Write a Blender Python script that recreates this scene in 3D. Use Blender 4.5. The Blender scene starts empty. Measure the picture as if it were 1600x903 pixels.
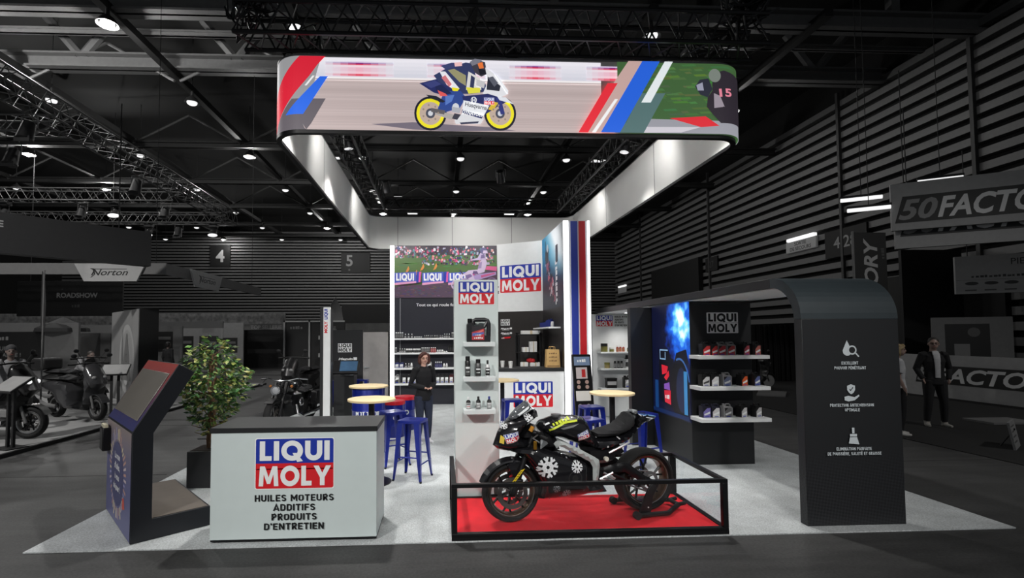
import bpy, bmesh, math, random
from mathutils import Vector, Matrix
from mathutils.geometry import tessellate_polygon, delaunay_2d_cdt
SC = bpy.context.scene
COL = SC.collection
PI = math.pi
random.seed(7)
# ---------------------------------------------------------------- camera, world, exposure
cam = bpy.data.objects.new('camera', bpy.data.cameras.new('camera')); COL.objects.link(cam); SC.camera = cam
_f, _pitch, _yaw, _roll = 770.0, .0417, .0469, -.0057
cam.data.sensor_width = 36; cam.data.lens = _f / 1600 * 36
cam.data.shift_x = (800 - 725) / 1600; cam.data.shift_y = (492 - 451.5) / 1600
cam.data.clip_start = .05; cam.data.clip_end = 300
_F = Vector((math.sin(_yaw) * math.cos(_pitch), math.cos(_yaw) * math.cos(_pitch), math.sin(_pitch)))
_R = Vector((math.cos(_yaw), -math.sin(_yaw), 0)); _U = _R.cross(_F)
_R2 = math.cos(_roll) * _R + math.sin(_roll) * _U; _U2 = -math.sin(_roll) * _R + math.cos(_roll) * _U
cam.matrix_world = Matrix(((_R2.x, _U2.x, -_F.x, 0), (_R2.y, _U2.y, -_F.y, 0), (_R2.z, _U2.z, -_F.z, 1.85), (0, 0, 0, 1)))
W = bpy.data.worlds.new('hall_world'); SC.world = W; W.use_nodes = True
W.node_tree.nodes['Background'].inputs[0].default_value = (.9, .95, 1, 1)
W.node_tree.nodes['Background'].inputs[1].default_value = .13
SC.view_settings.view_transform = 'Standard'; SC.view_settings.look = 'None'
SC.view_settings.exposure = 0.0; SC.view_settings.gamma = 1.0; SC.view_settings.use_curve_mapping = False

def spot(loc, target, watts, angle=70, radius=.08, blend=.6, col=(1, .98, .95)):
    d = bpy.data.lights.new('spot_light', 'SPOT'); d.energy = watts; d.spot_size = math.radians(angle)
    d.spot_blend = blend; d.shadow_soft_size = radius; d.color = col
    o = bpy.data.objects.new('spot_light', d); COL.objects.link(o); o.location = loc
    o.rotation_euler = (Vector(target) - Vector(loc)).to_track_quat('-Z', 'Y').to_euler(); return o
# spots of the stand, hung from the black truss above the hanging banner (their housings are built further down)
STAND_SPOTS = [
    ((-1.2, 6.2, 5.0), (-2.5, 5.3, 0), 480, 95), ((.9, 5.9, 5.0), (1.3, 4.9, 0), 420, 75), ((2.7, 6.2, 5.0), (3.5, 5.3, 0), 330, 105),
    ((-1.6, 8.6, 5.0), (-1.0, 9.0, 0), 190, 100), ((3.3, 8.6, 5.0), (2.2, 8.4, 0), 180, 100),
    ((-1.2, 11.2, 5.0), (-.7, 13.3, 1.8), 210, 110), ((1.3, 10.4, 5.0), (1.9, 13.0, 2.2), 190, 110), ((.7, 8.0, 5.0), (.2, 10.5, 0), 180, 100),
]
for a in STAND_SPOTS: spot(*a)
# spots washing the inside of the ring banner
for (x, y, tx, ty) in ((-1.25, 7.6, -1.93, 8.3), (-1.25, 11.0, -1.93, 11.6), (2.95, 7.6, 3.66, 8.3), (2.95, 11.0, 3.66, 11.6), (.7, 12.6, .7, 13.7)):
    spot((x, y, 5.12), (tx, ty, 4.5), 42, 130, .06, .8)
# added spots out of view, brightening the stand's front and both neighbouring stands
spot((-6.5, -5, 8), (-2.4, 5.0, .8), 3200, 40, .3, .7)
spot((1.0, -7, 8.5), (1.0, 5.0, .8), 2200, 34, .3, .7)
spot((-11, 1.5, 9.5), (-10, 9.5, 0), 4200, 72, .3, .8)
spot((13, 2, 9.5), (11, 9.5, 0), 1100, 75, .3, .8)
spot((6.5, -6, 8.5), (3.6, 5.0, 1.0), 1700, 34, .3, .7)

# the hall's own high bay lamps
def hall_lamp(loc, watts):
    d = bpy.data.lights.new('hall_lamp_light', 'POINT'); d.energy = watts; d.shadow_soft_size = .1; d.color = (1, .99, .97)
    o = bpy.data.objects.new('hall_lamp_light', d); COL.objects.link(o); o.location = loc
for (x, y, w_) in ((-15, 14.5, 1000), (-9.7, 14.5, 560), (-20.5, 25.2, 800), (-9.7, 25.2, 420), (-20.6, 31, 600), (-4.3, 36.8, 380), (-9.6, 41.9, 700), (-20.4, 47.0, 160), (1, 41.9, 420), (6.6, 36.8, 260), (12, 25.2, 130), (12.0, 19.4, 120)):
    hall_lamp((x, y, 10.82), w_)
# ---------------------------------------------------------------- helpers
def S(r, g, b):
    f = lambda c: (c / 255 / 12.92) if c <= 10.3 else ((c / 255 + .055) / 1.055) ** 2.4
    return (f(r), f(g), f(b), 1)
_M = {}
def mat(name, col=(.5, .5, .5, 1), rough=.5, metal=0, var=.06, scale=8, bump=0, emit=0, coat=0, alpha=1, trans=0, attr=False, ior=1.45, spec=.5):
    if name in _M: return _M[name]
    m = bpy.data.materials.new(name); m.use_nodes = True; nt = m.node_tree; N = nt.nodes; L = nt.links; b = N['Principled BSDF']
    b.inputs['Roughness'].default_value = rough; b.inputs['Metallic'].default_value = metal; b.inputs['IOR'].default_value = ior
    b.inputs['Coat Weight'].default_value = coat; b.inputs['Coat Roughness'].default_value = .06; b.inputs['Alpha'].default_value = alpha
    b.inputs['Transmission Weight'].default_value = trans; b.inputs['Specular IOR Level'].default_value = spec
    if attr:
        a = N.new('ShaderNodeAttribute'); a.attribute_name = 'Col'; src = a.outputs['Color']
    else:
        rgb = N.new('ShaderNodeRGB'); rgb.outputs[0].default_value = col; src = rgb.outputs[0]
    if var or bump:
        tc = N.new('ShaderNodeTexCoord'); nz = N.new('ShaderNodeTexNoise'); nz.inputs['Scale'].default_value = scale; nz.inputs['Detail'].default_value = 5
        L.new(tc.outputs['Object'], nz.inputs['Vector'])
    if var:
        mr = N.new('ShaderNodeMapRange'); mr.inputs[1].default_value = .25; mr.inputs[2].default_value = .75
        mr.inputs[3].default_value = 1 - var; mr.inputs[4].default_value = 1 + var; L.new(nz.outputs[0], mr.inputs[0])
        mx = N.new('ShaderNodeVectorMath'); mx.operation = 'SCALE'; L.new(src, mx.inputs[0]); L.new(mr.outputs[0], mx.inputs['Scale']); src = mx.outputs[0]
    L.new(src, b.inputs['Base Color'])
    if bump:
        bp = N.new('ShaderNodeBump'); bp.inputs['Strength'].default_value = bump; bp.inputs['Distance'].default_value = .01
        L.new(nz.outputs[0], bp.inputs['Height']); L.new(bp.outputs[0], b.inputs['Normal'])
    if emit:
        L.new(src, b.inputs['Emission Color']); b.inputs['Emission Strength'].default_value = emit
    _M[name] = m; return m

def tag(o, label=None, cat=None, group=None, kind=None):
    if label: o['label'] = label
    if cat: o['category'] = cat
    if group: o['group'] = group
    if kind: o['kind'] = kind
    return o
def thing(name, label, cat, loc=(0, 0, 0), rz=0, group=None):
    o = bpy.data.objects.new(name, None); COL.objects.link(o); o.location = loc; o.rotation_euler = (0, 0, rz); o.empty_display_size = .1
    return tag(o, label, cat, group)
def dup(root, loc=None, rz=None, label=None, group=None):
    r = root.copy(); COL.objects.link(r)
    if loc is not None: r.location = loc
    if rz is not None: r.rotation_euler = (0, 0, rz)
    if label: r['label'] = label
    if group: r['group'] = group
    for ch in list(root.children):
        c = ch.copy(); COL.objects.link(c); c.parent = r
        for g in list(ch.children):
            d = g.copy(); COL.objects.link(d); d.parent = c
    return r
V3 = lambda *a: Vector(a)
def frame(d):
    d = Vector(d).normalized(); u = d.cross(Vector((0, 0, 1)))
    if u.length < 1e-4: u = Vector((1, 0, 0))
    u.normalize(); return u, d.cross(u)
class MB:
    def __init__(s, T=None): s.v = []; s.f = []; s.m = []; s.c = []; s.T = T; s.col = None
    def add(s, vs, fs, m=0, c=None):
        n = len(s.v); T = s.T
        s.v += [tuple(T @ Vector(p)) if T else tuple(p) for p in vs]
        for f in fs: s.f.append([n + i for i in f]); s.m.append(m); s.c.append(c or s.col or (1, 1, 1, 1))
        return s
    def box(s, x0, y0, z0, x1, y1, z1, m=0, c=None):
        return s.add([(x0, y0, z0), (x1, y0, z0), (x1, y1, z0), (x0, y1, z0), (x0, y0, z1), (x1, y0, z1), (x1, y1, z1), (x0, y1, z1)],
              [(0, 3, 2, 1), (4, 5, 6, 7), (0, 1, 5, 4), (1, 2, 6, 5), (2, 3, 7, 6), (3, 0, 4, 7)], m, c)
    def cyl(s, p0, p1, r0, r1=None, n=12, m=0, c=None, cap=True):
        r1 = r0 if r1 is None else r1; p0 = Vector(p0); p1 = Vector(p1); u, w = frame(p1 - p0); vs = []
        for p, r in ((p0, r0), (p1, r1)):
            for i in range(n): a = 2 * PI * i / n; vs.append(p + u * (r * math.cos(a)) + w * (r * math.sin(a)))
        fs = [(i, (i + 1) % n, n + (i + 1) % n, n + i) for i in range(n)]
        if cap: fs += [tuple(range(n))[::-1], tuple(range(n, 2 * n))]
        return s.add(vs, fs, m, c)
    def tube(s, pts, r, n=8, m=0, c=None, closed=False, sy=1):
        pts = [Vector(p) for p in pts]; K = len(pts); vs = []; pu = None
        rs = r if isinstance(r, (list, tuple)) else [r] * K
        for k, p in enumerate(pts):
            a = pts[(k - 1) % K] if (closed or k) else p; b = pts[(k + 1) % K] if (closed or k < K - 1) else p
            d = (b - a).normalized()
            if pu is None: u, w = frame(d)
            else:
                u = pu - d * pu.dot(d)
                u = u.normalized() if u.length > 1e-5 else frame(d)[0]; w = d.cross(u)
            pu = u
            for i in range(n): t = 2 * PI * i / n; vs.append(p + u * (rs[k] * math.cos(t)) + w * (rs[k] * sy * math.sin(t)))
        R = K if closed else K - 1
        fs = [(k * n + i, k * n + (i + 1) % n, ((k + 1) % K) * n + (i + 1) % n, ((k + 1) % K) * n + i) for k in range(R) for i in range(n)]
        if not closed: fs += [tuple(range(n))[::-1], tuple((K - 1) * n + i for i in range(n))]
        return s.add(vs, fs, m, c)
    def lathe(s, prof, o=(0, 0, 0), ax=(0, 0, 1), n=24, m=0, c=None, closed=False):
        o = Vector(o); ax = Vector(ax).normalized(); u, w = frame(ax); vs = []; K = len(prof)
        for (r, h) in prof:
            for i in range(n): a = 2 * PI * i / n; vs.append(o + ax * h + u * (r * math.cos(a)) + w * (r * math.sin(a)))
        fs = [((k % K) * n + i, (k % K) * n + (i + 1) % n, ((k + 1) % K) * n + (i + 1) % n, ((k + 1) % K) * n + i) for k in range(K if closed else K - 1) for i in range(n)]
        if not closed:
            if prof[0][0] > 1e-6: fs.append(tuple(range(n))[::-1])
            if prof[-1][0] > 1e-6: fs.append(tuple((K - 1) * n + i for i in range(n)))
        return s.add(vs, fs, m, c)
    def ell(s, o, rx, ry=None, rz=None, n=12, k=8, m=0, c=None, R=None):
        ry = rx if ry is None else ry; rz = rx if rz is None else rz; o = Vector(o); vs = []
        for j in range(k + 1):
            t = PI * j / k
            for i in range(n):
                a = 2 * PI * i / n; p = Vector((rx * math.sin(t) * math.cos(a), ry * math.sin(t) * math.sin(a), -rz * math.cos(t)))
                vs.append(o + (R @ p if R else p))
        fs = [(j * n + i, j * n + (i + 1) % n, (j + 1) * n + (i + 1) % n, (j + 1) * n + i) for j in range(k) for i in range(n)]
        return s.add(vs, fs, m, c)
    def prism(s, poly, f, t0, t1, m=0, c=None):      # poly of (a,b); f(a,b,t) -> point; solid between t0 and t1
        n = len(poly); tri = tessellate_polygon([[Vector((a, b, 0)) for a, b in poly]])
        vs = [f(a, b, t0) for a, b in poly] + [f(a, b, t1) for a, b in poly]
        fs = [tuple(t) for t in tri] + [tuple(n + i for i in t[::-1]) for t in tri] + [(i, (i + 1) % n, n + (i + 1) % n, n + i) for i in range(n)]
        return s.add(vs, fs, m, c)
    def puff(s, poly, W, R, y0=0, sp=.03, m=0, c=None, wf=None):  # pillow-like solid from a side outline (x,z); returns half width function
        P = [Vector(p) for p in poly]; n = len(P)
        def dist(q):
            best = 9
            for i in range(n):
                a = P[i]; b = P[(i + 1) % n]; ab = b - a; t = max(0, min(1, (q - a).dot(ab) / max(ab.dot(ab), 1e-9))); best = min(best, (q - a - ab * t).length)
            return best
        def inside(q):
            k = False
            for i in range(n):
                a = P[i]; b = P[(i + 1) % n]
                if (a.y > q.y) != (b.y > q.y) and q.x < (b.x - a.x) * (q.y - a.y) / (b.y - a.y) + a.x: k = not k
            return k
        def w(x, z):
            q = Vector((x, z)); d = dist(q) if inside(q) else 0; t = min(1, d / R)
            return (wf(x, z) if wf else W) * (.12 + .88 * math.sqrt(max(0, 1 - (1 - t) ** 2)))
        B = []
        for i in range(n):
            a = P[i]; b = P[(i + 1) % n]; k = max(1, int((b - a).length / sp))
            B += [a.lerp(b, j / k) for j in range(k)]
        nb = len(B); pts = list(B)
        x0 = min(p.x for p in P); x1 = max(p.x for p in P); z0 = min(p.y for p in P); z1 = max(p.y for p in P)
        for i in range(int((x1 - x0) / sp) + 1):
            for j in range(int((z1 - z0) / sp) + 1):
                q = Vector((x0 + (i + .5 * (j % 2)) * sp, z0 + j * sp))
                if inside(q) and dist(q) > sp * .45: pts.append(q)
        vo, eo, fo, *_ = delaunay_2d_cdt(pts, [(i, (i + 1) % nb) for i in range(nb)], [], 1, 1e-5)
        fo = [f for f in fo if inside(sum((vo[i] for i in f), Vector((0, 0))) / len(f))]
        N = len(vo); vs = [(p.x, y0 - w(p.x, p.y), p.y) for p in vo] + [(p.x, y0 + w(p.x, p.y), p.y) for p in vo]
        from collections import Counter
        E = Counter(); dirs = {}
        for f in fo:
            for i in range(len(f)):
                e = (f[i], f[(i + 1) % len(f)]); E[tuple(sorted(e))] += 1; dirs[tuple(sorted(e))] = e
        fs = [tuple(f) for f in fo] + [tuple(N + i for i in f[::-1]) for f in fo] + [(dirs[e][1], dirs[e][0], N + dirs[e][0], N + dirs[e][1]) for e, k in E.items() if k == 1]
        s.add(vs, fs, m, c); return lambda x, z: y0 - w(x, z)
    def build(s, name, mats, parent=None, bevel=0, sharp=35, recalc=True, sub=0, loc=None, seg=2):
        me = bpy.data.meshes.new(name); me.from_pydata(s.v, [], s.f)
        for mm in (mats if isinstance(mats, (list, tuple)) else [mats]): me.materials.append(mm)
        me.polygons.foreach_set('material_index', s.m); me.polygons.foreach_set('use_smooth', [True] * len(s.f))
        if any(c != (1, 1, 1, 1) for c in s.c):
            ca = me.color_attributes.new('Col', 'FLOAT_COLOR', 'CORNER'); buf = []
            for p, c in zip(me.polygons, s.c):
                if isinstance(c[0], (tuple, list)):
                    for q in c: buf += q
                else: buf += list(c) * p.loop_total
            ca.data.foreach_set('color', buf)
        if recalc:
            bm = bmesh.new(); bm.from_mesh(me); bmesh.ops.recalc_face_normals(bm, faces=bm.faces); bm.to_mesh(me); bm.free()
        me.update(); me.set_sharp_from_angle(angle=math.radians(sharp))
        o = bpy.data.objects.new(name, me); COL.objects.link(o)
        if parent: o.parent = parent
        if loc is not None: o.location = loc
        if bevel:
            b = o.modifiers.new('soft_edges', 'BEVEL'); b.width = bevel; b.segments = seg; b.limit_method = 'ANGLE'; b.angle_limit = .6
        if sub:
            b = o.modifiers.new('smooth', 'SUBSURF'); b.levels = sub; b.render_levels = sub
        return o
def struct(name, mb, m, **k): return tag(mb.build(name, m, **k), kind='structure')

# ---- lettering
_T = {}
def text_mesh(s, bold=.0, shear=0.0):
    k = (s, bold, shear)
    if k not in _T:
        cu = bpy.data.curves.new('t', 'FONT'); cu.body = s; cu.size = 1; cu.offset = bold; cu.shear = shear; cu.resolution_u = 3; cu.fill_mode = 'FRONT'
        ob = bpy.data.objects.new('t', cu); COL.objects.link(ob); dg = bpy.context.evaluated_depsgraph_get(); dg.update()
        me = ob.evaluated_get(dg).to_mesh(); vs = [(v.co.x, v.co.y) for v in me.vertices]; fs = [tuple(p.vertices) for p in me.polygons]
        ob.evaluated_get(dg).to_mesh_clear(); bpy.data.objects.remove(ob); bpy.data.curves.remove(cu)
        if not vs: vs = [(0, 0)]
        _T[k] = (vs, fs, min(v[0] for v in vs), max(v[0] for v in vs), min(v[1] for v in vs), max(v[1] for v in vs))
    return _T[k]
def arc(cx, cy, r, a0, a1, n=10, ry=None): return [(cx + r * math.cos(a0 + (a1 - a0) * i / n), cy + (ry or r) * math.sin(a0 + (a1 - a0) * i / n)) for i in range(n + 1)]
def rrect(x0, y0, x1, y1, r):
    return arc(x1 - r, y0 + r, r, -PI / 2, 0, 4) + arc(x1 - r, y1 - r, r, 0, PI / 2, 4) + arc(x0 + r, y1 - r, r, PI / 2, PI, 4) + arc(x0 + r, y0 + r, r, PI, 1.5 * PI, 4)
def ring(cx, cy, rx, ry, t): return [arc(cx, cy, rx, 0, 2 * PI, 28, ry)[:-1], arc(cx, cy, rx - t, 0, 2 * PI, 28, ry - t)[:-1]]
def gl_L(x): return [[[(x, 0), (x + .58, 0), (x + .58, .24), (x + .26, .24), (x + .26, 1), (x, 1)]]], .58
def gl_I(x): return [[[(x, 0), (x + .26, 0), (x + .26, 1), (x, 1)]]], .26
def gl_O(x): return [ring(x + .53, .5, .53, .52, .26)], 1.06
def gl_Q(x): return [ring(x + .53, .5, .53, .52, .26), [[(x + .55, .38), (x + .75, .38), (x + 1.06, -.04), (x + .78, -.08)]]], 1.06
def gl_U(x): return [[[(x, 1)] + arc(x + .42, .4, .42, PI, 2 * PI, 14) + [(x + .84, 1), (x + .58, 1)] + arc(x + .42, .4, .16, 2 * PI, PI, 10) + [(x + .26, 1)]]], .84
def gl_M(x): return [[[(x, 0), (x + .25, 0), (x + .28, .6), (x + .46, .12), (x + .64, .12), (x + .82, .6), (x + .85, 0), (x + 1.1, 0), (x + 1.03, 1), (x + .76, 1), (x + .55, .45), (x + .34, 1), (x + .07, 1)]]], 1.1
def gl_Y(x): return [[[(x + .36, 0), (x + .62, 0), (x + .62, .4), (x + .98, 1), (x + .69, 1), (x + .49, .63), (x + .29, 1), (x, 1), (x + .36, .4)]]], .98
GL = dict(L=gl_L, I=gl_I, O=gl_O, Q=gl_Q, U=gl_U, M=gl_M, Y=gl_Y)
def glyphs(s, sp=.1):
    x = 0; out = []
    for ch in s: g, w = GL[ch](x); out += g; x += w + sp
    return out, x - sp
def stroke(pl, T, closed=False):
    n = len(pl); A = []; B = []; h = T / 2
    for i in range(n):
        p = Vector(pl[i]); a = Vector(pl[i - 1]) if (i or closed) else None; b = Vector(pl[(i + 1) % n]) if (i < n - 1 or closed) else None
        d1 = (p - a).normalized() if a else None; d2 = (b - p).normalized() if b else None; d1 = d1 or d2; d2 = d2 or d1
        n1 = Vector((-d1.y, d1.x)); n2 = Vector((-d2.y, d2.x)); m = (n1 + n2); m = m.normalized() if m.length > 1e-4 else n1; q = min(1 / max(m.dot(n1), .3), 2.4) * h
        A.append(tuple(p + m * q)); B.append(tuple(p - m * q))
    return [A, B] if closed else [A + B[::-1]]
def din_glyph(ch, T):
    h = T / 2; A = lambda *a: (list(a), False); w = .58
    if ch == 'I': return [A((h, 0), (h, 1))], T
    if ch == 'L': return [A((h, 1), (h, h), (.5, h))], .5
    if ch in 'E\u00c9\u00c8': return [A((.52, 1 - h), (h, 1 - h), (h, h), (.52, h)), A((h, .5), (.48, .5))] + ([A((.2, 1.08), (.36, 1.24))] if ch == '\u00c9' else [A((.36, 1.08), (.2, 1.24))] if ch == '\u00c8' else []), .52
    if ch == 'F': return [A((.52, 1 - h), (h, 1 - h), (h, 0)), A((h, .48), (.47, .48))], .52
    if ch == 'H': return [A((h, 0), (h, 1)), A((.6 - h, 0), (.6 - h, 1)), A((h, .5), (.6 - h, .5))], .6
    if ch == 'U': return [([(h, 1)] + arc(.3, .29, .3 - h, PI, 2 * PI, 10, .29 - h) + [(.6 - h, 1)], False)], .6
    if ch == 'T': return [A((.28, 0), (.28, 1 - h)), A((0, 1 - h), (.56, 1 - h))], .56
    if ch == 'N': return [A((h, 0), (h, 1)), A((h, .97), (.62 - h, .03)), A((.62 - h, 0), (.62 - h, 1))], .62
    if ch == 'M': return [A((h, 0), (h, 1)), A((h, .95), (.38, .36), (.76 - h, .95)), A((.76 - h, 1), (.76 - h, 0))], .76
    if ch in 'O0': return [(rrect(h, h, .6 - h, 1 - h, .21), True)], .6
    if ch == 'D': return [([(h, h), (.3, h)] + arc(.3, .3, .29 - h, -PI / 2, 0, 5) + arc(.3, .7, .29 - h, 0, PI / 2, 5) + [(h, 1 - h)], True)], .59
    if ch in 'PR': return [([(h, 0), (h, 1 - h), (.3, 1 - h)] + arc(.3, .71, .27 - h, PI / 2, -PI / 2, 8, .29 - h) + [(h, .42 + h)], False)] + ([A((.3, .46), (.5, 0))] if ch == 'R' else []), .57
    if ch == 'S': return [(arc(.28, .71, .28 - h, .3, PI * 1.5, 10, .29 - h) + arc(.28, .29, .28 - h, PI / 2, -PI + .3, 10, .29 - h)[1:], False)], .56
    if ch == 'A': return [A((.06, 0), (.33, .96), (.6, 0)), A((.17, .26), (.49, .26))], .66
    if ch in 'CG': return [(arc(.29, .7, .29 - h, .2, PI, 8, .3 - h) + arc(.29, .3, .29 - h, PI, 2 * PI - .2, 8, .3 - h), False)] + ([A((.32, .46), (.58 - h, .46), (.58 - h, .24))] if ch == 'G' else []), .57
    if ch == 'V': return [A((.05, 1), (.31, .06), (.57, 1))], .62
    if ch == 'X': return [A((.05, 0), (.53, 1)), A((.05, 1), (.53, 0))], .58
    if ch == "'": return [A((h, .72), (h, 1))], T
    if ch == ',': return [A((h, -.14), (h, .1))], T
    return [], .26
def din_line(t, T):
    x = 0; out = []
    for ch in t:
        g, w = din_glyph(ch, T)
        for pl, cl in g: out.append([[(a + x, b) for a, b in l] for l in stroke(pl, T, cl)])
        x += w + .11
    return out, x - .11
BLUE = S(28, 52, 160); RED = S(214, 30, 40); WHITE = S(238, 240, 240); BLACK = S(16, 16, 17)
class PR(MB):
    """printed graphics lying on a surface given by M(u, v, lift)"""
    def __init__(s, M, maxe=None, step=.0005): super().__init__(); s.M = M; s.l = .0012; s.maxe = maxe; s.step = step
    curv = None
    def tris(s, P, fs, c):
        cc = c if callable(c) else None
        def put(t):
            if s.maxe:
                e = [math.dist(t[i], t[(i + 1) % 3]) for i in range(3)]; k = max(range(3), key=lambda i: e[i])
                if e[k] > (s.maxe if s.curv is None else s.curv(t)):
                    a, b, d = t[k], t[(k + 1) % 3], t[(k + 2) % 3]; m_ = ((a[0] + b[0]) / 2, (a[1] + b[1]) / 2); put((a, m_, d)); put((m_, b, d)); return
            s.add([s.M(u, v, s.l) for u, v in t], [(0, 1, 2)], 0, [cc(*q) for q in t] if cc else c)
        for f in fs:
            for i in range(1, len(f) - 1): put((P[f[0]], P[f[i]], P[f[i + 1]]))
    def poly(s, loops, c):
        if not isinstance(loops[0][0], (tuple, list)): loops = [loops]
        P = [p for l in loops for p in l]; s.tris(P, tessellate_polygon([[Vector((a, b, 0)) for a, b in l] for l in loops]), c); s.l += s.step; return s
    def rect(s, u0, v0, u1, v1, c): return s.poly([(u0, v0), (u1, v0), (u1, v1), (u0, v1)], c)
    def circ(s, u, v, r, c, ry=None, n=24): return s.poly(arc(u, v, r, 0, 2 * PI, n, ry)[:-1], c)
    def ring(s, u, v, r, t, c, ry=None): return s.poly(ring(u, v, r, ry or r, t), c)
    def text(s, t, u, v, h, c, bold=.02, align=0, w=None, shear=0, rot=0):     # h = cap height; align 0 centre, -1 from u, 1 to u
        vs, fs, x0, x1, y0, y1 = text_mesh(t, bold, shear); k = h / .7; kx = k if w is None else w / (x1 - x0)
        ox = {0: -(x0 + x1) / 2, -1: -x0, 1: -x1}[align]; cr, sr = math.cos(rot), math.sin(rot)
        P = [((x + ox) * kx, y * k) for x, y in vs]; P = [(u + a * cr - b * sr, v + a * sr + b * cr) for a, b in P]
        s.tris(P, fs, c); s.l += s.step; return s
    def word(s, t, u0, v0, u1, v1, c, f=None):
        g, w = glyphs(t)
        for loops in g: s.poly([[(f or (lambda a, b: (a, b)))(u0 + (u1 - u0) * a / w, v0 + (v1 - v0) * b) for a, b in l] for l in loops], c); s.l -= s.step * .8
        s.l += s.step; return s
    def marks(s, n, u, v, h, w, c, rot=0):       # a line of print too small to read: n short strokes centred on u
        cr, sr = math.cos(rot), math.sin(rot); k = w / n
        for i in range(n):
            a0 = -w / 2 + i * k; a1 = a0 + k * (.55 + .3 * ((i * 7) % 3) / 2); b = h * (.7 + .3 * ((i * 5) % 4) / 3)
            s.poly([(u + x * cr - y * sr, v + x * sr + y * cr) for x, y in ((a0, 0), (a1, 0), (a1, b), (a0, b))], c); s.l -= s.step
        s.l += s.step; return s
    def din(s, t, u, v, h, c, w=None, T=.185, align=0):       # squared bold capitals drawn stroke by stroke
        G, W_ = din_line(t, T); k = h; kx = (w / W_) if w else h; x0 = u - {0: .5, -1: 0, 1: 1}[align] * W_ * kx
        for i, loops in enumerate(G): s.poly([[(x0 + a * kx, v + b * k) for a, b in l] for l in loops], c); s.l -= s.step * .85
        s.l += s.step; return s
    def logo(s, u, v, w, mono=0, f=None):       # u,v = lower left corner of the two-field sign, w = width
        g = f or (lambda a, b: (a, b)); h = .64 * w; F = lambda l: [g(*p) for p in l]
        if mono == 2:
            s.poly(F(rrect(u, v, u + w, v + h, .02 * w)), WHITE); a = b = WHITE; t = BLACK
            s.rect(*g(u, v + h * .49), *g(u + w, v + h * .505), BLACK) if not f else None
        else:
            s.poly(F(rrect(u - .012 * w, v - .012 * w, u + 1.012 * w, v + h + .012 * w, .03 * w)), WHITE)
            s.poly(F(rrect(u, v + h * .35, u + w, v + h, .025 * w)), BLUE); s.poly(F(rrect(u, v, u + w, v + h * .4, .025 * w)), RED); s.l -= s.step
            s.rect(*g(u, v + h * .38), *g(u + w, v + h * .505), RED) if not f else s.poly(F([(u, v + h * .38), (u + w, v + h * .38), (u + w, v + h * .505), (u, v + h * .505)]), RED)
            t = WHITE
        s.word('LIQUI', u + .05 * w, v + h * .56, u + .95 * w, v + h * .955, t, g)
        s.word('MOLY', u + .04 * w, v + h * .05, u + .97 * w, v + h * .45, t, g); return s
    def out(s, name, m, parent=None): return s.build(name, m, parent, recalc=False)
def plane(O, U, Vv=(0, 0, 1)):
    O = Vector(O); U = Vector(U).normalized(); Vv = Vector(Vv).normalized(); N = U.cross(Vv)
    return lambda u, v, l: O + U * u + Vv * v + N * l
PRINT = mat('printed_ink', attr=True, rough=.45, var=0)
BACKLIT = mat('backlit_print', attr=True, rough=.5, var=0, emit=.55)
blackp = mat('black_panel', S(30, 31, 33), .45, var=.1, scale=30)
blackm = mat('black_metal', S(20, 20, 22), .4, .3)
rubber = mat('tyre_rubber', S(17, 17, 18), .75, bump=.2, scale=60)
whitep = mat('white_panel', S(232, 234, 234), .45, var=.03)
greyp = mat('grey_panel', S(150, 152, 155), .5)
silver = mat('brushed_aluminium', S(196, 200, 202), .32, .85)
chrome = mat('chrome', S(220, 220, 222), .12, 1, var=0)
glow = mat('led_strip_light', (1, 1, 1, 1), .5, var=0, emit=2.2)
lampm = mat('lamp_glow', (1, 1, 1, 1), .5, var=0, emit=.9)
bluem = mat('blue_lacquered_steel', S(25, 40, 135), .28, .25, coat=.4)

# ================================================================ the hall
m_floor = mat('hall_floor_concrete', S(60, 60, 60), .62, var=.28, scale=1.3, bump=.12)
def floor_nodes():
    nt = m_floor.node_tree; N = nt.nodes; L = nt.links; b = N['Principled BSDF']
    old = b.inputs['Base Color'].links[0].from_socket
    tc = N.new('ShaderNodeTexCoord'); mp = N.new('ShaderNodeMapping'); mp.inputs['Scale'].default_value = (.35, 2.4, 1)
    nz = N.new('ShaderNodeTexNoise'); nz.inputs['Scale'].default_value = 2.2; nz.inputs['Detail'].default_value = 8; nz.inputs['Roughness'].default_value = .7
    L.new(tc.outputs['Object'], mp.inputs[0]); L.new(mp.outputs[0], nz.inputs['Vector'])
    n2 = N.new('ShaderNodeTexNoise'); n2.inputs['Scale'].default_value = 45; n2.inputs['Detail'].default_value = 4; L.new(tc.outputs['Object'], n2.inputs['Vector'])
    ad = N.new('ShaderNodeMath'); ad.operation = 'ADD'; L.new(nz.outputs[0], ad.inputs[0]); L.new(n2.outputs[0], ad.inputs[1])
    mr = N.new('ShaderNodeMapRange'); mr.inputs[1].default_value = .7; mr.inputs[2].default_value = 1.3; mr.inputs[3].default_value = .6; mr.inputs[4].default_value = 1.4; L.new(ad.outputs[0], mr.inputs[0])
    sc = N.new('ShaderNodeVectorMath'); sc.operation = 'SCALE'; L.new(old, sc.inputs[0]); L.new(mr.outputs[0], sc.inputs['Scale']); L.new(sc.outputs[0], b.inputs['Base Color'])
floor_nodes()
struct('floor', MB().box(-34, -2, -.2, 26, 50, 0), m_floor)
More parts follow.
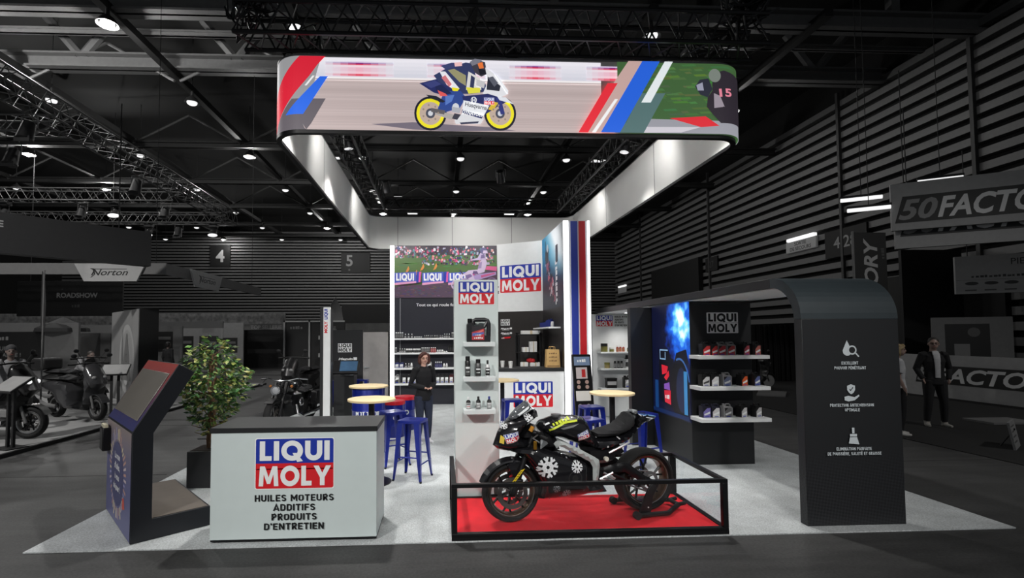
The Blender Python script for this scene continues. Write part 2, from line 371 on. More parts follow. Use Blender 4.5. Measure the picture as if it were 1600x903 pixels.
# joints cast into the floor
m_joint = mat('floor_joint', S(22, 22, 22), .9)
mb = MB()
for y in (3.1, 6.9, 10.7, 14.5, 18.3): mb.box(-34, y, .0, -3.7, y + .012, .0012); mb.box(5.5, y, 0, 26, y + .012, .0012)
tag(mb.build('floor_joint_lines', m_joint), kind='structure')
m_wall = mat('hall_wall_cladding', S(62, 62, 62), .55, .1)
m_wallb = mat('hall_wall_gap', S(8, 8, 8), .9)
m_slat = mat('hall_wall_slat', S(104, 104, 104), .5, .1)
struct('wall_back', MB().box(-36, 48.6, 0, 26, 48.9, 13.6), m_wallb)
mb = MB()
for k in range(41):
    z = .3 + k * .29; mb.box(-36, 48.42, z, 18.4, 48.6, z + .15)
tag(mb.build('trim_1', m_slat), kind='structure')
struct('wall_right', MB().box(17.75, 1.5, 0, 18, 49, 13.6), m_wallb)
mb = MB()
for k in range(25):
    z = .5 + k * .47; mb.box(17.5, 1.5, z, 17.76, 48.6, z + .26)
tag(mb.build('trim_2', m_slat), kind='structure')
mb = MB()
for y in (5.2, 15.0, 20.4, 31, 42): mb.box(17.38, y, 0, 17.52, y + .12, 12.4)
tag(mb.build('trim_3', m_wall), kind='structure')
struct('wall_left', MB().box(-36.3, 1, 0, -36, 49, 13.6), m_wallb)
struct('ceiling', MB().box(-36, 1, 13.6, 18, 49, 13.8), mat('hall_roof_deck', S(20, 20, 20), .8, var=.15, scale=2))
m_beam = mat('painted_roof_steel', S(104, 104, 104), .5, .1, var=.1)
m_dark = mat('dark_roof_steel', S(34, 34, 34), .6)
def hbeam(y, z0, z1, mm, x0=-36, x1=17.6, w=.4):
    b = MB().box(x0, y, z0, x1, y + w, z0 + .07).box(x0, y, z1 - .07, x1, y + w, z1).box(x0, y + w / 2 - .04, z0, x1, y + w / 2 + .04, z1)
    return tag(b.build('roof_beam', mm), kind='structure')
hbeam(18.2, 11.75, 12.3, m_beam, w=.55); hbeam(14.6, 11.55, 12.1, m_beam, w=.5)
for y in (15.6, 16.6): hbeam(y, 12.0, 12.2, m_beam, w=.16)
for y in (24.5, 30.3, 36.1, 41.9, 46.5): hbeam(y, 11.2, 11.5, m_dark, w=.3)
for k, x in enumerate((-26, -20.6, -15.2, -9.8, -4.4, 1.0, 6.4, 11.8)):     # beams running away, tilted braces between
    b = MB().box(x - .12, 14, 11.45, x + .12, 48, 11.7); tag(b.build('roof_beam', m_dark), kind='structure')
for k, (x, y) in enumerate([(x, y) for y in (18.5, 24.6, 30.4, 36.2) for x in (-23.3, -17.9, -12.5, -7.1, -1.7, 3.7, 9.1)]):
    b = MB().cyl((x - 2.6, y, 11.4), (x, y + .15, 12.9), .055, n=6).cyl((x + 2.6, y, 11.4), (x, y + .15, 12.9), .055, n=6)
    tag(b.build('roof_brace', m_beam if y < 19 else m_wall), kind='structure')
for x in (-13.2, -7.6, -2, 3.6, 9.2, 14.8):
    b = MB().box(x - .14, 14.9, 12.05, x + .14, 15.15, 13.6).cyl((x - 1.2, 18.3, 13.6), (x - .1, 18.4, 12.3), .16, n=6).cyl((x + 1.2, 18.3, 13.6), (x + .1, 18.4, 12.3), .16, n=6)
    tag(b.build('roof_post', m_beam), kind='structure')
# high bay lamps
ORD = ['first', 'second', 'third', 'fourth', 'fifth', 'sixth', 'seventh', 'eighth', 'ninth', 'tenth', 'eleventh', 'twelfth', 'thirteenth', 'fourteenth', 'fifteenth', 'sixteenth', 'seventeenth', 'eighteenth', 'nineteenth', 'twentieth', 'twenty-first', 'twenty-second', 'twenty-third', 'twenty-fourth', 'twenty-fifth', 'twenty-sixth', 'twenty-seventh', 'twenty-eighth', 'twenty-ninth', 'thirtieth']
def lamp():
    t = thing('ceiling_lamp', 'x', 'lamp', (0, 0, 0), 0, 'high bay lamps under the hall roof')
    MB().lathe([(.05, .5), (.06, .28), (.2, .16), (.3, -.02), (.28, -.02), (.17, .14), (0, .2)], n=16).cyl((0, 0, .45), (0, 0, 2.6), .015, n=6).build('lamp_shade', m_dark, t)
    MB().ell((0, 0, .02), 0.19, .19, .12, n=14).build('bulb', lampm, t)
    return t
L0 = lamp()
rows = {14.5: [-15, -9.7, -4.3, 6.5], 19.4: [-15, -9.7, -4.3, 1.05, 6.6, 12], 25.2: [-25.9, -20.5, -15.1, -9.7, -4.0, 1.05, 6.6, 12], 31: [-25.9, -20.6, -15.1, -9.7, -4.3, 1.0, 6.6], 36.8: [-25.9, -20.5, -15.1, -9.7, -4.3, 1.0, 6.6], 41.9: [-25.9, -20.4, -15, -9.6, -4.3, 1], 47.0: [-25.7, -20.4, -15, -9.5]}
first = True
for ri, (y, xs) in enumerate(rows.items()):
    for xi, x in enumerate(xs):
        o = L0 if first else dup(L0); first = False; o.location = (x, y, 11.0)
        o['label'] = 'round high bay lamp, %s across in the %s row under the hall roof' % (ORD[xi], ORD[ri])
def flood(x, y, z, lab, w=.5):
    t = thing('flood_lamp', lab, 'lamp', (x, y, z), 0, 'box floodlights under the hall roof')
    MB().box(-w / 2, -.15, .03, w / 2, .15, .2).cyl((0, 0, .2), (0, 0, 2.6), .02, n=6).build('housing', m_dark, t, bevel=.02)
    MB().box(-w / 2 + .04, -.12, -.01, w / 2 - .04, .12, .03).build('diffuser', lampm, t)
flood(-5.6, 25.3, 11, 'rectangular floodlight beside the halo opening, by its nearer corner', .9)
flood(8.3, 25.3, 11, 'rectangular floodlight at the far end of the nearest lamp row in the opening', .9)
flood(-2.8, 32.4, 11, 'small rectangular floodlight between two lamp rows in the opening', .6)
flood(-2.1, 36.8, 11, 'rectangular floodlight in the last lamp row, nearer the video wall', .8)
flood(5.2, 36.8, 11, 'rectangular floodlight in the last lamp row, nearer the striped tower', .8)

# number signs and exit signs on the walls
def signboard(name, lab, O, U, w, h, d, face, draw, cat='sign', group=None, faceM=None):
    O = Vector(O); U = Vector(U).normalized(); N = U.cross(Vector((0, 0, 1)))
    t = thing(name, lab, cat, O, 0, group); z = Vector()
    b = MB(Matrix((( U.x, -N.x, 0, 0), (U.y, -N.y, 0, 0), (0, 0, 1, 0), (0, 0, 0, 1)))); b.box(0, 0, 0, w, d, h); b.build('board', face, t, bevel=.006)
    p = PR(plane((0, 0, 0), U)); draw(p, w, h); p.out('lettering', faceM or PRINT, t); return t
m_signd = mat('dark_sign', S(14, 14, 14), .6)
G = lambda v: S(v, v, v)
signboard('number_sign', 'square black hanging sign with a bright number 4 on the far slatted wall', (-22.2, 48.3, 8.6), (1, 0, 0), 1.9, 2.1, .12, m_signd, lambda p, w, h: p.text('4', w / 2, .5, 1.1, G(170), .03))
signboard('number_sign', 'wider black hanging sign with a dim pale 5 on the far slatted wall', (-9.7, 48.3, 8.0), (1, 0, 0), 2.8, 2.0, .12, m_signd, lambda p, w, h: (p.text('5', .8, .7, 1.05, G(120), .02), p.circ(.8, .3, .1, G(70))))
struct('door_1', MB().box(-9.6, 48.2, 0, -3, 48.45, 4.9), m_signd)
struct('door_2', MB().box(17.3, 14.3, 0, 17.5, 18.6, 4.0), m_signd)
struct('door_3', MB().box(17.2, 32, 0, 17.5, 39.4, 7.0), m_signd)
def exit_sign(y, z, lab, words=True, v=.5):
    t = thing('exit_sign', lab, 'sign', (17.44, y, z), 0, 'lit box signs on the ribbed wall')
    MB().box(-.06, -1.0, 0, .06, 1.0, .55).build('light_box', mat('exit_light_box', G(150), .5, emit=.12), t, bevel=.03)
    MB().box(-.1, -.9, .56, .1, .9, .72).build('tube_lamp', lampm, t, bevel=.03)
    if words:
        p = PR(plane((-.062, 1, 0), (0, -1, 0))); p.text('SORTIE', 1, .31, .17, G(40), .02); p.text('DE SECOURS', 1, .07, .17, G(40), .02); p.out('lettering', PRINT, t)
exit_sign(22.9, 5.85, 'lit emergency exit box on the ribbed wall above the arched canopy')
exit_sign(36.6, 5.9, 'lit emergency exit box over the big dark doorway in the ribbed wall')
exit_sign(46.5, 5.85, 'lit emergency exit box furthest along the ribbed wall', False)
signboard('bay_sign', 'black sign reading 4.28 on the ribbed wall', (17.4, 21.4, 5.2), (0, -1, 0), 2.2, 1.2, .1, m_signd, lambda p, w, h: p.text('4.28', w / 2, .38, .5, G(140), .01))
signboard('bay_sign', 'black sign ending in 27 beside the big dark doorway', (17.4, 31.5, 5.9), (0, -1, 0), 1.4, .9, .1, m_signd, lambda p, w, h: p.text('27', w / 2, .25, .4, G(60), .01))

# ================================================================ the stand: carpet, walls, halo
m_carpet = mat('pale_grey_carpet', S(186, 190, 191), .95, var=.16, scale=3.5, bump=.5)
def carpet_nodes():
    nt = m_carpet.node_tree; N = nt.nodes; L = nt.links; b = N['Principled BSDF']; old = b.inputs['Base Color'].links[0].from_socket
    tc = N.new('ShaderNodeTexCoord'); n2 = N.new('ShaderNodeTexNoise'); n2.inputs['Scale'].default_value = 70; n2.inputs['Detail'].default_value = 3; L.new(tc.outputs['Object'], n2.inputs['Vector'])
    mr = N.new('ShaderNodeMapRange'); mr.inputs[1].default_value = .3; mr.inputs[2].default_value = .7; mr.inputs[3].default_value = .74; mr.inputs[4].default_value = 1.24; L.new(n2.outputs[0], mr.inputs[0])
    sc = N.new('ShaderNodeVectorMath'); sc.operation = 'SCALE'; L.new(old, sc.inputs[0]); L.new(mr.outputs[0], sc.inputs['Scale']); L.new(sc.outputs[0], b.inputs['Base Color'])
carpet_nodes()
tag(MB().box(-3.59, 4.48, 0.001, 5.41, 13.75, .012).build('stand_carpet', m_carpet), 'pale grey carpet laid under the whole stand', 'carpet')
# ---- hanging ring banner
HX0, HX1, HY0, HY1, HZ0, HZ1, HR = -2.01, 3.77, 5.78, 13.8, 4.25, 5.19, .36
def halo_path():       # counter-clockwise from the middle of the back, (point, normal outward, arclength)
    cs = [(HX0 + HR, HY0 + HR, PI), (HX1 - HR, HY0 + HR, 1.5 * PI), (HX1 - HR, HY1 - HR, 0), (HX0 + HR, HY1 - HR, .5 * PI)]
    P = [((HX0, (HY0 + HY1) / 2), (-1, 0))]
    for cx, cy, a0 in cs:
        for i in range(15):
            a = a0 + i / 14 * PI / 2; P.append(((cx + HR * math.cos(a), cy + HR * math.sin(a)), (math.cos(a), math.sin(a))))
    P.append(P[0]); return P
HP = halo_path()
HS = [0]
for i in range(1, len(HP)): HS.append(HS[-1] + math.dist(HP[i][0], HP[i - 1][0]))
H_U0 = HS[1]           # arclength where the nearer corner begins: u = 0
def halo_M(u, v, l):
    s = (u + H_U0) % HS[-1]
    for i in range(1, len(HP)):
        if s <= HS[i] + 1e-9:
            t = (s - HS[i - 1]) / max(HS[i] - HS[i - 1], 1e-9); a, b = HP[i - 1], HP[i]
            x = a[0][0] + (b[0][0] - a[0][0]) * t; y = a[0][1] + (b[0][1] - a[0][1]) * t; nx = a[1][0] + (b[1][0] - a[1][0]) * t; ny = a[1][1] + (b[1][1] - a[1][1]) * t
            return Vector((x + nx * l, y + ny * l, HZ0 + v))
halo = thing('ring_banner', 'rounded rectangular fabric ring banner with race artwork hanging over the stand', 'banner', (.72, 9.6, HZ0))
def wallstrip(off0, off1, z0, z1):
    vs = []; n = len(HP) - 1
    for (p, q) in HP[:-1]:
        for off, z in ((off0, z0), (off0, z1), (off1, z1), (off1, z0)): vs.append((p[0] + q[0] * off - .72, p[1] + q[1] * off - 9.6, z - HZ0))
    fs = []
    for i in range(n):
        j = (i + 1) % n
        for k in range(4): fs.append((i * 4 + k, j * 4 + k, j * 4 + (k + 1) % 4, i * 4 + (k + 1) % 4))
    return MB().add(vs, fs)
m_fab = mat('white_banner_fabric', S(214, 214, 212), .7, var=.03, scale=1.5)
wallstrip(-.05, 0, HZ0 + .03, HZ1 - .02).build('fabric_skin', m_fab, halo)
wallstrip(-.055, .006, HZ0 - .012, HZ0 + .03).build('lower_rail', blackm, halo)
wallstrip(-.055, .004, HZ1 - .02, HZ1).build('upper_rail', mat('grey_rail', S(120, 120, 122), .4, .5), halo)
m_seam = mat('fabric_seam', S(140, 140, 140), .8)
for x, y, dx, dy in ((HX0 + .052, 8.3, 0, .012), (HX0 + .052, 10.8, 0, .012), (HX1 - .052, 8.3, 0, .012), (HX1 - .052, 10.8, 0, .012), (-1.2, HY1 - .052, .012, 0), (.32, HY1 - .052, .012, 0), (2.0, HY1 - .052, .012, 0)):
    MB().box(x - .72 - .002, y - 9.6 - .002, .035, x - .72 + dx + .002, y - 9.6 + dy + .002, HZ1 - HZ0 - .02).build('seam', m_seam, halo)
# artwork round the front: u runs along the skin, v up (0 .. .83)
A = PR(lambda u, v, l: halo_M(u, min(max(v * 1.11, .031), .915), l) - Vector((.72, 9.6, HZ0)), maxe=.16, step=.0005)
UL = PI / 2 * HR; UF = UL + (HX1 - HX0 - 2 * HR); UT = UF + UL      # front starts / ends, end of far corner
A.curv = lambda t: .035 if min(q[0] for q in t) < UL + .02 or max(q[0] for q in t) > UF - .02 else 9
X = lambda px: UL + (px - 468) / (1124 - 468) * (UF - UL) if 468 <= px <= 1124 else (UL - (468 - px) * .0166 if px < 468 else UF + (px - 1124) * .025)
Vp = lambda px, py: .835 * (1 - (py - (86 + (px - 480) * .0205)) / (118.5 - (px - 480) * .0125))
q = lambda *a: [(X(x), Vp(x, y)) for x, y in a]
tarmac = lambda u, v: S(172 + 14 * math.sin(v * 43 + 2 * math.sin(u * .9)) + 6 * math.sin(v * 121), 158 + 12 * math.sin(v * 43 + 2 * math.sin(u * .9)) + 5 * math.sin(v * 121), 155 + 11 * math.sin(v * 43))
V0, V1 = .03, .815
def strip(u0, u1, v0, v1, c, n=1):
    for i in range(n):
        a = v0 + (v1 - v0) * i / n; b = v0 + (v1 - v0) * (i + 1) / n; A.rect(u0, a, u1, b, c(i / n) if callable(c) else c); A.l -= A.step
    A.l += A.step
uW = X(935)
rb = random.Random(3)
for i in range(60):
    va = V0 + (.585 - V0) * i / 60; vb = V0 + (.585 - V0) * (i + 1) / 60; k = 4 * math.sin(i * .37) + rb.uniform(-5, 5)
    A.rect(-.2, va, uW, vb, S(184 + k, 168 + k, 166 + k)); A.l -= A.step
A.l += A.step
strip(-.2, uW, .585, .605, S(240, 235, 235)); strip(-.2, uW, .605, V1, lambda t: S(212 + 30 * t, 212 + 26 * t, 222 + 22 * t), 5)
strip(-.2, uW, .565, .572, S(236, 222, 220))
for a, b in ((516, 600), (672, 742), (800, 862), (922, 985)):
    for k in range(9):
        t = 1 - abs(k - 4) / 4.6; x0 = X(a - 10 + (b - a + 20) * k / 9); x1 = X(a - 10 + (b - a + 20) * (k + 1) / 9); mixc = lambda c, g: S(*[int(v * t * g + w_ * (1 - t * g)) for v, w_ in zip(c, (224, 224, 232))])
        for v0, v1, c, g in ((.615, .64, (226, 70, 92), .9), (.64, .665, (246, 196, 208), .9), (.665, .71, (238, 168, 186), .8), (.71, .735, (250, 214, 222), .9), (.735, .75, (206, 48, 84), .95), (.75, .762, (110, 36, 120), .95), (.762, .775, (214, 190, 224), .8)): A.rect(x0, v0, x1, v1, mixc(c, g)); A.l -= A.step
A.l += A.step
A.poly(q((470, 210), (432, 210), (432, 90), (500, 84)), S(150, 150, 152))
A.poly(q((470, 84), (506, 84), (482, 118), (462, 150), (446, 190), (440, 214), (426, 214), (430, 190), (440, 150), (455, 115)), S(214, 36, 56))
A.poly(q((462, 153), (507, 153), (478, 204), (440, 204)), S(98, 92, 98))
A.poly(q((498, 119), (510, 119), (473, 177), (457, 177)), S(44, 104, 224)); A.poly(q((475, 133), (487, 118), (490, 118), (478, 133)), WHITE)
# racing motorcycle and rider
YL = S(232, 220, 40); DK = S(26, 28, 44); NV = S(40, 46, 96); SIL = S(206, 208, 214); OL = S(150, 146, 110); DG = S(74, 76, 90)
A.poly(q((576, 192), (640, 189), (760, 196), (800, 201), (700, 203), (640, 200)), S(112, 104, 116))
for cx in (667, 775):
    def el(r, c, k=1.0):
        A.poly([(X(cx + r * .96 * math.cos(2 * PI * i / 28)), Vp(cx, 175.5 + r * math.sin(2 * PI * i / 28))) for i in range(28)], c)
    el(26, DK); el(22.5, YL); el(17.5, S(186, 166, 152)); el(7.5, DG); el(4, SIL)
A.poly(q((650, 130), (690, 120), (706, 142), (700, 152), (672, 144)), NV)
A.poly(q((672, 118), (690, 108), (722, 98), (734, 100), (738, 124), (752, 130), (756, 142), (730, 146), (716, 146), (700, 138), (680, 128)), S(52, 60, 98))
A.poly(q((681, 112), (690, 112), (712, 138), (706, 142), (692, 132)), S(226, 228, 232)); A.poly(q((700, 136), (712, 138), (708, 143), (701, 141)), YL)
A.poly(q((694, 110), (704, 108), (722, 118), (722, 134), (712, 128)), OL); A.poly(q((726, 112), (744, 122), (746, 140), (722, 140)), S(216, 214, 210))
A.poly(q((722, 136), (744, 137), (744, 144), (726, 146)), S(222, 216, 70)); A.poly(q((728, 98), (738, 94), (752, 98), (755, 116), (746, 120), (736, 114)), S(64, 62, 72)); A.poly(q((740, 99), (748, 98), (750, 107), (743, 108)), S(230, 120, 60))
A.poly(q((688, 142), (714, 142), (722, 152), (712, 168), (690, 174), (678, 170)), S(48, 72, 140)); A.circ(X(706), Vp(706, 166), .04, SIL)
A.poly(q((752, 106), (764, 114), (786, 140), (788, 146), (774, 152), (748, 146), (756, 128)), S(222, 222, 226)); A.poly(q((756, 120), (776, 134), (774, 142), (754, 140)), S(44, 46, 58))
A.poly(q((716, 150), (756, 146), (790, 156), (770, 166), (748, 180), (722, 172)), NV); A.poly(q((718, 156), (758, 164), (748, 182), (716, 172)), S(228, 230, 234))
A.poly(q((704, 186), (716, 176), (750, 184), (744, 192), (706, 192)), S(214, 214, 218)); A.poly(q((676, 172), (704, 178), (700, 186), (674, 178)), S(170, 164, 160))
A.poly(q((716, 170), (748, 180), (746, 184), (715, 175)), NV); A.poly(q((768, 152), (776, 152), (782, 176), (776, 178)), S(50, 56, 120))
# finer parts of the rider and machine
for a, c in ((((683, 104), (700, 99), (716, 99), (714, 104), (690, 109)), (60, 66, 110)), (((704, 99), (716, 98), (716, 104), (705, 105)), (236, 190, 190)), (((738, 124), (752, 128), (750, 138), (738, 134)), (196, 194, 196)), (((730, 118), (736, 122), (734, 138), (728, 136)), (52, 58, 90)), (((741, 108), (752, 110), (754, 116), (744, 118)), (30, 30, 40)), (((728, 98), (736, 93), (748, 95), (742, 100), (732, 104)), (120, 120, 132)),
        (((690, 118), (700, 132), (696, 136), (684, 122)), (206, 120, 126)), (((672, 128), (686, 134), (700, 146), (690, 148), (676, 142)), (34, 40, 80)), (((656, 131), (674, 126), (684, 132), (668, 138)), (60, 66, 120)), (((678, 141), (690, 146), (694, 150), (682, 150)), (220, 90, 90)),
        (((690, 150), (704, 148), (700, 158), (690, 164)), (88, 120, 190)), (((700, 166), (714, 168), (712, 176), (700, 174)), (170, 172, 180)), (((704, 176), (714, 178), (708, 186), (700, 184)), (60, 60, 72)), (((756, 122), (764, 120), (772, 130), (766, 136)), (90, 92, 104)), (((766, 116), (772, 120), (788, 142), (786, 146)), (236, 238, 242)),
        (((770, 150), (784, 152), (796, 162), (788, 160), (774, 156)), (222, 224, 230)), (((764, 158), (772, 160), (764, 172), (756, 170)), (210, 180, 60)), (((712, 190), (742, 188), (740, 191), (714, 193)), (60, 62, 84)), (((668, 168), (690, 172), (688, 178), (668, 174)), (96, 92, 96)), (((660, 148), (676, 150), (690, 158), (686, 160), (668, 154)), (36, 38, 50))):
    A.poly(q(*a), S(*c)); A.l -= A.step * .8
for cx, cy, r in ((667, 175.5, 12), (775, 175.5, 12)):
    for k in range(7):
        a = 2 * PI * k / 7; A.circ(X(cx + r * math.cos(a)), Vp(cx, cy + r * math.sin(a)), .012, S(150, 134, 124), n=8); A.l -= A.step
A.l += A.step
kk = .0092
A.text('Husqvarna', X(737), Vp(737, 168), .045, DK, .01, w=.26, rot=-.16); A.text('DYNAVOLT', X(732), Vp(732, 179), .04, WHITE, .03, w=.26, rot=-.14, shear=.2)
A.ring(X(734), Vp(734, 156), .035, .008, WHITE); A.text('H', X(734), Vp(734, 156) - .02, .04, WHITE)
A.logo(X(750), Vp(750, 163), .12)
# far right slashes
A.poly(q((982, 98), (1007, 98), (955, 207), (910, 207)), S(230, 170, 160)); A.poly(q((944, 131), (958, 131), (912, 208), (898, 208)), S(226, 48, 60)); A.poly(q((955, 155), (960, 155), (924, 208), (918, 208)), WHITE)
A.rect(X(960), V0, UT + .3, V1, S(64, 96, 56))
for i in range(90):
    gx = rb.uniform(970, 1130); gy = rb.uniform(102, 180); gl = rb.uniform(8, 26); A.poly(q((gx, gy), (gx + gl, gy - 1), (gx + gl + 4, gy + 2.2), (gx + 3, gy + 2.6)), S(74 + rb.randint(-14, 14), 108 + rb.randint(-14, 16), 60 + rb.randint(-8, 8))); A.l -= A.step * .9
A.l += A.step
A.poly(q((940, 212), (1010, 184), (1150, 188), (1160, 214)), S(150, 150, 158)); A.poly(q((1042, 183), (1100, 180), (1122, 194), (1092, 196)), S(214, 44, 54)); A.poly(q((1005, 196), (1092, 196), (1060, 204), (998, 208)), S(200, 196, 204))
A.poly(q((998, 146), (1036, 146), (1000, 208), (950, 208), (972, 190)), S(84, 112, 112))
A.poly(q((978, 97), (1000, 97), (936, 209), (900, 209)), S(196, 164, 158)); A.poly(q((944, 131), (960, 131), (912, 209), (897, 209)), S(226, 48, 60)); A.poly(q((955, 155), (960, 155), (924, 209), (918, 209)), WHITE)
A.poly(q((1000, 97), (1028, 97), (962, 209), (932, 209)), S(40, 98, 216)); A.poly(q((1036, 98), (1049, 98), (1012, 160), (997, 160)), S(226, 232, 234))
A.poly(q((1084, 136), (1092, 126), (1106, 124), (1112, 140), (1104, 152), (1092, 148)), S(44, 46, 58)); A.poly(q((1086, 134), (1096, 130), (1098, 142), (1088, 142)), S(150, 152, 170))
A.poly(q((1112, 118), (1126, 112), (1142, 120), (1146, 188), (1124, 190), (1112, 178), (1102, 166), (1104, 152), (1112, 142)), S(46, 40, 48)); A.poly(q((1114, 146), (1124, 150), (1126, 166), (1114, 168)), S(150, 140, 150))
A.text('15', X(1127), Vp(1127, 150), .085, S(224, 130, 150), .03, w=.16, rot=.1); A.circ(X(1116), Vp(1116, 120), .075, S(120, 128, 120))
A.out('printed_artwork', mat('backlit_banner_print', attr=True, rough=.5, var=0, emit=.9), halo)
# ---- black truss carrying the ring, with spots
def truss(x0, y0, x1, y1, z, h=.34, bays=14, mm=None, name='lighting_truss', lab=None, group=None, wires=True):
    p0 = Vector((x0, y0, z)); p1 = Vector((x1, y1, z)); d = p1 - p0; n = d.length; d.normalize(); u = Vector((-d.y, d.x, 0)); mm = mm or blackm
    t = thing(name, lab, 'truss', p0, 0, group); b = MB(); e = MB()
    for a in (-h / 2, h / 2):
        for c in (0, h): b.cyl(u * a + Vector((0, 0, c)), u * a + Vector((0, 0, c)) + d * n, .025, n=6)
    b.build('chords', mm, t)
    for i in range(bays):
        s = n / bays
        for a in (-h / 2, h / 2):
            q0 = u * a + d * (s * i); q1 = u * a + d * (s * (i + .5)); q2 = u * a + d * (s * (i + 1)); k = Vector((0, 0, h))
            e.cyl(q0, q1 + k, .011, n=5, cap=False); e.cyl(q1 + k, q2, .011, n=5, cap=False)
        q0 = u * (-h / 2) + d * (s * i); q1 = u * (h / 2) + d * (s * (i + .5)); q2 = u * (-h / 2) + d * (s * (i + 1))
        for k in (Vector(), Vector((0, 0, h))): e.cyl(q0 + k, q1 + k, .011, n=5, cap=False); e.cyl(q1 + k, q2 + k, .011, n=5, cap=False)
    e.build('lattice', mm, t); return t
TG = 'black trusses above the ring banner'
TZ = 5.235
truss(-2.3, 5.62, 3.85, 5.62, TZ, .36, 17, None, lab='black lattice truss crossing above the front of the ring banner', group=TG)
truss(-1.68, 5.85, -1.68, 13.4, TZ, .36, 20, None, lab='black lattice truss running back above the ring banner, plant side', group=TG)
truss(3.42, 5.85, 3.42, 13.4, TZ, .36, 20, None, lab='black lattice truss running back above the ring banner, arch side', group=TG)
truss(-1.45, 13.4, 3.2, 13.4, TZ + .05, .3, 12, None, lab='black lattice truss above the back of the ring banner', group=TG)
def can_spot(loc, target, lab, group):
    t = thing('spotlight', lab, 'spotlight', loc, 0, group); d = (Vector(target) - Vector(loc)).normalized()
    MB().cyl(-d * .28, -d * .03, .07, .085, n=12).build('can', blackm, t); MB().cyl(-d * .035, -d * .03, .078, n=12).build('lens', lampm, t)
    s = d.cross(Vector((0, 0, 1))).normalized() * .1
    MB().tube([-d * .15 + s, -d * .15 + s + Vector((0, 0, .16)), -d * .15 - s + Vector((0, 0, .16)), -d * .15 - s], .01, n=5).build('yoke', blackm, t)
for i, a in enumerate(STAND_SPOTS):
    can_spot((a[0][0], a[0][1], a[0][2] + .1), a[1], 'black can spotlight, %s of those clamped to the truss above the ring banner' % ORD[i], 'can spotlights above the ring banner')
# chain hoists at two front corners, cable clutter
for x, lab in ((-2.15, 'dark chain hoist and cable bundle on the truss corner, plant side'), (3.7, 'dark chain hoist and cable bundle on the truss corner, arch side')):
    t = thing('chain_hoist', lab, 'hoist', (x, 5.6, TZ + .42), 0, 'hoists on the truss corners')
    MB().box(-.16, -.14, .12, .16, .14, .5).build('motor', blackm, t, bevel=.03); MB().cyl((0, 0, .5), (0, 0, 6.1), .012, n=5).build('chain', m_dark, t)
    b = MB()
    for k in range(9):
        r = random.Random(k + int(x * 10)); pts = [(r.uniform(-.35, .35), r.uniform(-.2, .2), r.uniform(-.35, .5)) for _ in range(6)]
        b.tube([Vector(pts[i]).lerp(Vector(pts[i + 1]), f / 5) + Vector((0, 0, -.12 * math.sin(PI * f / 5))) for i in range(5) for f in range(5)], .012, n=5)
    b.build('cable_bundle', blackm, t)

# ================================================================ walls and furniture of the stand
navy = mat('navy_black_panel', S(36, 37, 46), .4, var=.08, scale=20)
darkb = mat('brown_black_panel', S(38, 34, 33), .5)
def art(M, **k): return PR(M, **k)
# ---- video wall
vw = thing('product_wall', 'tall wall at the back with motocross picture, glowing edge strip and product shelves', 'display wall', (0, 13.3, .0125))
MB().box(-1.37, 0, 0, 1.53, .22, 4.28).build('panel', navy, vw, bevel=.004)
MB().box(-1.36, -.035, 0.02, -1.25, -.001, 4.27).build('led_strip', glow, vw, bevel=.006)
MB().box(-1.1, -.012, .02, -1.085, -.0005, 2.85).build('rail', greyp, vw)
for z in (.585, .995, 1.395, 1.775): MB().box(-1.22, -.3, z - .045, 1.4, -.001, z).build('shelf_board', whitep, vw, bevel=.004)
P = PR(plane((0, -.001, 0), (1, 0, 0)))
R_ = random.Random(5)
P.rect(-1.24, 2.86, 1.52, 4.27, S(76, 106, 54))
for i in range(40): P.poly([(x, y) for x, y in arc(R_.uniform(-1.2, 1.45), R_.uniform(3.42, 3.95), R_.uniform(.03, .2), 0, 2 * PI, 8, .02)], S(*[c + R_.randint(-14, 14) for c in (80, 112, 56)])); P.l -= P.step
P.l += P.step
P.rect(-1.24, 4.02, 1.52, 4.27, S(58, 48, 62))
pal = [(60, 110, 120), (200, 70, 120), (230, 225, 230), (40, 50, 110), (120, 60, 90), (70, 60, 70), (180, 180, 200), (210, 120, 140), (36, 30, 44), (36, 30, 44), (90, 140, 150), (230, 160, 150)]
for i in range(420):
    x = R_.uniform(-1.2, 1.45); y = R_.uniform(3.96, 4.24) if x < -.5 else R_.uniform(3.76, 4.24); a = R_.uniform(.012, .036); P.poly([(x - a, y - a * 1.2), (x + a, y - a), (x + a * .8, y + a * .9), (x - a * .7, y + a)], S(*R_.choice(pal))); P.l -= P.step * .9
for x, y in ((-.9, 3.62), (-.5, 3.68), (-.15, 3.7), (-.68, 3.52)): P.poly([(x - .06, y - .1), (x + .02, y - .06), (x + .06, y + .02), (x + .03, y + .1)], S(214, 140, 70))
for k in range(60):
    x = R_.uniform(-1.2, 1.5); y = 2.88 + R_.random() * .42; P.poly([(x - .14, y), (x + .1, y - .015), (x + .18, y + .015), (x, y + .03)], S(88 + R_.randint(-16, 20), 68 + R_.randint(-12, 14), 90 + R_.randint(-14, 16))); P.l -= P.step
P.l += P.step
P.poly([(-1.24, 2.86), (1.52, 2.86), (1.52, 3.24), (.35, 3.3), (-.5, 3.22), (-1.24, 3.16)], S(84, 66, 86))
for k in range(160):
    x = R_.uniform(-1.2, 1.42); y = 2.88 + R_.random() * (.3 if x < 0 else .36); a = R_.uniform(.02, .08); P.poly([(x - a, y), (x + a, y - .008), (x + a * .6, y + .018), (x - a * .3, y + .02)], S(84 + R_.randint(-24, 34), 66 + R_.randint(-20, 26), 86 + R_.randint(-20, 28))); P.l -= P.step * .95
P.l += P.step
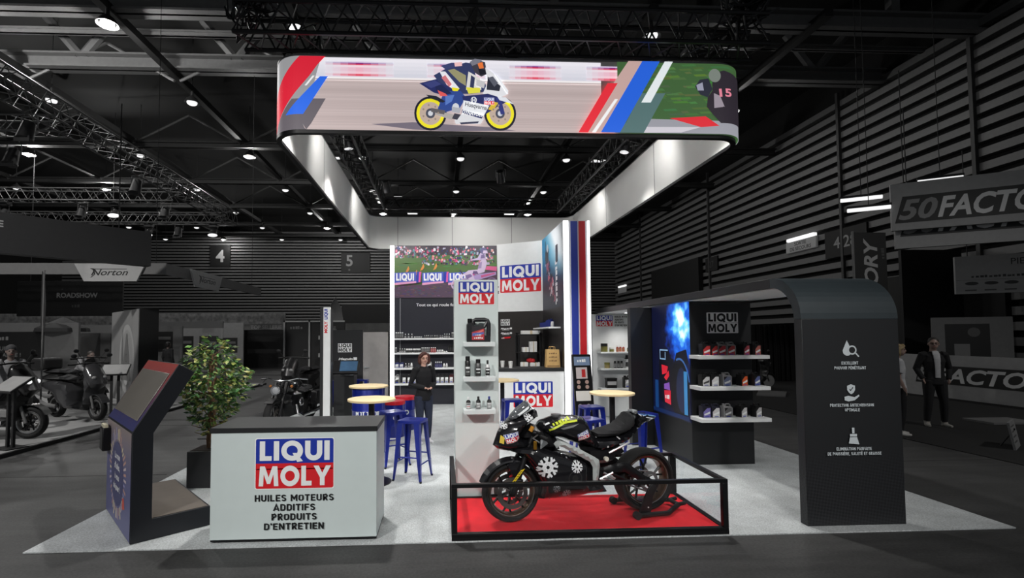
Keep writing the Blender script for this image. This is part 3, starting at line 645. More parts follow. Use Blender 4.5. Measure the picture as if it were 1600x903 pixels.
for x0 in (-1.24, -.5, .2):
    P.poly([(x0, 3.26), (x0 + .58, 3.31), (x0 + .58, 3.56), (x0, 3.53)], S(74, 92, 190)); P.poly([(x0, 3.2), (x0 + .58, 3.26), (x0 + .58, 3.31), (x0, 3.26)], S(226, 160, 196)); P.word('LIQUI', x0 + .04, 3.32, x0 + .52, 3.52, WHITE)
    P.poly([(x0 + .58, 3.27), (x0 + .64, 3.27), (x0 + .66, 3.56), (x0 + .6, 3.56)], S(40, 60, 170)); P.poly([(x0 + .64, 3.28), (x0 + .69, 3.28), (x0 + .72, 3.56), (x0 + .66, 3.56)], S(214, 90, 160))
LI = S(206, 186, 214); 
P.poly([(.75, 3.08), (1.52, 3.1), (1.52, 3.62), (1.25, 3.6), (.95, 3.4)], S(74, 50, 72)); P.poly([(1.2, 3.62), (1.52, 3.58), (1.52, 3.7), (1.25, 3.72)], S(216, 90, 140))
P.poly([(.28, 3.14), (.36, 3.12), (.75, 3.42), (1.05, 3.5), (1.5, 3.56), (1.5, 3.48), (1.1, 3.36), (.8, 3.3), (.62, 3.4), (.5, 3.3)], S(170, 146, 196)); P.ring(.42, 3.2, .14, .03, LI)
P.poly([(.62, 3.5), (.75, 3.6), (1.0, 3.62), (1.08, 3.86), (1.2, 3.96), (1.26, 3.8), (1.18, 3.55), (.95, 3.48), (.85, 3.52), (.95, 3.28), (.86, 3.22), (.72, 3.42)], LI)
P.poly([(.72, 3.86), (1.0, 3.94), (1.08, 4.08), (1.22, 4.06), (1.22, 3.9), (1.06, 3.88)], S(190, 170, 206)); P.circ(1.16, 4.13, .09, S(84, 78, 130)); P.poly([(1.14, 4.06), (1.28, 4.06), (1.26, 4.14), (1.16, 4.14)], LI)
P.circ(.44, 3.2, .09, S(60, 44, 64)); P.ring(1.38, 3.26, .15, .04, S(120, 96, 130))
for a, c in (((.7, 3.36), (.86, 3.44), (.8, 3.5), (.66, 3.46)), (120, 98, 150)), (((1.0, 3.64), (1.1, 3.66), (1.12, 3.84), (1.04, 3.8)), (160, 136, 180)), (((.86, 3.5), (1.02, 3.5), (.98, 3.58), (.88, 3.58)), (96, 70, 120)), (((1.08, 3.92), (1.2, 3.94), (1.18, 4.04), (1.1, 4.02)), (110, 90, 140)), (((.5, 3.36), (.64, 3.46), (.6, 3.54), (.48, 3.44)), (226, 214, 236)), (((1.1, 3.4), (1.46, 3.5), (1.46, 3.54), (1.08, 3.46)), (200, 90, 140)), (((.62, 3.5), (.52, 3.62), (.5, 3.6), (.58, 3.48)), (60, 50, 80)): P.poly(list(a), S(*c)); P.l -= P.step * .8
P.text('Tout ce qui roule fonctionne mieux', .24, 2.63, .075, S(225, 225, 228), .022, w=1.8)
P.out('motocross_picture', PRINT, vw)
# ---- diagonal wall with the coloured sign, black lower half
dw = thing('angled_wall', 'angled white wall with the red and blue sign above the bar', 'display wall', (1.53, 13.3, .0125), math.atan2(-.63, 1.12))
DWL = math.hypot(1.12, .63)
MB().box(0.002, 0, 2.47, DWL, .12, 4.31).build('upper_panel', whitep, dw, bevel=.004)
MB().box(0.002, .0, 0, DWL, .12, 2.47).build('lower_panel', darkb, dw, bevel=.004)
p = PR(plane((0, -.001, 0), (1, 0, 0))); p.logo(.09, 2.98, 1.15); p.out('sign_print', PRINT, dw)
p = PR(plane((0, -.001, 0), (1, 0, 0))); p.logo(.1, 2.1, .26, 2)
def small_brands(p, u, v, s, red=True):
    for k in range(2):
        p.text('Meguin', u + .28 * s, v - .13 * s - k * .2 * s, .06 * s, WHITE, .04, w=.4 * s, shear=.25); p.rect(u + .5 * s, v - .135 * s - k * .2 * s, u + .6 * s, v - .06 * s - k * .2 * s, WHITE); p.rect(u + .14 * s, v - .17 * s - k * .2 * s, u + .48 * s, v - .155 * s - k * .2 * s, WHITE)
    if red: p.poly([(u + .1 * s, v - .55 * s), (u + .5 * s, v - .52 * s), (u + .55 * s, v - .45 * s), (u + .2 * s, v - .47 * s)], RED); p.marks(3, u + .18 * s, v - .54 * s, .06 * s, .14 * s, WHITE)
small_brands(p, .05, 2.08, .62); p.out('small_signs', PRINT, dw)
# ---- striped tower
tw = thing('striped_tower', 'tall square tower with blue and red stripes and two glowing edge strips', 'tower', (2.65, 10.5, .0125))
MB().box(0, 0, 0, .585, 2.2, 4.32).build('body', mat('tower_white', S(206, 207, 212), .45, var=.03), tw, bevel=.004)
MB().box(.004, -.035, .01, .115, -.001, 4.315).build('led_strip', glow, tw, bevel=.006); MB().box(.535, -.03, .01, .583, -.001, 4.315).build('led_strip', glow, tw, bevel=.006)
p = PR(plane((0, -.001, 0), (1, 0, 0))); p.rect(.17, .01, .32, 4.31, S(36, 56, 156)); p.rect(.345, .01, .49, 4.31, S(196, 26, 38)); p.out('stripes', PRINT, tw)
# side facing the bar: picture above, black below
p = PR(plane((-.001, 2.19, 0), (0, -1, 0)))
def sidebg(u, v):
    t = (v - 2.47) / 1.84; d = math.hypot((u - .55) * .6, t - .82)
    a = (40, 44, 62); b = (20, 150, 205); c = (226, 232, 238); k = max(0, min(1, (t - .28) * 2.2)); w = max(0, min(1, (t - .45) * 1.6 + (u - 1.0) * .9 * k))
    return S(*[max(0, min(255, (a[i] + (b[i] - a[i]) * k) * (1 - w) + c[i] * w)) for i in range(3)])
p.maxe = .3; p.rect(.01, 2.47, 2.18, 4.31, sidebg); p.maxe = None
p.rect(.01, .01, 2.18, 2.47, S(40, 37, 37))
for i in range(70):
    t = R_.random(); u = .45 + .75 * t + R_.gauss(0, .1); v = 3.75 - 1.0 * t + R_.gauss(0, .1); a = R_.uniform(.03, .09)
    p.poly([(u - a, v - a), (u + a, v - a * .6), (u + a * .5, v + a), (u - a * .8, v + a * .6)], S(*R_.choice([(36, 34, 52), (150, 40, 60), (210, 206, 212), (70, 40, 70), (190, 100, 120), (30, 30, 44)]))); p.l -= p.step * .9
p.poly([(.42, 3.6), (.72, 3.62), (.8, 3.95), (.62, 4.02), (.45, 3.9)], S(28, 30, 46)); p.circ(.66, 3.98, .1, S(210, 214, 220)); p.rect(.4, 3.7, .46, 4.2, S(30, 40, 60))
p.marks(9, 1.66, 3.15, .2, 1.1, S(232, 232, 236), rot=PI / 2); p.rect(1.5, 2.6, 1.54, 3.4, S(226, 228, 232)); p.circ(1.52, 2.58, .05, WHITE); p.rect(1.52, 3.5, 1.72, 3.9, S(60, 58, 70))
p.out('side_picture', PRINT, tw)
MB().box(-.28, .3, 1.985, -.001, 2.1, 2.02).build('shelf_board', whitep, tw, bevel=.003)
# ---- bar counter
bar = thing('bar_counter', 'white bar counter with black worktop and the red and blue sign, below the angled wall', 'bar', (1.0, 10.5, .0125))
MB().box(.0, .02, 0, 1.64, .6, 1.06).build('body', whitep, bar, bevel=.004); MB().box(-.02, 0, 1.06, 1.645, .64, 1.13).build('worktop', blackp, bar, bevel=.005)
p = PR(plane((0, .019, 0), (1, 0, 0))); p.logo(.54, .3, .85); p.out('sign_print', PRINT, bar)
# ---- low cabin with door
cb = thing('storage_cabin', 'low black cabin behind the tall tables with a pale grey door', 'cabin', (-2.84, 13.0, .0125))
MB().box(0, 0, 0, .79, .1, 2.0).build('front_panel', blackp, cb, bevel=.004); MB().box(1.46, 0.02, 0, 1.5, .1, 1.96).build('post', blackm, cb)
d_ = MB().box(.8, .03, .01, 1.45, .08, 1.94).build('door', mat('door_grey', S(150, 147, 145), .5), cb, bevel=.004); MB().cyl((.86, -.01, 1.02), (.86, .03, 1.02), .03, n=10).cyl((.86, -.01, 1.02), (.97, -.01, 1.02), .012, n=8).build('handle', silver, d_)
p = PR(plane((0, -.001, 0), (1, 0, 0))); p.logo(.16, 1.42, .36, 2); small_brands(p, .1, 1.34, .92, False); p.out('small_signs', PRINT, cb)
# ---- totem: thin wall end at the edge of the carpet
tt = thing('totem_wall', 'thin white topped totem wall with black side, standing beside the cruiser motorcycle', 'totem', (-2.42, 10.0, .0125))
MB().box(.065, 0, 0, .2, .06, 2.42).build('white_panel', whitep, tt, bevel=.004); MB().box(0, .0, 0, .064, .9, 2.43).build('black_panel', blackp, tt, bevel=.004)
p = PR(plane((0, -.001, 0), (1, 0, 0)))
p.text('LIQUI', .145, 2.28, .06, BLUE, .04, rot=PI / 2); p.text('MOLY', .145, 2.02, .06, RED, .04, rot=PI / 2); p.out('sign_print', PRINT, tt)
# ---- arched canopy
AX0, AX1, AY0, AY1, AZ, AR, AT = 3.49, 4.47, 4.62, 11.0, 2.42, .44, .1
ar = thing('arched_canopy', 'black arched canopy whose front leg carries white icons and slogans', 'canopy', (AX0, AY0, .0125)); aw = AX1 - AX0
def arch_prof(o):  # outer offset o inward
    return [(o, 0)] + [(AR - (AR - o) * math.cos(t), AZ - AR + (AR - o) * math.sin(t)) for t in [i * PI / 24 for i in range(13)]] + [(AY1 - AY0, AZ - o)]
m_carb = mat('black_carbon_laminate', S(38, 39, 41), .42, var=.0)
def carb():
    nt = m_carb.node_tree; N = nt.nodes; L = nt.links; b = N['Principled BSDF']; tc = N.new('ShaderNodeTexCoord'); ck = N.new('ShaderNodeTexChecker'); ck.inputs['Scale'].default_value = 46
    ck.inputs[1].default_value = S(33, 34, 36); ck.inputs[2].default_value = S(44, 45, 48); mp = N.new('ShaderNodeMapping'); mp.inputs['Rotation'].default_value = (0, .6, 0); L.new(tc.outputs['Object'], mp.inputs[0]); L.new(mp.outputs[0], ck.inputs[0])
    sx = N.new('ShaderNodeSeparateXYZ'); L.new(tc.outputs['Object'], sx.inputs[0]); mr = N.new('ShaderNodeMapRange'); mr.inputs[1].default_value = .75; mr.inputs[2].default_value = .45; L.new(sx.outputs[2], mr.inputs[0])
    mx = N.new('ShaderNodeMix'); mx.data_type = 'RGBA'; mx.inputs[6].default_value = S(38, 39, 41); L.new(mr.outputs[0], mx.inputs[0]); L.new(ck.outputs[0], mx.inputs[7]); L.new(mx.outputs[2], b.inputs['Base Color'])
carb()
o_, i_ = arch_prof(0), arch_prof(AT)
PRF = o_ + i_[::-1]
fx = lambda a, b, t: (t, a, b)
MB().prism([o_[0], o_[1], i_[1], i_[0]], fx, 0, aw).build('front_leg', m_carb, ar, bevel=.005)
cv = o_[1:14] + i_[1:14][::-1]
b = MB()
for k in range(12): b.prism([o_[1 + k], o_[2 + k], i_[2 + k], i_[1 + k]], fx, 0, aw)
b.build('curved_top', mat('painted_sheen_laminate', S(54, 62, 66), .42), ar)  # sheen of the stand lights is painted in as a lighter blue-grey
MB().prism([o_[13], o_[14], i_[14], i_[13]], fx, 0, aw).build('roof', blackp, ar, bevel=.004)
MB().box(.05, AR, AZ - AT - .012, aw - .05, AY1 - AY0 - .02, AZ - AT - .0005).build('white_soffit', whitep, ar)
for y in (.9, 2.9, 5.9):
    MB().cyl((.55, y, AZ - AT - .02), (.55, y, AZ - AT - .0115), .05, n=16).build('downlight', glow, ar)
    spot((AX0 + .55, AY0 + y, AZ - AT - .03), (AX0 + .5, AY0 + y + .1, 0), 26, 120, .04, .8)
p = PR(plane((0, -.001, 0), (1, 0, 0))); WI = S(214, 222, 226); cx = aw / 2 - .02
p.poly(arc(cx - .02, 1.665, .045, PI * .15, -PI * 1.15, 12) + [(cx - .02, 1.77)], WI); p.ring(cx + .03, 1.675, .045, .014, WI); p.circ(cx + .03, 1.675, .031, S(38, 39, 41)); p.poly([(cx + .058, 1.64), (cx + .068, 1.65), (cx + .1, 1.615), (cx + .09, 1.605)], WI)
p.din('EXCELLENT', cx, 1.535, .029, WI, T=.19); p.din('POUVOIR P\u00c9N\u00c9TRANT', cx, 1.488, .029, WI, T=.19)
p.poly([(cx - .04, 1.33), (cx, 1.345), (cx + .04, 1.33), (cx + .04, 1.29), (cx + .02, 1.26), (cx, 1.25), (cx - .02, 1.26), (cx - .04, 1.29)], WI); p.poly([(cx - .02, 1.295), (cx - .006, 1.278), (cx + .022, 1.312), (cx + .016, 1.318), (cx - .006, 1.292), (cx - .014, 1.301)], S(38, 39, 41))
p.poly([(cx - .07, 1.19), (cx - .07, 1.225), (cx - .03, 1.235), (cx + .03, 1.22), (cx + .075, 1.245), (cx + .08, 1.23), (cx + .03, 1.19), (cx - .03, 1.18)], WI)
p.din('PROTECTION ANTICORROSION', cx, 1.13, .029, WI, T=.19); p.din('OPTIMALE', cx, 1.085, .029, WI, T=.19)
p.rect(cx - .012, .875, cx + .012, .93, WI); p.rect(cx - .035, .845, cx + .035, .87, WI); p.poly([(cx - .035, .84), (cx + .035, .84), (cx + .055, .77), (cx - .05, .78)], WI)
p.din('ELIMINATION PARFAITE', cx, .715, .029, WI, T=.19); p.din('DE POUSSI\u00c8RE, SALET\u00c9 ET GRAISSE', cx, .67, .029, WI, T=.19); p.out('slogans', PRINT, ar)
# ---- display block with shelves below the canopy
db = thing('display_block', 'black display block under the canopy with three white shelves and lit flank poster', 'display wall', (3.53, 6.85, .0125))
MB().box(0, 0, 0, .9, 1.25, 2.29).build('body', blackp, db, bevel=.004)
MB().box(-.36, 1.27, 0, .5, 1.4, 2.29).build('return_panel', mat('return_black', S(22, 23, 26), .4), db, bevel=.004)
for z in (.69, 1.12, 1.545): MB().box(-.02, -.3, z - .05, .96, -.0005, z).build('shelf_board', whitep, db, bevel=.003)
p = PR(plane((0, -.001, 0), (1, 0, 0))); p.logo(.25, 1.85, .46, 2); p.out('sign_print', PRINT, db)
m_burst = mat('blue_burst_picture', S(10, 20, 60), .4, var=0)
def burst():
    nt = m_burst.node_tree; N = nt.nodes; L = nt.links; b = N['Principled BSDF']; tc = N.new('ShaderNodeTexCoord'); mp = N.new('ShaderNodeMapping'); mp.inputs['Location'].default_value = (0, -.2, -1.6); mp.inputs['Scale'].default_value = (0, 1, .8)
    L.new(tc.outputs['Object'], mp.inputs[0]); nz = N.new('ShaderNodeTexNoise'); nz.inputs['Scale'].default_value = 4; nz.inputs['Detail'].default_value = 6; L.new(tc.outputs['Object'], nz.inputs['Vector'])
    ln = N.new('ShaderNodeVectorMath'); ln.operation = 'LENGTH'; L.new(mp.outputs[0], ln.inputs[0]); ad = N.new('ShaderNodeMath'); ad.operation = 'MULTIPLY_ADD'; L.new(nz.outputs[0], ad.inputs[0]); ad.inputs[1].default_value = .9; L.new(ln.outputs['Value'], ad.inputs[2])
    cr = N.new('ShaderNodeValToRGB'); L.new(ad.outputs[0], cr.inputs[0]); e = cr.color_ramp.elements; e[0].position = .5; e[0].color = S(235, 245, 255); e[1].position = 1.1; e[1].color = S(10, 14, 40)
    for pos, c in ((.6, S(110, 200, 255)), (.72, S(26, 96, 210)), (.9, S(14, 40, 120))): n = e.new(pos); n.color = c
    L.new(cr.outputs[0], b.inputs['Base Color']); L.new(cr.outputs[0], b.inputs['Emission Color']); b.inputs['Emission Strength'].default_value = .95
burst()
po = MB().box(-.012, .0, .58, -.0005, 1.22, 2.3).build('lit_poster', m_burst, db)
p = PR(plane((-.0125, 1.22, 0), (0, -1, 0))); DK2 = S(14, 16, 30)
p.poly([(.24, .8), (.72, .7), (.74, 1.46), (.5, 1.5), (.3, 1.6), (.24, 1.5)], DK2); p.poly([(.24, 1.5), (.24, 1.6), (.56, 1.62), (.62, 1.55), (.6, 1.46), (.5, 1.44)], DK2)
for a in ((.28, 1.58, .56, 1.6), (.28, 1.44, .48, 1.46), (.28, 1.44, .3, 1.6), (.46, 1.45, .48, 1.56)): p.rect(*a, S(150, 190, 230))
p.poly(arc(.93, 1.02, .3, 0, 2 * PI, 24, .46)[:-1], S(12, 12, 20)); p.poly(arc(.99, 1.02, .17, 0, 2 * PI, 24, .33)[:-1], S(22, 34, 70)); p.poly([(.76, 1.4), (1.2, 1.42), (1.14, 1.62), (.84, 1.56)], S(16, 18, 34)); p.poly(arc(.93, 1.02, .31, .3, 1.9, 10, .47) + arc(.93, 1.02, .28, 1.9, .3, 10, .44), S(60, 110, 180))
p.poly([(.34, 1.36), (.56, 1.34), (.52, 1.24), (.36, 1.2)], S(226, 40, 60)); p.poly([(.42, 1.16), (.58, 1.28), (.6, 1.2), (.5, 1.12)], S(226, 40, 60)); p.poly([(.42, 1.06), (.6, 1.1), (.62, .98), (.42, .98)], S(140, 90, 190)); p.poly([(.42, .96), (.64, .98), (.64, .76), (.44, .78)], S(224, 40, 64)); p.marks(3, .53, .84, .07, .14, WHITE)
p.rect(.02, .6, 1.2, .66, S(14, 40, 90)); p.rect(.1, .66, .22, 1.1, S(24, 70, 130)); p.rect(1.06, .68, 1.16, 1.3, S(60, 140, 200)); p.out('poster_print', mat('poster_backlit', attr=True, rough=.4, var=0, emit=.4), db)
# ---- white shelf wall at the end of the canopy
ww = thing('white_shelf_wall', 'white shelf wall at the far end of the canopy with small sign and three shelves', 'display wall', (3.42, 11.0, .0125))
MB().box(0, .015, 0, 1.0, .12, 2.3).build('panel', whitep, ww, bevel=.004)
for z in (1.09, 1.455, .655): MB().box(.1, -.25, z - .035, .95, .0145, z).build('shelf_board', whitep, ww, bevel=.003)
p = PR(plane((0, .014, 0), (1, 0, 0))); p.logo(.09, 2.03, .38)
for k, s_ in enumerate(('HUILES MOTEURS', 'ADDITIFS', 'PRODUITS', "D'ENTRETIEN")): p.din(s_, .52, 2.22 - k * .064, .042, BLACK, T=.2, align=-1)
p.out('sign_print', PRINT, ww)
# ---- white display column behind the plinth
wc = thing('display_column', 'slim white column behind the red plinth with sign and three little shelves', 'display column', (.155, 5.57, .0125))
MB().box(0, 0, 0, .495, .45, 2.47).build('body', mat('column_white', S(214, 224, 222), .4, var=.02), wc, bevel=.006)
wsh = mat('column_shelf_white', S(222, 228, 228), .4, var=.02)
for z in (1.765, 1.385, 1.03):
    s_ = MB().box(.09, -.2, z - .05, .44, -.0005, z).build('shelf_board', wsh, wc, bevel=.004)
p = PR(plane((0, -.001, 0), (1, 0, 0))); p.logo(.045, 2.19, .405); p.out('sign_print', PRINT, wc)
# ---- reception counter
rc = thing('reception_counter', 'white reception counter with black top, big red and blue sign and slogan lines', 'counter', (-2.07, 4.55, .0125))
MB().box(.008, .01, .03, 1.482, .6, .975).build('body', mat('counter_white', S(205, 216, 215), .4, var=.02), rc, bevel=.003)
MB().box(0, 0, .975, 1.49, .61, 1.02).build('worktop', blackp, rc, bevel=.004); MB().box(.01, .02, .011, 1.48, .59, .03).build('plinth_strip', blackm, rc)
p = PR(plane((0, .009, 0), (1, 0, 0))); p.logo(.405, .475, .69)
for k, (s_, w_) in enumerate((('HUILES MOTEURS', .7), ('ADDITIFS', .37), ('PRODUITS', .4), ("D'ENTRETIEN", .53))): p.din(s_, .75, .363 - k * .083, .058, S(22, 22, 24), w=w_)
p.out('sign_print', PRINT, rc)
# ---- inclined touch-screen kiosk
kk = thing('touchscreen_kiosk', 'dark inclined touchscreen kiosk with a low step, beside the plant', 'kiosk', (-2.76, 4.58, .012), math.atan2(.655, .755))
prof = [(0, 0), (0, .985), (.365, 1.585), (.5, 1.5), (.165, .96), (.165, .185), (.66, .185), (.66, 0)]
KW = 1.28       # local x = s, local y = t
m_kio = mat('kiosk_black', S(33, 35, 40), .45)
MB().prism(prof, lambda a, b, t: (a, t, b), 0, KW).build('body', m_kio, kk, bevel=.005)
MB().box(.17, .02, .186, .64, KW - .02, .189).build('step_cover', mat('step_taupe', S(104, 96, 88), .7), kk)
fr = plane((-.002, KW, 0), (0, -1, 0)); NVK = S(78, 80, 116)
p = PR(fr); p.maxe = .25
p.rect(.01, .01, KW - .01, .975, lambda u, v: S(*[max(0, min(255, a + (b_ - a) * max(0, min(1, (v - .55) * 2.2)))) for a, b_ in zip((98, 100, 138), (140, 126, 122))])); p.maxe = None
for i in range(46):
    a = 2 * PI * i / 46; c_ = S(*(R_.choice([(226, 212, 170), (200, 184, 190), (190, 150, 140), (160, 158, 200)]))); r0 = .33; r1 = .33 + R_.uniform(.05, .13)
    p.poly([(.62 + r0 * math.cos(a - .03), .5 + r0 * math.sin(a - .03)), (.62 + r1 * math.cos(a - .03), .5 + r1 * math.sin(a - .03)), (.62 + r1 * math.cos(a + .03), .5 + r1 * math.sin(a + .03)), (.62 + r0 * math.cos(a + .03), .5 + r0 * math.sin(a + .03))], c_); p.l -= p.step
p.l += p.step
p.poly([(.9, .22), (1.02, .24), (.98, .34), (.9, .32)], S(196, 90, 80)); p.circ(.62, .5, .31, NVK)
for k, s_ in enumerate(('La roue', "d'huiles,", '\u00e0 vous', 'de jouer !')): p.text(s_, .62, .64 - k * .1, .06, S(226, 226, 230), .03)
p.out('front_print', PRINT, kk)
n_ = Vector((-.6, 0, .365)).normalized(); up = Vector((.365, 0, .6)).normalized()
hd = lambda u, v, l: Vector((0, KW, .985)) + Vector((0, -1, 0)) * u + up * v + n_ * l
p = PR(hd); p.maxe = .25; p.rect(.008, .008, KW - .008, .694, lambda u, v: S(*[a + (b_ - a) * max(0, min(1, (v - .1) * 1.8)) for a, b_ in zip((58, 60, 104), (150, 62, 56))])); p.out('head_print', PRINT, kk)
b = MB(); vs = [hd(*c) for c in ((.07, .1, .002), (KW - .07, .1, .002), (KW - .07, .59, .002), (.07, .59, .002), (.07, .1, .012), (KW - .07, .1, .012), (KW - .07, .59, .012), (.07, .59, .012))]
b.add(vs, [(0, 3, 2, 1), (4, 5, 6, 7), (0, 1, 5, 4), (1, 2, 6, 5), (2, 3, 7, 6), (3, 0, 4, 7)]); b.build('screen', mat('painted_reflection_glass', S(130, 126, 120), .22, var=.1, scale=3, coat=.6), kk, bevel=.004)  # pale grey base colour stands in for reflections on the screen
b = MB(); b.box(-.08, KW - .24, .66, -.004, KW - .05, .9); b.build('leaflet_box', blackm, kk, bevel=.012); MB().box(-.066, KW - .23, .86, -.03, KW - .06, .93).build('leaflets', mat('cream_paper', S(190, 184, 160), .7), kk)
# ---- plinth of the race bike
pl = thing('bike_plinth', 'low black framed plinth with red carpet and glass guards around the race bike', 'plinth', (.09, 4.49, .012))
PW, PD = 2.55, 1.06; bf = blackm
MB().box(0, 0, 0, PW, PD, .035).build('base', bf, pl)
MB().box(.05, .05, .035, PW - .05, PD - .03, .048).build('red_carpet', mat('red_carpet', S(232, 30, 44), .9, var=.12, scale=6, bump=.4), pl)
MB().box(0, 0, .035, PW, .05, .06).build('front_sill', bf, pl, bevel=.003); MB().box(PW - .05, .05, .035, PW, PD, .06).build('side_sill', bf, pl, bevel=.003)
for (x, y, w) in ((0, 0, .05), (PW - .05, 0, .05), (PW - .07, PD - .05, .07), (0, PD - .05, .05)): MB().box(x, y, .06 if y == 0 else .035, x + w, y + .05, .465).build('post', bf, pl, bevel=.003)
for a in ((0, 0, PW, .045), (0, .045, .045, PD), (PW - .045, .045, PW, PD), (1.2, PD - .045, PW - .045, PD)): MB().box(a[0], a[1], .465, a[2], a[3], .5).build('top_rail', bf, pl, bevel=.003)
glass = bpy.data.materials.new('guard_glass'); glass.use_nodes = True
def glass_nodes():
    nt = glass.node_tree; N = nt.nodes; L = nt.links; N.remove(N['Principled BSDF']); o = N['Material Output']
    tr = N.new('ShaderNodeBsdfTransparent'); tr.inputs[0].default_value = (.97, .98, .985, 1); gl = N.new('ShaderNodeBsdfGlossy'); gl.inputs['Roughness'].default_value = .02
    mx = N.new('ShaderNodeMixShader'); mx.inputs[0].default_value = .045; L.new(tr.outputs[0], mx.inputs[1]); L.new(gl.outputs[0], mx.inputs[2]); L.new(mx.outputs[0], o.inputs[0])
glass_nodes()
for a in ((.05, .02, PW - .05, .024), (PW - .026, .05, PW - .022, PD - .05), (.02, .05, .024, PD - .05)): MB().box(a[0], a[1], .06, a[2], a[3], .465).build('glass_guard', glass, pl)
MB().box(0.045, PD - .05, .035, 1.2, PD - .02, .06).build('back_sill', bf, pl)

# ================================================================ movable furniture of the stand
wood = mat('birch_tabletop', S(226, 204, 160), .5, var=.08, scale=5)
def rot2(a): return Matrix.Rotation(a, 4, 'Z')
def make_stool(label):
    t = thing('bar_stool', label, 'stool', (0, 0, 0), 0, 'blue metal bar stools')
    b = MB(); w = .158; b.prism(rrect(-w, -w, w, w, .035), lambda x, y, z: (x, y, z), .722, .752)
    b.prism(rrect(-w + .012, -w + .012, w - .012, w - .012, .03), lambda x, y, z: (x, y, z), .752, .757); b.prism(rrect(-.05, -.014, .05, .014, .013), lambda x, y, z: (x, y, z), .757, .759, 1)
    b.build('seat', [bluem, blackm], t, bevel=.006)
    for sx, sy in ((-1, -1), (1, -1), (1, 1), (-1, 1)):
        l = MB(); T = []; tx, ty, bx, by = .15 * sx, .15 * sy, .195 * sx, .195 * sy
        for (cx, cy, z, k) in ((tx, ty, .722, .075), (bx * .9, by * .9, .3, .05), (bx, by, .012, .026)): T.append([(cx, cy, z), (cx - sx * k, cy, z), (cx - sx * k, cy - sy * .006, z), (cx - sx * .006, cy - sy * .006, z), (cx - sx * .006, cy - sy * k, z), (cx, cy - sy * k, z)])
        for a, c in ((0, 1), (1, 2)):
            n = 6; l.add(T[a] + T[c], [(i, (i + 1) % n, n + (i + 1) % n, n + i) for i in range(n)] + [tuple(range(n))[::-1], tuple(range(n, 2 * n))])
        lg = l.build('leg', bluem, t); MB().cyl((bx * .97, by * .97, 0), (bx * .97, by * .97, .02), .016, n=8).build('rubber_foot', rubber, lg)
    for (z, k) in ((.30, .168), (.22, .178)):
        pts = [(-k, -k), (k, -k), (k, k), (-k, k)]
        for i in ((0, 2) if z > .25 else (1, 3)):
            a, c = pts[i], pts[(i + 1) % 4]; MB().cyl((*a, z), (*c, z), .009, n=8).build('footrest', bluem, t)
    return t
CZ = .012
ST = make_stool('blue metal bar stool in the open behind the reception counter')
ST.location = (-.37, 6.48, CZ); ST.rotation_euler = (0, 0, -.36)
for (x, y, a, l) in ((-.7, 7.2, .5, 'blue metal bar stool half hidden behind the reception counter, by the round table'), (-2.52, 12.3, .1, 'blue metal bar stool beside the black touch terminal near the totem'), (-1.98, 12.5, .0, 'blue metal bar stool behind the drum table, in front of the cabin door'),
        (1.9, 6.36, .45, 'nearer blue metal bar stool at the round table by the striped tower'), (2.28, 7.45, .1, 'further blue metal bar stool at the round table by the striped tower'), (2.78, 6.75, .3, 'blue metal bar stool showing above the tail of the race bike'), (1.2, 8.35, .1, 'dark blue metal bar stool beside the white display column, in front of the bar')):
    dup(ST, (x, y, CZ), a, l)
def make_table(label, loc):
    t = thing('high_table', label, 'table', loc, 0, 'round standing tables')
    MB().cyl((0, 0, 1.02), (0, 0, 1.05), .3, n=40).build('table_top', wood, t, bevel=.006); MB().cyl((0, 0, .02), (0, 0, 1.02), .038, n=16).build('post', blackm, t); MB().lathe([(.25, 0), (.25, .012), (.06, .03), (.04, .05)], n=28).build('base', blackm, t); return t
TB = make_table('round birch standing table on black post behind the reception counter', (-.88, 6.33, CZ))
dup(TB, (2.34, 6.7, CZ), 0, 'round pale standing table between the striped tower and the lit poster'); dup(TB, (1.09, 8.8, CZ), 0, 'round pale standing table half hidden behind the white display column')
def drum(name, label, loc, r, h, lidm, txt=None, ts=.1, cat='drum', group=None, a0=0, parent_top=False):
    t = thing(name, label, cat, loc, 0, group)
    prof = [(r * .96, 0), (r, .015), (r, h * .33), (r * 1.025, h * .345), (r, h * .36), (r, h * .64), (r * 1.025, h * .655), (r, h * .67), (r, h - .02), (r * .97, h)]
    MB().lathe(prof, n=36).build('barrel', bluem, t)
    if txt:
        p = PR(lambda u, v, l: Vector(((r + l + .002) * math.sin(u / r + a0), -(r + l + .002) * math.cos(u / r + a0), v)), maxe=.04)
        p.din(txt, 0, h * .62 - ts * .5, ts, WHITE, T=.2); p.out('lettering', PRINT, t)
    return t
d = drum('drum_table', 'tall blue oil drum table with a round birch top, behind the front table', (-1.16, 8.0, CZ), .26, 1.02, None, 'MOTOR OIL', .075, 'table', a0=.1)
MB().cyl((0, 0, 1.02), (0, 0, 1.05), .31, n=40).build('table_top', wood, d, bevel=.006)
redl = mat('red_drum_lid', S(204, 26, 44), .4)
for (x, y, l) in ((-.87, 9.2, 'nearer blue drum with a red lid beside the woman'), (-.72, 9.85, 'further blue drum with a red lid, partly behind the nearer one')):
    d = drum('lidded_drum', l, (x, y, CZ), .2, .6, None, None, .07, 'drum', 'blue drums with red lids'); p = PR(lambda u, v, l: Vector(((.2 + l + .004) * math.sin(u / .2 + .25), -(.2 + l + .004) * math.cos(u / .2 + .25), v)), maxe=.03); p.ring(0, .36, .045, .018, WHITE); p.out('emblem', PRINT, d); MB().lathe([(.205, .585), (.21, .62), (.205, .65), (0, .655)], n=32).build('lid', redl, d)
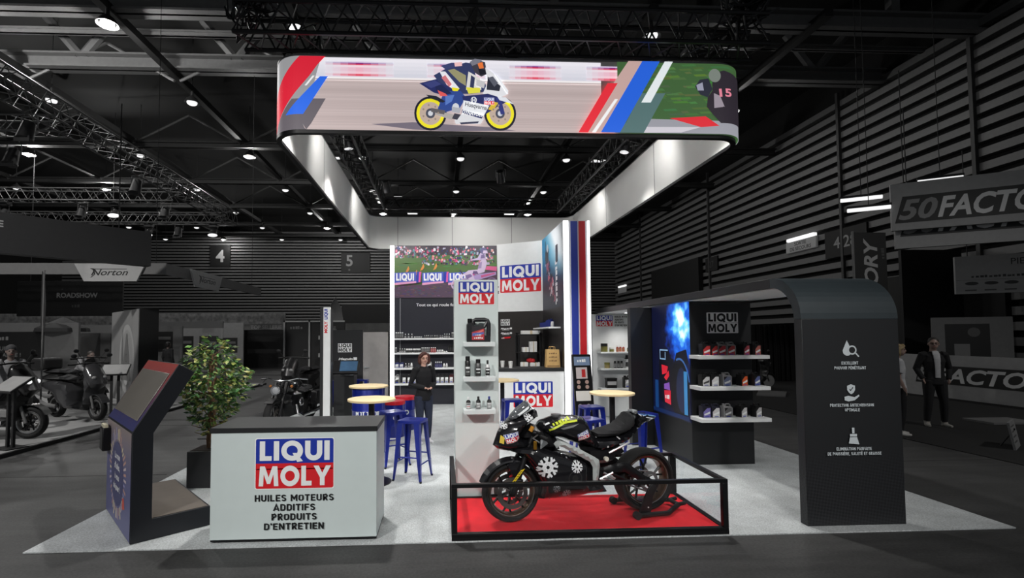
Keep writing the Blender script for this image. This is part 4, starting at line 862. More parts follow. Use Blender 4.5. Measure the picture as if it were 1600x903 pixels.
# black touch terminal near the cabin
t = thing('touch_terminal', 'black floor terminal with tilted glossy screen in front of the cabin', 'terminal', (-2.27, 11.7, CZ))
MB().box(-.22, -.12, 0, .26, .26, .95).build('pedestal', blackp, t, bevel=.01); b = MB(Matrix.Translation((0.02, 0.05, 1.08)) @ Matrix.Rotation(-.7, 4, 'X')); b.box(-.3, -.03, -.16, .32, .03, .22); b.build('tablet', blackm, t, bevel=.01)
b = MB(Matrix.Translation((0.02, 0.05, 1.08)) @ Matrix.Rotation(-.7, 4, 'X')); b.box(-.12, -.038, -.1, .28, -.031, .18); b.build('screen', mat('blue_glass_screen', S(70, 100, 130), .1, var=.1, coat=1), t); MB().box(-.05, -.16, .93, .25, -.13, .955).build('chrome_rail', chrome, t)
# leaning brochure display
t = thing('brochure_display', 'black leaning brochure display with small pictures at the foot of the striped tower', 'display', (2.92, 9.9, CZ), .1)
b = MB(Matrix.Rotation(-.14, 4, 'X')); b.box(-.2, 0, .02, .2, .05, 1.45); b.build('board', blackm, t, bevel=.006); MB().box(-.2, -.02, 0, .2, .45, .025).build('foot', blackm, t)
b = PR(lambda u, v, l: Matrix.Rotation(-.14, 4, 'X') @ Vector((u, -l, v)))
b.rect(-.17, 1.22, .17, 1.4, S(120, 140, 170)); b.marks(4, 0, 1.29, .06, .2, WHITE); b.rect(-.14, .95, .1, 1.18, S(200, 190, 190)); b.rect(-.02, .98, .06, 1.14, S(180, 40, 40)); b.rect(-.17, .5, .14, .7, S(226, 222, 216))
for i in range(4): b.circ(-.1 + .18 * (i % 2), .78 + .1 * (i // 2), .04, S(180, 150, 140))
for i in range(4): b.circ(-.1 + .18 * (i % 2), .3 + .1 * (i // 2), .04, S(170, 160, 150))
b.out('pictures', PRINT, t)
# ---- items behind and on the bar
rk = thing('storage_rack', 'black plastic shelf rack behind the bar holding white boxes', 'rack', (1.92, 12.1, 0.012))
for x in (0, .54):
    for y in (0, .36): MB().cyl((x, y, 0), (x, y, 1.9), .028, n=10).build('upright', blackm, rk)
for z in (.1, .55, 1.0, 1.42, 1.86): MB().box(-.03, -.03, z - .03, .57, .39, z).build('shelf', blackm, rk, bevel=.006)
mw = mat('white_carton', S(222, 222, 220), .7); mr_ = mat('red_cloth', S(186, 40, 44), .8)
for (x, y, z, w, h, l) in ((2.2, 12.1, 1.42, .17, .26, 'tall white box on the middle shelf of the black rack'), (2.02, 12.1, 1.42, .15, .12, 'low white box on the middle shelf of the black rack'), (1.93, 12.12, 1.0, .22, .17, 'white box on the lower rack shelf beside a red cloth'), (2.2, 12.1, 1.0, .26, .16, 'wider white box on the lower rack shelf'), (2.0, 12.1, 1.86, .46, .09, 'flat pale carton lying on top of the black rack')):
    t = thing('carton', l, 'box', (x, y, z + .012)); MB().box(0, 0, 0, w, .22, h).build('body', mw, t, bevel=.006); MB().box(w * .44, -.001, 0, w * .56, .221, h + .001).build('tape', mat('tan_tape', S(196, 180, 150), .5), t)
b = MB(); b.ell((0, 0, .05), .1, .1, .06, n=14, k=8); b.ell((.06, -.03, .05), .06, .06, .05); tag(b.build('red_cloth', mr_, loc=(2.22, 12.22, 1.172)), 'crumpled red cloth on a white box in the black rack', 'cloth')
t = thing('paper_bag', 'brown paper carrier bag standing on the bar worktop', 'bag', (2.3, 10.75, 1.13))
kraft = mat('kraft_paper', S(196, 160, 104), .8, var=.12)
MB().prism([(0, 0), (.32, 0), (.3, .4), (.02, .4)], lambda a, b_, t_: (a, t_, b_), 0, .17).build('bag_body', kraft, t, bevel=.004)
for y in (.01, .16): MB().tube([(.1, y, .39), (.11, y, .46), (.2, y, .46), (.21, y, .39)], .006, n=6).build('handle', kraft, t)
p = PR(plane((0, -.001, 0), (1, 0, 0)))
for k in range(3): p.marks(5 + k, .16, .3 - k * .08, .035, .18, S(110, 80, 50))
p.rect(.03, .03, .29, .05, S(120, 90, 60)); p.out('print', PRINT, t)
for (x, y, l) in ((1.36, 10.9, 'white paper cup at the back of the bar top'), (1.5, 10.62, 'white paper cup near the front edge of the bar top')):
    tag(MB().lathe([(.034, 0), (.048, .15), (.05, .155), (.046, .152), (.032, .01), (0, .01)], n=18).build('paper_cup', mw, loc=(x, y, 1.13)), l, 'cup')
# ---- plant
pt = thing('potted_tree', 'leafy green ficus tree in square dark planter beside the reception counter', 'plant', (-2.9, 6.42, CZ))
b = MB(); b.prism([(-.2, -.2), (.2, -.2), (.2, .2), (-.2, .2)], lambda x, y, z: (x, y, z), 0, .44); b.build('planter', mat('anthracite_planter', S(62, 62, 64), .5), pt, bevel=.006)
MB().box(-.175, -.175, .441, .175, .175, .446).build('soil', mat('potting_soil', S(48, 38, 30), .95, bump=.5, scale=40), pt)
brk = mat('ficus_bark', S(126, 96, 72), .8, var=.25, scale=30, bump=.4); rp = random.Random(11); tr = MB(); tips = []
for k in range(5):
    a = 2 * PI * k / 5; pts = []; 
    for i in range(9): z = .4 + i * .15; w = .035 + .02 * math.sin(i * .9 + k); pts.append((w * math.cos(a + i * .8), w * math.sin(a + i * .8), z))
    tr.tube(pts, [.022 - .0017 * i for i in range(9)], n=7)
for k in range(34):
    z = rp.uniform(.6, 1.6); a = rp.uniform(0, 2 * PI); r = .34 * (1 - abs(z - 1.05) / 1.0); p0 = Vector((0, 0, z)); p1 = Vector((r * math.cos(a), r * math.sin(a), z + rp.uniform(.02, .16)))
    tr.tube([p0, p0.lerp(p1, .5) + Vector((0, 0, -.02)), p1], [.009, .006, .003], n=5)
tr.build('trunk', brk, pt)
lf = MB(); gcol = [(52, 86, 46), (70, 108, 56), (86, 124, 62), (110, 142, 72), (156, 168, 92), (42, 68, 40), (186, 182, 116), (80, 116, 66)]
for k in range(1500):
    z = rp.triangular(.6, 1.86, 1.2); t = (z - .56) / 1.3
    R = .46 * (math.sin(min(1, t * 1.75) * PI / 2) if t < .57 else math.cos((t - .57) / .45 * PI / 2) ** .75 if t < 1.01 else .02)
    R *= 1 - .22 * math.sin(z * 17 + 2 * math.cos(5 * z)) ** 2
    a = rp.uniform(0, 2 * PI); r = R * math.sqrt(rp.uniform(.12, 1)) * (1 + .1 * math.sin(3 * a + z * 6)); o = Vector((r * math.cos(a), r * math.sin(a), z))
    d = Vector((math.cos(a + rp.gauss(0, .8)), math.sin(a + rp.gauss(0, .8)), rp.uniform(-.9, .35))).normalized(); u, w = frame(d); th = rp.uniform(0, 2 * PI); s = u * math.cos(th) * .5 + w * math.sin(th) * .5 + u * .6; s = (s - d * s.dot(d)).normalized(); n = d.cross(s); L = rp.uniform(.06, .105); wd = L * .27
    c = rp.choice(gcol); c = S(*[max(0, min(255, x + rp.randint(-10, 10))) for x in c])
    lf.add([o, o + d * L * .45 + s * wd - n * .006, o + d * L * .45 + n * .004, o + d * L * .45 - s * wd - n * .006, o + d * L - n * .012], [(0, 1, 2), (0, 2, 3), (1, 4, 2), (2, 4, 3)], 0, c)
lf.build('foliage', mat('ficus_leaves', attr=True, rough=.42, var=.05), pt, recalc=False)
# ================================================================ products
plast = mat('printed_plastic', attr=True, rough=.32, var=0)
def bottle(h, r, body, cap, label, kind='spray', neck=.45):      # colours; one mesh, a few pixels across
    b = MB(); n = 14
    def L(prof, c): b.lathe(prof, n=n, c=c)
    if kind == 'spray':
        L([(r * .95, 0), (r, .004), (r, h * .2)], body); L([(r, h * .2), (r, h * .7)], label); L([(r, h * .7), (r, h * .76), (r * .8, h * .82)], body); L([(r * .82, h * .8), (r * .82, h * .99), (r * .7, h)], cap)
    elif kind == 'bottle':
        L([(r * .95, 0), (r, .004), (r, h * .12)], body); L([(r, h * .12), (r, h * .55)], label); L([(r, h * .55), (r * .9, h * .65), (r * neck, h * .78)], body); L([(r * neck, h * .78), (r * neck, h * .98), (r * neck * .9, h)], cap)
    elif kind == 'jar':
        L([(r * .97, 0), (r, .004), (r, h * .66)], label); L([(r * 1.02, h * .66), (r * 1.02, h * .98), (r * .97, h)], cap)
    elif kind == 'trigger':
        L([(r * .95, 0), (r, .004), (r, h * .15)], body); L([(r, h * .15), (r, h * .5)], label); L([(r, h * .5), (r * .4, h * .7)], body); b.box(-r * .9, -r * .3, h * .7, r * .6, r * .3, h, c=cap); b.box(-r * 1.3, -r * .15, h * .72, -r * .9, r * .15, h * .8, c=cap)
    return b
def jugmesh(w, d, h, body, label, cap, face=True):
    b = MB(); hw = w / 2
    b.prism([(-hw, .006), (-hw + .006, 0), (hw - .006, 0), (hw, .006), (hw, h * .72), (hw - w * .12, h * .8), (-hw + w * .3, h * .86), (-hw + w * .02, h * .86), (-hw, h * .82)], lambda x, z, y: (x, y, z), -d / 2, d / 2, c=body)
    b.tube([(hw - w * .1, 0, h * .72), (hw - w * .1, 0, h * .9), (hw - w * .2, 0, h * .96), (-hw + w * .45, 0, h * .96), (-hw + w * .38, 0, h * .84)], w * .085, n=7, c=body)
    b.cyl((-hw + w * .17, 0, h * .84), (-hw + w * .17, 0, h), w * .13, n=12, c=cap)
    if face:
        x0, x1, z0, z1 = -hw * .8, hw * .7, h * .08, h * .68; y = -d / 2 - .0015
        b.add([(x0, y, z0), (x1, y, z0), (x1, y, z1), (x0, y, z1)], [(0, 1, 2, 3)], 0, label)
        mx = (z0 + z1) / 2; y -= .001
        b.add([(x0, y, mx), (x1, y, mx + h * .1), (x1, y, z1), (x0 + w * .2, y, z1)], [(0, 1, 2, 3)], 0, WHITE if label != WHITE else S(60, 60, 64)); b.add([(x0 + w * .1, y, z0 + h * .05), (x1 - w * .1, y, z0 + h * .05), (x1 - w * .1, y, z0 + h * .13), (x0 + w * .1, y, z0 + h * .13)], [(0, 1, 2, 3)], 0, BLUE)
    return b
K_ = lambda g: S(g, g, g)
MESH = {}
def put(key, mk, name, loc, label, cat, group, rz=0):
    if key not in MESH: o = mk().build(name, plast, recalc=False, sharp=40); MESH[key] = o
    else: o = MESH[key].copy(); COL.objects.link(o); o.name = name
    o.location = loc; o.rotation_euler = (0, 0, rz); return tag(o, label, cat, group)
SHELVES = {
 'top': (1.775, [('s', -1.18, 4, .054, .17, .024), ('b', -.94, 3, .085, .13, .026), ('j', -.69, 4, .055, .05, .022), ('b2', -.43, 5, .048, .085, .02), ('b2', -.175, 3, .045, .085, .02), ('b', -.02, 2, .055, .085, .022), ('b', .1, 3, .06, .13, .026), ('s', .3, 4, .04, .16, .019)]),
 'second': (1.395, [('s', -1.19, 1, .05, .15, .026), ('b', -1.08, 3, .06, .12, .026), ('j', -.9, 3, .058, .115, .028), ('j', -.72, 4, .052, .115, .025), ('s', -.5, 5, .046, .145, .021), ('r', -.255, 3, .05, .15, .022), ('w', -.09, 4, .045, .085, .021), ('w', .09, 2, .055, .05, .026), ('k', .21, 6, .042, .2, .019)]),
 'third': (.995, [('bj', -1.16, 2, .12, .16, .055), ('b', -.93, 2, .08, .13, .03), ('w', -.78, 1, .07, .14, .034), ('gj', -.31, 1, .13, .17, .06), ('u', -.14, 4, .048, .17, .022), ('w', .08, 2, .07, .12, .032)]),
 'lowest': (.585, [('gj', -1.16, 1, .12, .25, .055), ('kj', -.97, 3, .13, .25, .055), ('kj', -.2, 4, .115, .25, .05), ('rj', .27, 2, .13, .25, .055)])}
NM = {'s': ('spray_can', 'white capped spray can', 'spray can'), 'b': ('additive_bottle', 'dark additive bottle with white cap', 'bottle'), 'b2': ('additive_bottle', 'small dark additive bottle with white cap', 'bottle'), 'j': ('jar', 'squat jar with white lid', 'jar'), 'r': ('spray_can', 'red labelled spray can', 'spray can'), 'w': ('care_bottle', 'small white care bottle', 'bottle'), 'k': ('spray_can', 'slim black spray can', 'spray can'), 'u': ('additive_bottle', 'blue labelled bottle with white cap', 'bottle'),
      'bj': ('oil_jug', 'blue oil jug', 'jug'), 'gj': ('oil_jug', 'silver oil jug', 'jug'), 'kj': ('oil_jug', 'black oil jug with white label', 'jug'), 'rj': ('oil_jug', 'dark red oil jug', 'jug')}
for sh, (z, rows_) in SHELVES.items():
    cnt = {}
    for (k, x0, n, dx, h, r) in rows_:
        for i in range(n):
            mk = {'s': lambda: bottle(h, r, K_(40), K_(232), K_(120)), 'b': lambda: bottle(h, r, K_(34), K_(228), K_(150), 'bottle'), 'b2': lambda: bottle(h, r, K_(30), K_(228), K_(90), 'bottle'), 'j': lambda: bottle(h, r, K_(40), K_(226), K_(70), 'jar'), 'r': lambda: bottle(h, r, S(150, 40, 46), K_(230), S(190, 120, 120)), 'w': lambda: bottle(h, r, K_(220), K_(236), K_(170), 'bottle', .6),
                  'k': lambda: bottle(h, r, K_(24), K_(30), K_(60)), 'u': lambda: bottle(h, r, S(50, 50, 84), K_(232), S(90, 90, 130), 'bottle', .7), 'bj': lambda: jugmesh(.11, .07, h, S(44, 52, 110), K_(200), K_(30)), 'gj': lambda: jugmesh(.12, .08, h, K_(160), K_(60), K_(40)), 'kj': lambda: jugmesh(.11, .08, h, K_(34), K_(190), K_(40)), 'rj': lambda: jugmesh(.11, .08, h, S(84, 26, 32), K_(200), K_(40))}[k]
            cnt[k] = cnt.get(k, 0) + 1; nm, la, ca = NM[k]
            put((k, h, r), mk, nm, (x0 + i * dx, 13.12, z + .0005), '%s, %s from the light strip, %s wall shelf' % (la, ORD[cnt[k] - 1], sh), ca, 'products on the tall product wall')
# jugs on the black display block
RL = S(206, 60, 60)
for z, row, items in ((1.545, 'top', [(.14, RL, 28, 'black jug with glowing red label'), (.26, RL, 28, 'narrow black jug with red label'), (.36, S(170, 40, 50), 120, 'grey jug with red label'), (.49, S(180, 60, 60), 130, 'pale grey jug with red label'), (.7, S(180, 80, 90), 28, 'black jug with pink label, standing apart'), (.86, S(190, 110, 100), 28, 'black jug with pale red label')]),
        (1.12, 'middle', [(.12, K_(220), 26, 'slim black jug with white label'), (.25, K_(222), 26, 'broad black jug with white label'), (.42, S(120, 130, 160), 150, 'silver jug with blue label'), (.66, S(216, 96, 50), 26, 'black jug with orange label'), (.84, S(100, 110, 160), 26, 'black jug with violet label')]),
        (.69, 'lowest', [(.12, S(130, 120, 190), 40, 'navy jug with lilac label'), (.25, K_(210), 40, 'navy jug with white label'), (.42, K_(120), 160, 'silver jug with grey label'), (.64, K_(200), 26, 'black jug with small white label'), (.85, K_(190), 26, 'black jug with small grey label')])):
    for (x, lc, g, la) in items:
        b = S(g, g, g + (14 if g == 40 else 0)); t = thing('oil_jug', la + ' on the %s shelf of the black display block' % row, 'jug', (3.53 + x, 6.71, z + .0005), .35 if x > .55 else .12, 'jugs on the black display block')
        w = .135
        m0 = jugmesh(w, .085, .195, b, lc, b); keep = [i for i in range(len(m0.f)) if m0.c[i] == b]
        bb = MB(); bb.v = m0.v; bb.f = [m0.f[i] for i in keep]; bb.m = [0] * len(keep); bb.c = [b] * len(keep); bb.build('body', plast, t, recalc=False, sharp=40)
        p = PR(plane((0, -.0425, 0), (1, 0, 0))); p.rect(-.055, .014, .05, .14, lc); p.poly([(-.055, .09), (.0, .14), (-.055, .14)], K_(30)); p.poly([(-.048, .06), (.044, .095), (.044, .065), (-.04, .04)], WHITE if lc != K_(220) else K_(70)); p.rect(-.03, .02, .03, .03, BLUE); p.out('label', PRINT, t)
# blue cans on the bar side shelf
for i, (y, k, h) in enumerate(((12.0, 'bj', .15), (11.82, 'bj', .15), (11.66, 'bj', .15), (11.5, 'bj', .15), (11.3, 'bj', .2), (11.12, 'bj', .2), (10.98, 'w2', .13))):
    if k == 'bj': put(('bj2', h), lambda: jugmesh(.12, .09, h, S(38, 48, 112), S(150, 160, 190), K_(30)), 'oil_can', (2.5, y, 2.0205), 'blue oil can on the shelf above the bar, %s from the angled wall' % ORD[i], 'can', 'blue cans on the shelf above the bar', .5)
    else: put('w2', lambda: bottle(h, .035, K_(220), K_(236), K_(180), 'bottle', .6), 'care_bottle', (2.5, y, 2.0205), 'white bottle at the end of the shelf above the bar', 'bottle', None)
# white shelf wall items
def wsi(x, z, key, mk, nm, la, ca): put(key, mk, nm, (3.42 + x, 10.87, z + .0005), la + ', white shelf wall', ca, 'products on the white shelf wall')
OL_ = S(120, 116, 60)
wsi(.22, 1.455, 'wj', lambda: bottle(.2, .075, K_(40), K_(24), OL_, 'jar'), 'tub', 'large olive tub with black lid on the top shelf', 'tub')
wsi(.39, 1.455, 'wj2', lambda: bottle(.11, .05, K_(40), K_(220), OL_, 'jar'), 'tub', 'small olive tub with white lid on the top shelf', 'tub')
for i in range(3): wsi(.52 + i * .068, 1.455, 'wb', lambda: bottle(.16, .03, S(140, 50, 40), K_(230), S(170, 110, 80), 'bottle'), 'additive_bottle', '%s red and brown bottle on the top shelf' % ORD[i], 'bottle')
wsi(.77, 1.455, 'wb2', lambda: bottle(.14, .03, K_(60), K_(180), OL_, 'bottle'), 'additive_bottle', 'olive bottle last on the top shelf', 'bottle')
wsi(.28, 1.09, 'wj3', lambda: bottle(.14, .06, K_(200), OL_, S(150, 136, 90), 'jar'), 'tub', 'beige tub with olive lid on the middle shelf', 'tub')
for i in range(3): wsi(.46 + i * .075, 1.09, 'wb3', lambda: bottle(.17, .03, K_(30), K_(34), K_(140), 'spray'), 'spray_can', '%s black spray can on the middle shelf' % ORD[i], 'spray can')
wsi(.76, 1.09, 'wt', lambda: bottle(.3, .06, K_(220), K_(26), K_(60), 'trigger'), 'trigger_bottle', 'trigger spray bottle on the middle shelf', 'bottle')
wsi(.36, .655, 'wc1', lambda: MB().box(-.11, -.07, 0, .11, .07, .22, c=K_(30)).box(-.1, -.072, .08, .1, -.0701, .16, c=K_(190)).box(-.115, -.075, .2, .115, .075, .23, c=K_(24)), 'product_case', 'black case with white label band on the lowest shelf', 'case')
wsi(.75, .655, 'wc2', lambda: jugmesh(.22, .12, .28, K_(34), K_(170), K_(24)), 'oil_jug', 'dark oil jug on the lowest shelf', 'jug')
# display column items
t = thing('oil_canister', 'big black oil canister with red label, top shelf of the white column', 'canister', (.415, 5.47, 1.7655)); CB = mat('black_canister', S(30, 31, 34), .35)
w, h, d_ = .262, .27, .11; hw = w / 2
b = MB(); f3 = lambda x, z, y: (x, y, z)
b.prism([(-hw, .012), (-hw + .012, 0), (hw - .012, 0), (hw, .012), (hw, .075), (hw - .066, .085), (hw - .066, .185), (-hw + .09, .188), (-hw + .06, .225), (-hw + .015, .225), (-hw, .205)], f3, -d_ / 2, d_ / 2)
b.build('body', CB, t, bevel=.01)
MB().tube([(hw - .018, 0, .07), (hw - .016, 0, .215), (hw - .03, 0, .25), (hw - .06, 0, .258), (-hw + .1, 0, .258), (-hw + .075, 0, .245), (-hw + .075, 0, .2)], .0165, n=10, sy=1.5).build('handle', CB, t, sharp=80)
MB().cyl((hw - .068, 0, .17), (hw - .03, 0, .24), .016, n=8).build('handle_web', CB, t)
MB().lathe([(.024, .22), (.026, .232), (.026, .268), (.022, .272)], (-hw + .037, 0, 0), n=20).build('cap', blackm, t)
p = PR(plane((0, -d_ / 2 - .0005, 0), (1, 0, 0))); p.poly([(-.075, .035), (.06, .035), (.06, .185), (-.075, .185)], S(190, 60, 66)); p.poly([(-.075, .12), (.06, .16), (.06, .185), (-.075, .185)], S(40, 36, 42)); p.poly([(-.06, .1), (.05, .15), (.055, .135), (-.05, .085)], S(226, 120, 110)); p.poly([(-.07, .075), (.055, .1), (.055, .12), (-.07, .11)], S(90, 110, 180)); p.marks(5, 0, .048, .02, .1, WHITE); p.marks(4, 0, .083, .013, .07, WHITE); p.out('label', PRINT, t)
def nice(kind, loc, la, h, r, body, cap, label, tx):
    t = thing({'spray': 'spray_can', 'bottle': 'additive_bottle'}[kind], la + ' shelf of the white column', {'spray': 'spray can', 'bottle': 'bottle'}[kind], loc, 0, 'small products on the white column')
    mB = mat('can_%d_%d' % (body[0] * 999, body[2] * 999), body, .3, .2, var=0); mC = mat('cap_%d_%d' % (cap[0] * 999, cap[2] * 999), cap, .4, var=0)
    if kind == 'spray': MB().lathe([(r * .95, 0), (r, .004), (r, h * .76), (r * .8, h * .81)], n=20).build('body', mB, t); MB().lathe([(r * .84, h * .8), (r * .84, h * .985), (r * .72, h)], n=20).build('cap', mC, t)
    else: MB().lathe([(r * .95, 0), (r, .004), (r, h * .6), (r * .85, h * .7), (r * .42, h * .78)], n=20).build('body', mB, t); MB().lathe([(r * .45, h * .76), (r * .45, h * .98), (r * .38, h)], n=16).build('cap', mC, t)
    rr = r + .0006; p = PR(lambda u, v, l: Vector(((rr + l) * math.sin(u / rr), -(rr + l) * math.cos(u / rr), v)), maxe=.012); p.rect(-r * 1.1, h * .12, r * 1.1, h * .56, label); p.rect(-r * .8, h * .42, r * .8, h * .5, WHITE if label[0] < .4 else K_(40)); p.marks(3, 0, h * .25, r * .4, r * 1.2, RED if label[0] > .4 else WHITE); p.out('label', PRINT, t)
z2, z3 = 1.3855, 1.0305
nice('spray', (.295, 5.47, z2), 'tall black spray can on the middle', .235, .03, K_(26), K_(24), K_(70), 'CHAIN'); nice('spray', (.41, 5.47, z2), 'dark grey spray can on the middle', .2, .031, K_(90), K_(24), K_(36), 'LUBE'); nice('bottle', (.515, 5.47, z2), 'white topped bottle on the middle', .19, .026, K_(222), K_(30), K_(40), 'ADD')
nice('bottle', (.3, 5.47, z3), 'bottle with white cap on the lowest', .14, .026, K_(30), K_(226), K_(200), 'FUEL'); nice('bottle', (.41, 5.47, z3), 'bottle with black cap on the lowest', .145, .027, K_(28), K_(26), K_(150), 'OIL'); nice('bottle', (.53, 5.47, z3), 'bottle with blue cap on the lowest', .145, .026, K_(28), S(34, 44, 130), K_(160), 'SHOOTER')

# ================================================================ race motorcycle
gloss = mat('gloss_black_fairing', S(24, 24, 27), .22, var=0, coat=.7); carbon = mat('carbon_parts', S(22, 22, 24), .35, .1); gold = mat('gold_anodised', S(190, 140, 50), .3, .8); bronze = mat('bronze_rim', S(96, 74, 58), .3, .7); seatm = mat('seat_foam', S(36, 36, 38), .85, bump=.3, scale=80); steel = mat('steel_parts', S(150, 150, 152), .3, .8); disc_m = mat('brake_disc', S(120, 116, 112), .35, .8)
def wheel(par, c, r, w, rr, rimm, name='front_wheel', spokes=6, disc=.15, dy=(-.065, .065), y0=0):
    wt = MB(Matrix.Translation(c)); n = 10
    prof = [((r + rr) / 2 + (r - rr) / 2 * math.cos(2 * PI * i / 14), w / 2 * math.sin(2 * PI * i / 14)) for i in range(14)]
    wt.lathe(prof, ax=(0, 1, 0), n=44, closed=True); o = wt.build(name, rubber, par)
    k = MB(Matrix.Translation(c)); k.lathe([(rr + .006, -w * .36), (rr + .01, -w * .3), (rr - .012, -w * .1), (rr - .012, w * .1), (rr + .01, w * .3), (rr + .006, w * .36), (rr - .02, w * .34), (rr - .03, 0), (rr - .02, -w * .34)], ax=(0, 1, 0), n=44, closed=True); k.build('rim', rimm, o)
    k = MB(Matrix.Translation(c)); k.tube([((rr - .004) * math.cos(2 * PI * i / 40), -w * .37, (rr - .004) * math.sin(2 * PI * i / 40)) for i in range(40)], .004, n=5, closed=True); k.build('rim_edge', chrome, o)
    s = MB(Matrix.Translation(c)); s.cyl((0, -w * .45, 0), (0, w * .45, 0), .035, n=16)
    for i in range(spokes):
        a = 2 * PI * i / spokes + .3; u = Vector((math.cos(a), 0, math.sin(a))); v = Vector((-u.z, 0, u.x))
        s.tube([u * .03, u * rr * .5, u * (rr - .015) + v * rr * .22], [.016, .012, .011], n=6); s.tube([u * rr * .45, u * (rr - .015) - v * rr * .18], [.011, .01], n=6)
    s.build('spokes', carbon, o)
    for y in dy:
        d_ = MB(Matrix.Translation((c[0], c[1] + y, c[2]))); d_.lathe([(disc, -.003), (disc, .003), (disc * .72, .003), (disc * .72, -.003)], ax=(0, 1, 0), n=36, closed=True)
        for i in range(8): a = 2 * PI * i / 8; d_.cyl((.04 * math.cos(a), 0, .04 * math.sin(a)), (disc * .74 * math.cos(a + .2), 0, disc * .74 * math.sin(a + .2)), .006, n=5)
        d_.build('brake_disc', disc_m, o)
    return o
bk = thing('race_motorcycle', 'black race motorcycle with white snow crystal stickers standing on the red plinth', 'motorcycle', (1.3625, 4.915, .0605), .1657)
wheel(bk, (-.706, 0, .285), .285, .115, .225, bronze)
wheel(bk, (.716, 0, .316), .314, .185, .24, bronze, 'rear_wheel', 5, .11, (.06,))
side = [(-.756, .698), (-.621, .741), (-.475, .78), (-.43, .731), (-.329, .7), (-.217, .659), (.018, .585), (.056, .539), (.049, .365), (.196, .32), (.254, .289), (.282, .222), (.04, .217), (-.299, .2), (-.462, .204), (-.44, .26), (-.43, .36), (-.5, .48), (-.59, .6), (-.667, .654)]
b = MB(); f_side = b.puff(side, .215, .09, sp=.03, wf=lambda x, z: .215 - .1 * max(0, (.33 - z)) / .13 * .7 - .05 * max(0, -x - .35)); b.build('side_fairing', gloss, bk)
nose = [(-.88, .737), (-.829, .872), (-.755, .96), (-.645, 1.0), (-.552, 1.04), (-.441, 1.052), (-.442, .999), (-.498, .967), (-.573, .909), (-.614, .85), (-.629, .802), (-.445, .754), (-.557, .712), (-.731, .673), (-.839, .701)]
b = MB(); f_nose = b.puff(nose, .18, .13, sp=.028, wf=lambda x, z: .07 + .13 * max(0, min(1, (x + .89) / .3))); b.build('nose_fairing', gloss, bk)
b = MB(); f_scr = b.puff([(-.765, .945), (-.65, 1.075), (-.553, 1.15), (-.53, 1.145), (-.504, 1.1), (-.445, 1.053), (-.546, 1.03), (-.676, .965)], .13, .1, sp=.025); b.build('windscreen', mat('smoked_screen', S(120, 124, 128), .05, var=0, trans=.55, alpha=1), bk)
tank = [(-.45, .902), (-.394, .955), (-.243, 1.001), (-.071, .995), (.045, .969), (.093, .917), (.121, .837), (.178, .775), (.239, .682), (.179, .632), (.098, .677), (-.037, .72), (-.227, .786), (-.312, .787), (-.377, .834)]
b = MB(); f_tank = b.puff(tank, .15, .12, sp=.028, wf=lambda x, z: .16 - .06 * max(0, min(1, (x - .05) / .15))); b.build('fuel_tank', gloss, bk)
b = MB(); b.cyl((-.23, 0, .99), (-.23, 0, 1.008), .05, n=20); b.build('tank_cap', steel, bk)
b = MB(); b.puff([(.14, .825), (.23, .852), (.39, .892), (.472, .95), (.514, 1.003), (.558, 1.002), (.606, .955), (.592, .87), (.53, .808), (.408, .769), (.268, .755), (.165, .765)], .125, .07, sp=.028); b.build('seat', seatm, bk)
tail = [(.54, .985), (.6, 1.012), (.71, .985), (.872, .947), (.855, .92), (.666, .859), (.572, .771), (.458, .699), (.326, .66), (.2, .627), (.125, .67), (.145, .775), (.278, .765), (.419, .775), (.542, .81), (.6, .87), (.6, .95)]
b = MB(); f_tail = b.puff(tail, .14, .05, sp=.028, wf=lambda x, z: .145 - .1 * max(0, min(1, (x - .5) / .4))); b.build('tail_fairing', gloss, bk)
b = MB(); b.puff([(-.3, .62), (0, .62), (.12, .5), (.22, .48), (.26, .36), (.2, .26), (-.3, .26)], .16, .05, sp=.05); b.puff([(-.66, .84), (-.5, .93), (-.36, .88), (-.24, .78), (-.2, .66), (-.5, .7)], .1, .05, sp=.05); b.puff([(.0, .7), (.2, .7), (.42, .72), (.5, .6), (.3, .5), (.1, .5)], .1, .04, sp=.05); b.build('engine', carbon, bk)
spar = [(-.343, .761), (-.318, .786), (-.281, .792), (-.216, .766), (-.066, .694), (.067, .621), (.118, .588), (.127, .535), (.111, .413), (.091, .362), (.052, .364), (.055, .521), (.027, .572), (-.123, .657), (-.235, .721), (-.291, .741), (-.31, .719)]
for y in (-.205, .205): b = MB(); b.puff(spar, .026, .03, y0=y, sp=.03); b.build('frame_spar', mat('cast_frame', S(198, 204, 202), .38, .35), bk)
sw = [(.1, .47), (.173, .488), (.282, .507), (.383, .528), (.473, .514), (.663, .375), (.75, .335), (.74, .29), (.64, .3), (.441, .43), (.321, .42), (.12, .4)]
for y in (-.125, .125): b = MB(); b.puff(sw, .022, .02, y0=y, sp=.03); b.tube([(.3, y - .002, .42), (.5, y - .002, .33), (.72, y - .002, .3)], .014, n=6); b.build('swingarm', carbon, bk)
b = MB(); b.lathe([(.1, -.004), (.1, .004), (.07, .004), (.07, -.004)], (.716, -.105, .316), (0, 1, 0), 30, closed=True); b.cyl((.716, -.15, .316), (.716, .15, .316), .016, n=12); b.build('sprocket', steel, bk)
b = MB(); b.tube([(.1, -.11, .47), (.4, -.108, .45), (.7, -.106, .418)], .009, n=5); b.tube([(.1, -.11, .4), (.4, -.108, .33), (.7, -.106, .214)], .009, n=5); b.build('chain', steel, bk)
for y in (-.1, .1):
    f = MB(); f.cyl((-.51, y, .82), (-.585, y, .635), .026, n=12); fo = f.build('fork_leg', carbon, bk); g = MB(); g.cyl((-.583, y, .64), (-.71, y, .285), .022, .03, n=12); g.build('fork_slider', carbon, fo)
    g = MB(); g.box(-.69, y - .035, .33, -.62, y + .035, .43); g.build('brake_caliper', carbon, fo, bevel=.01)
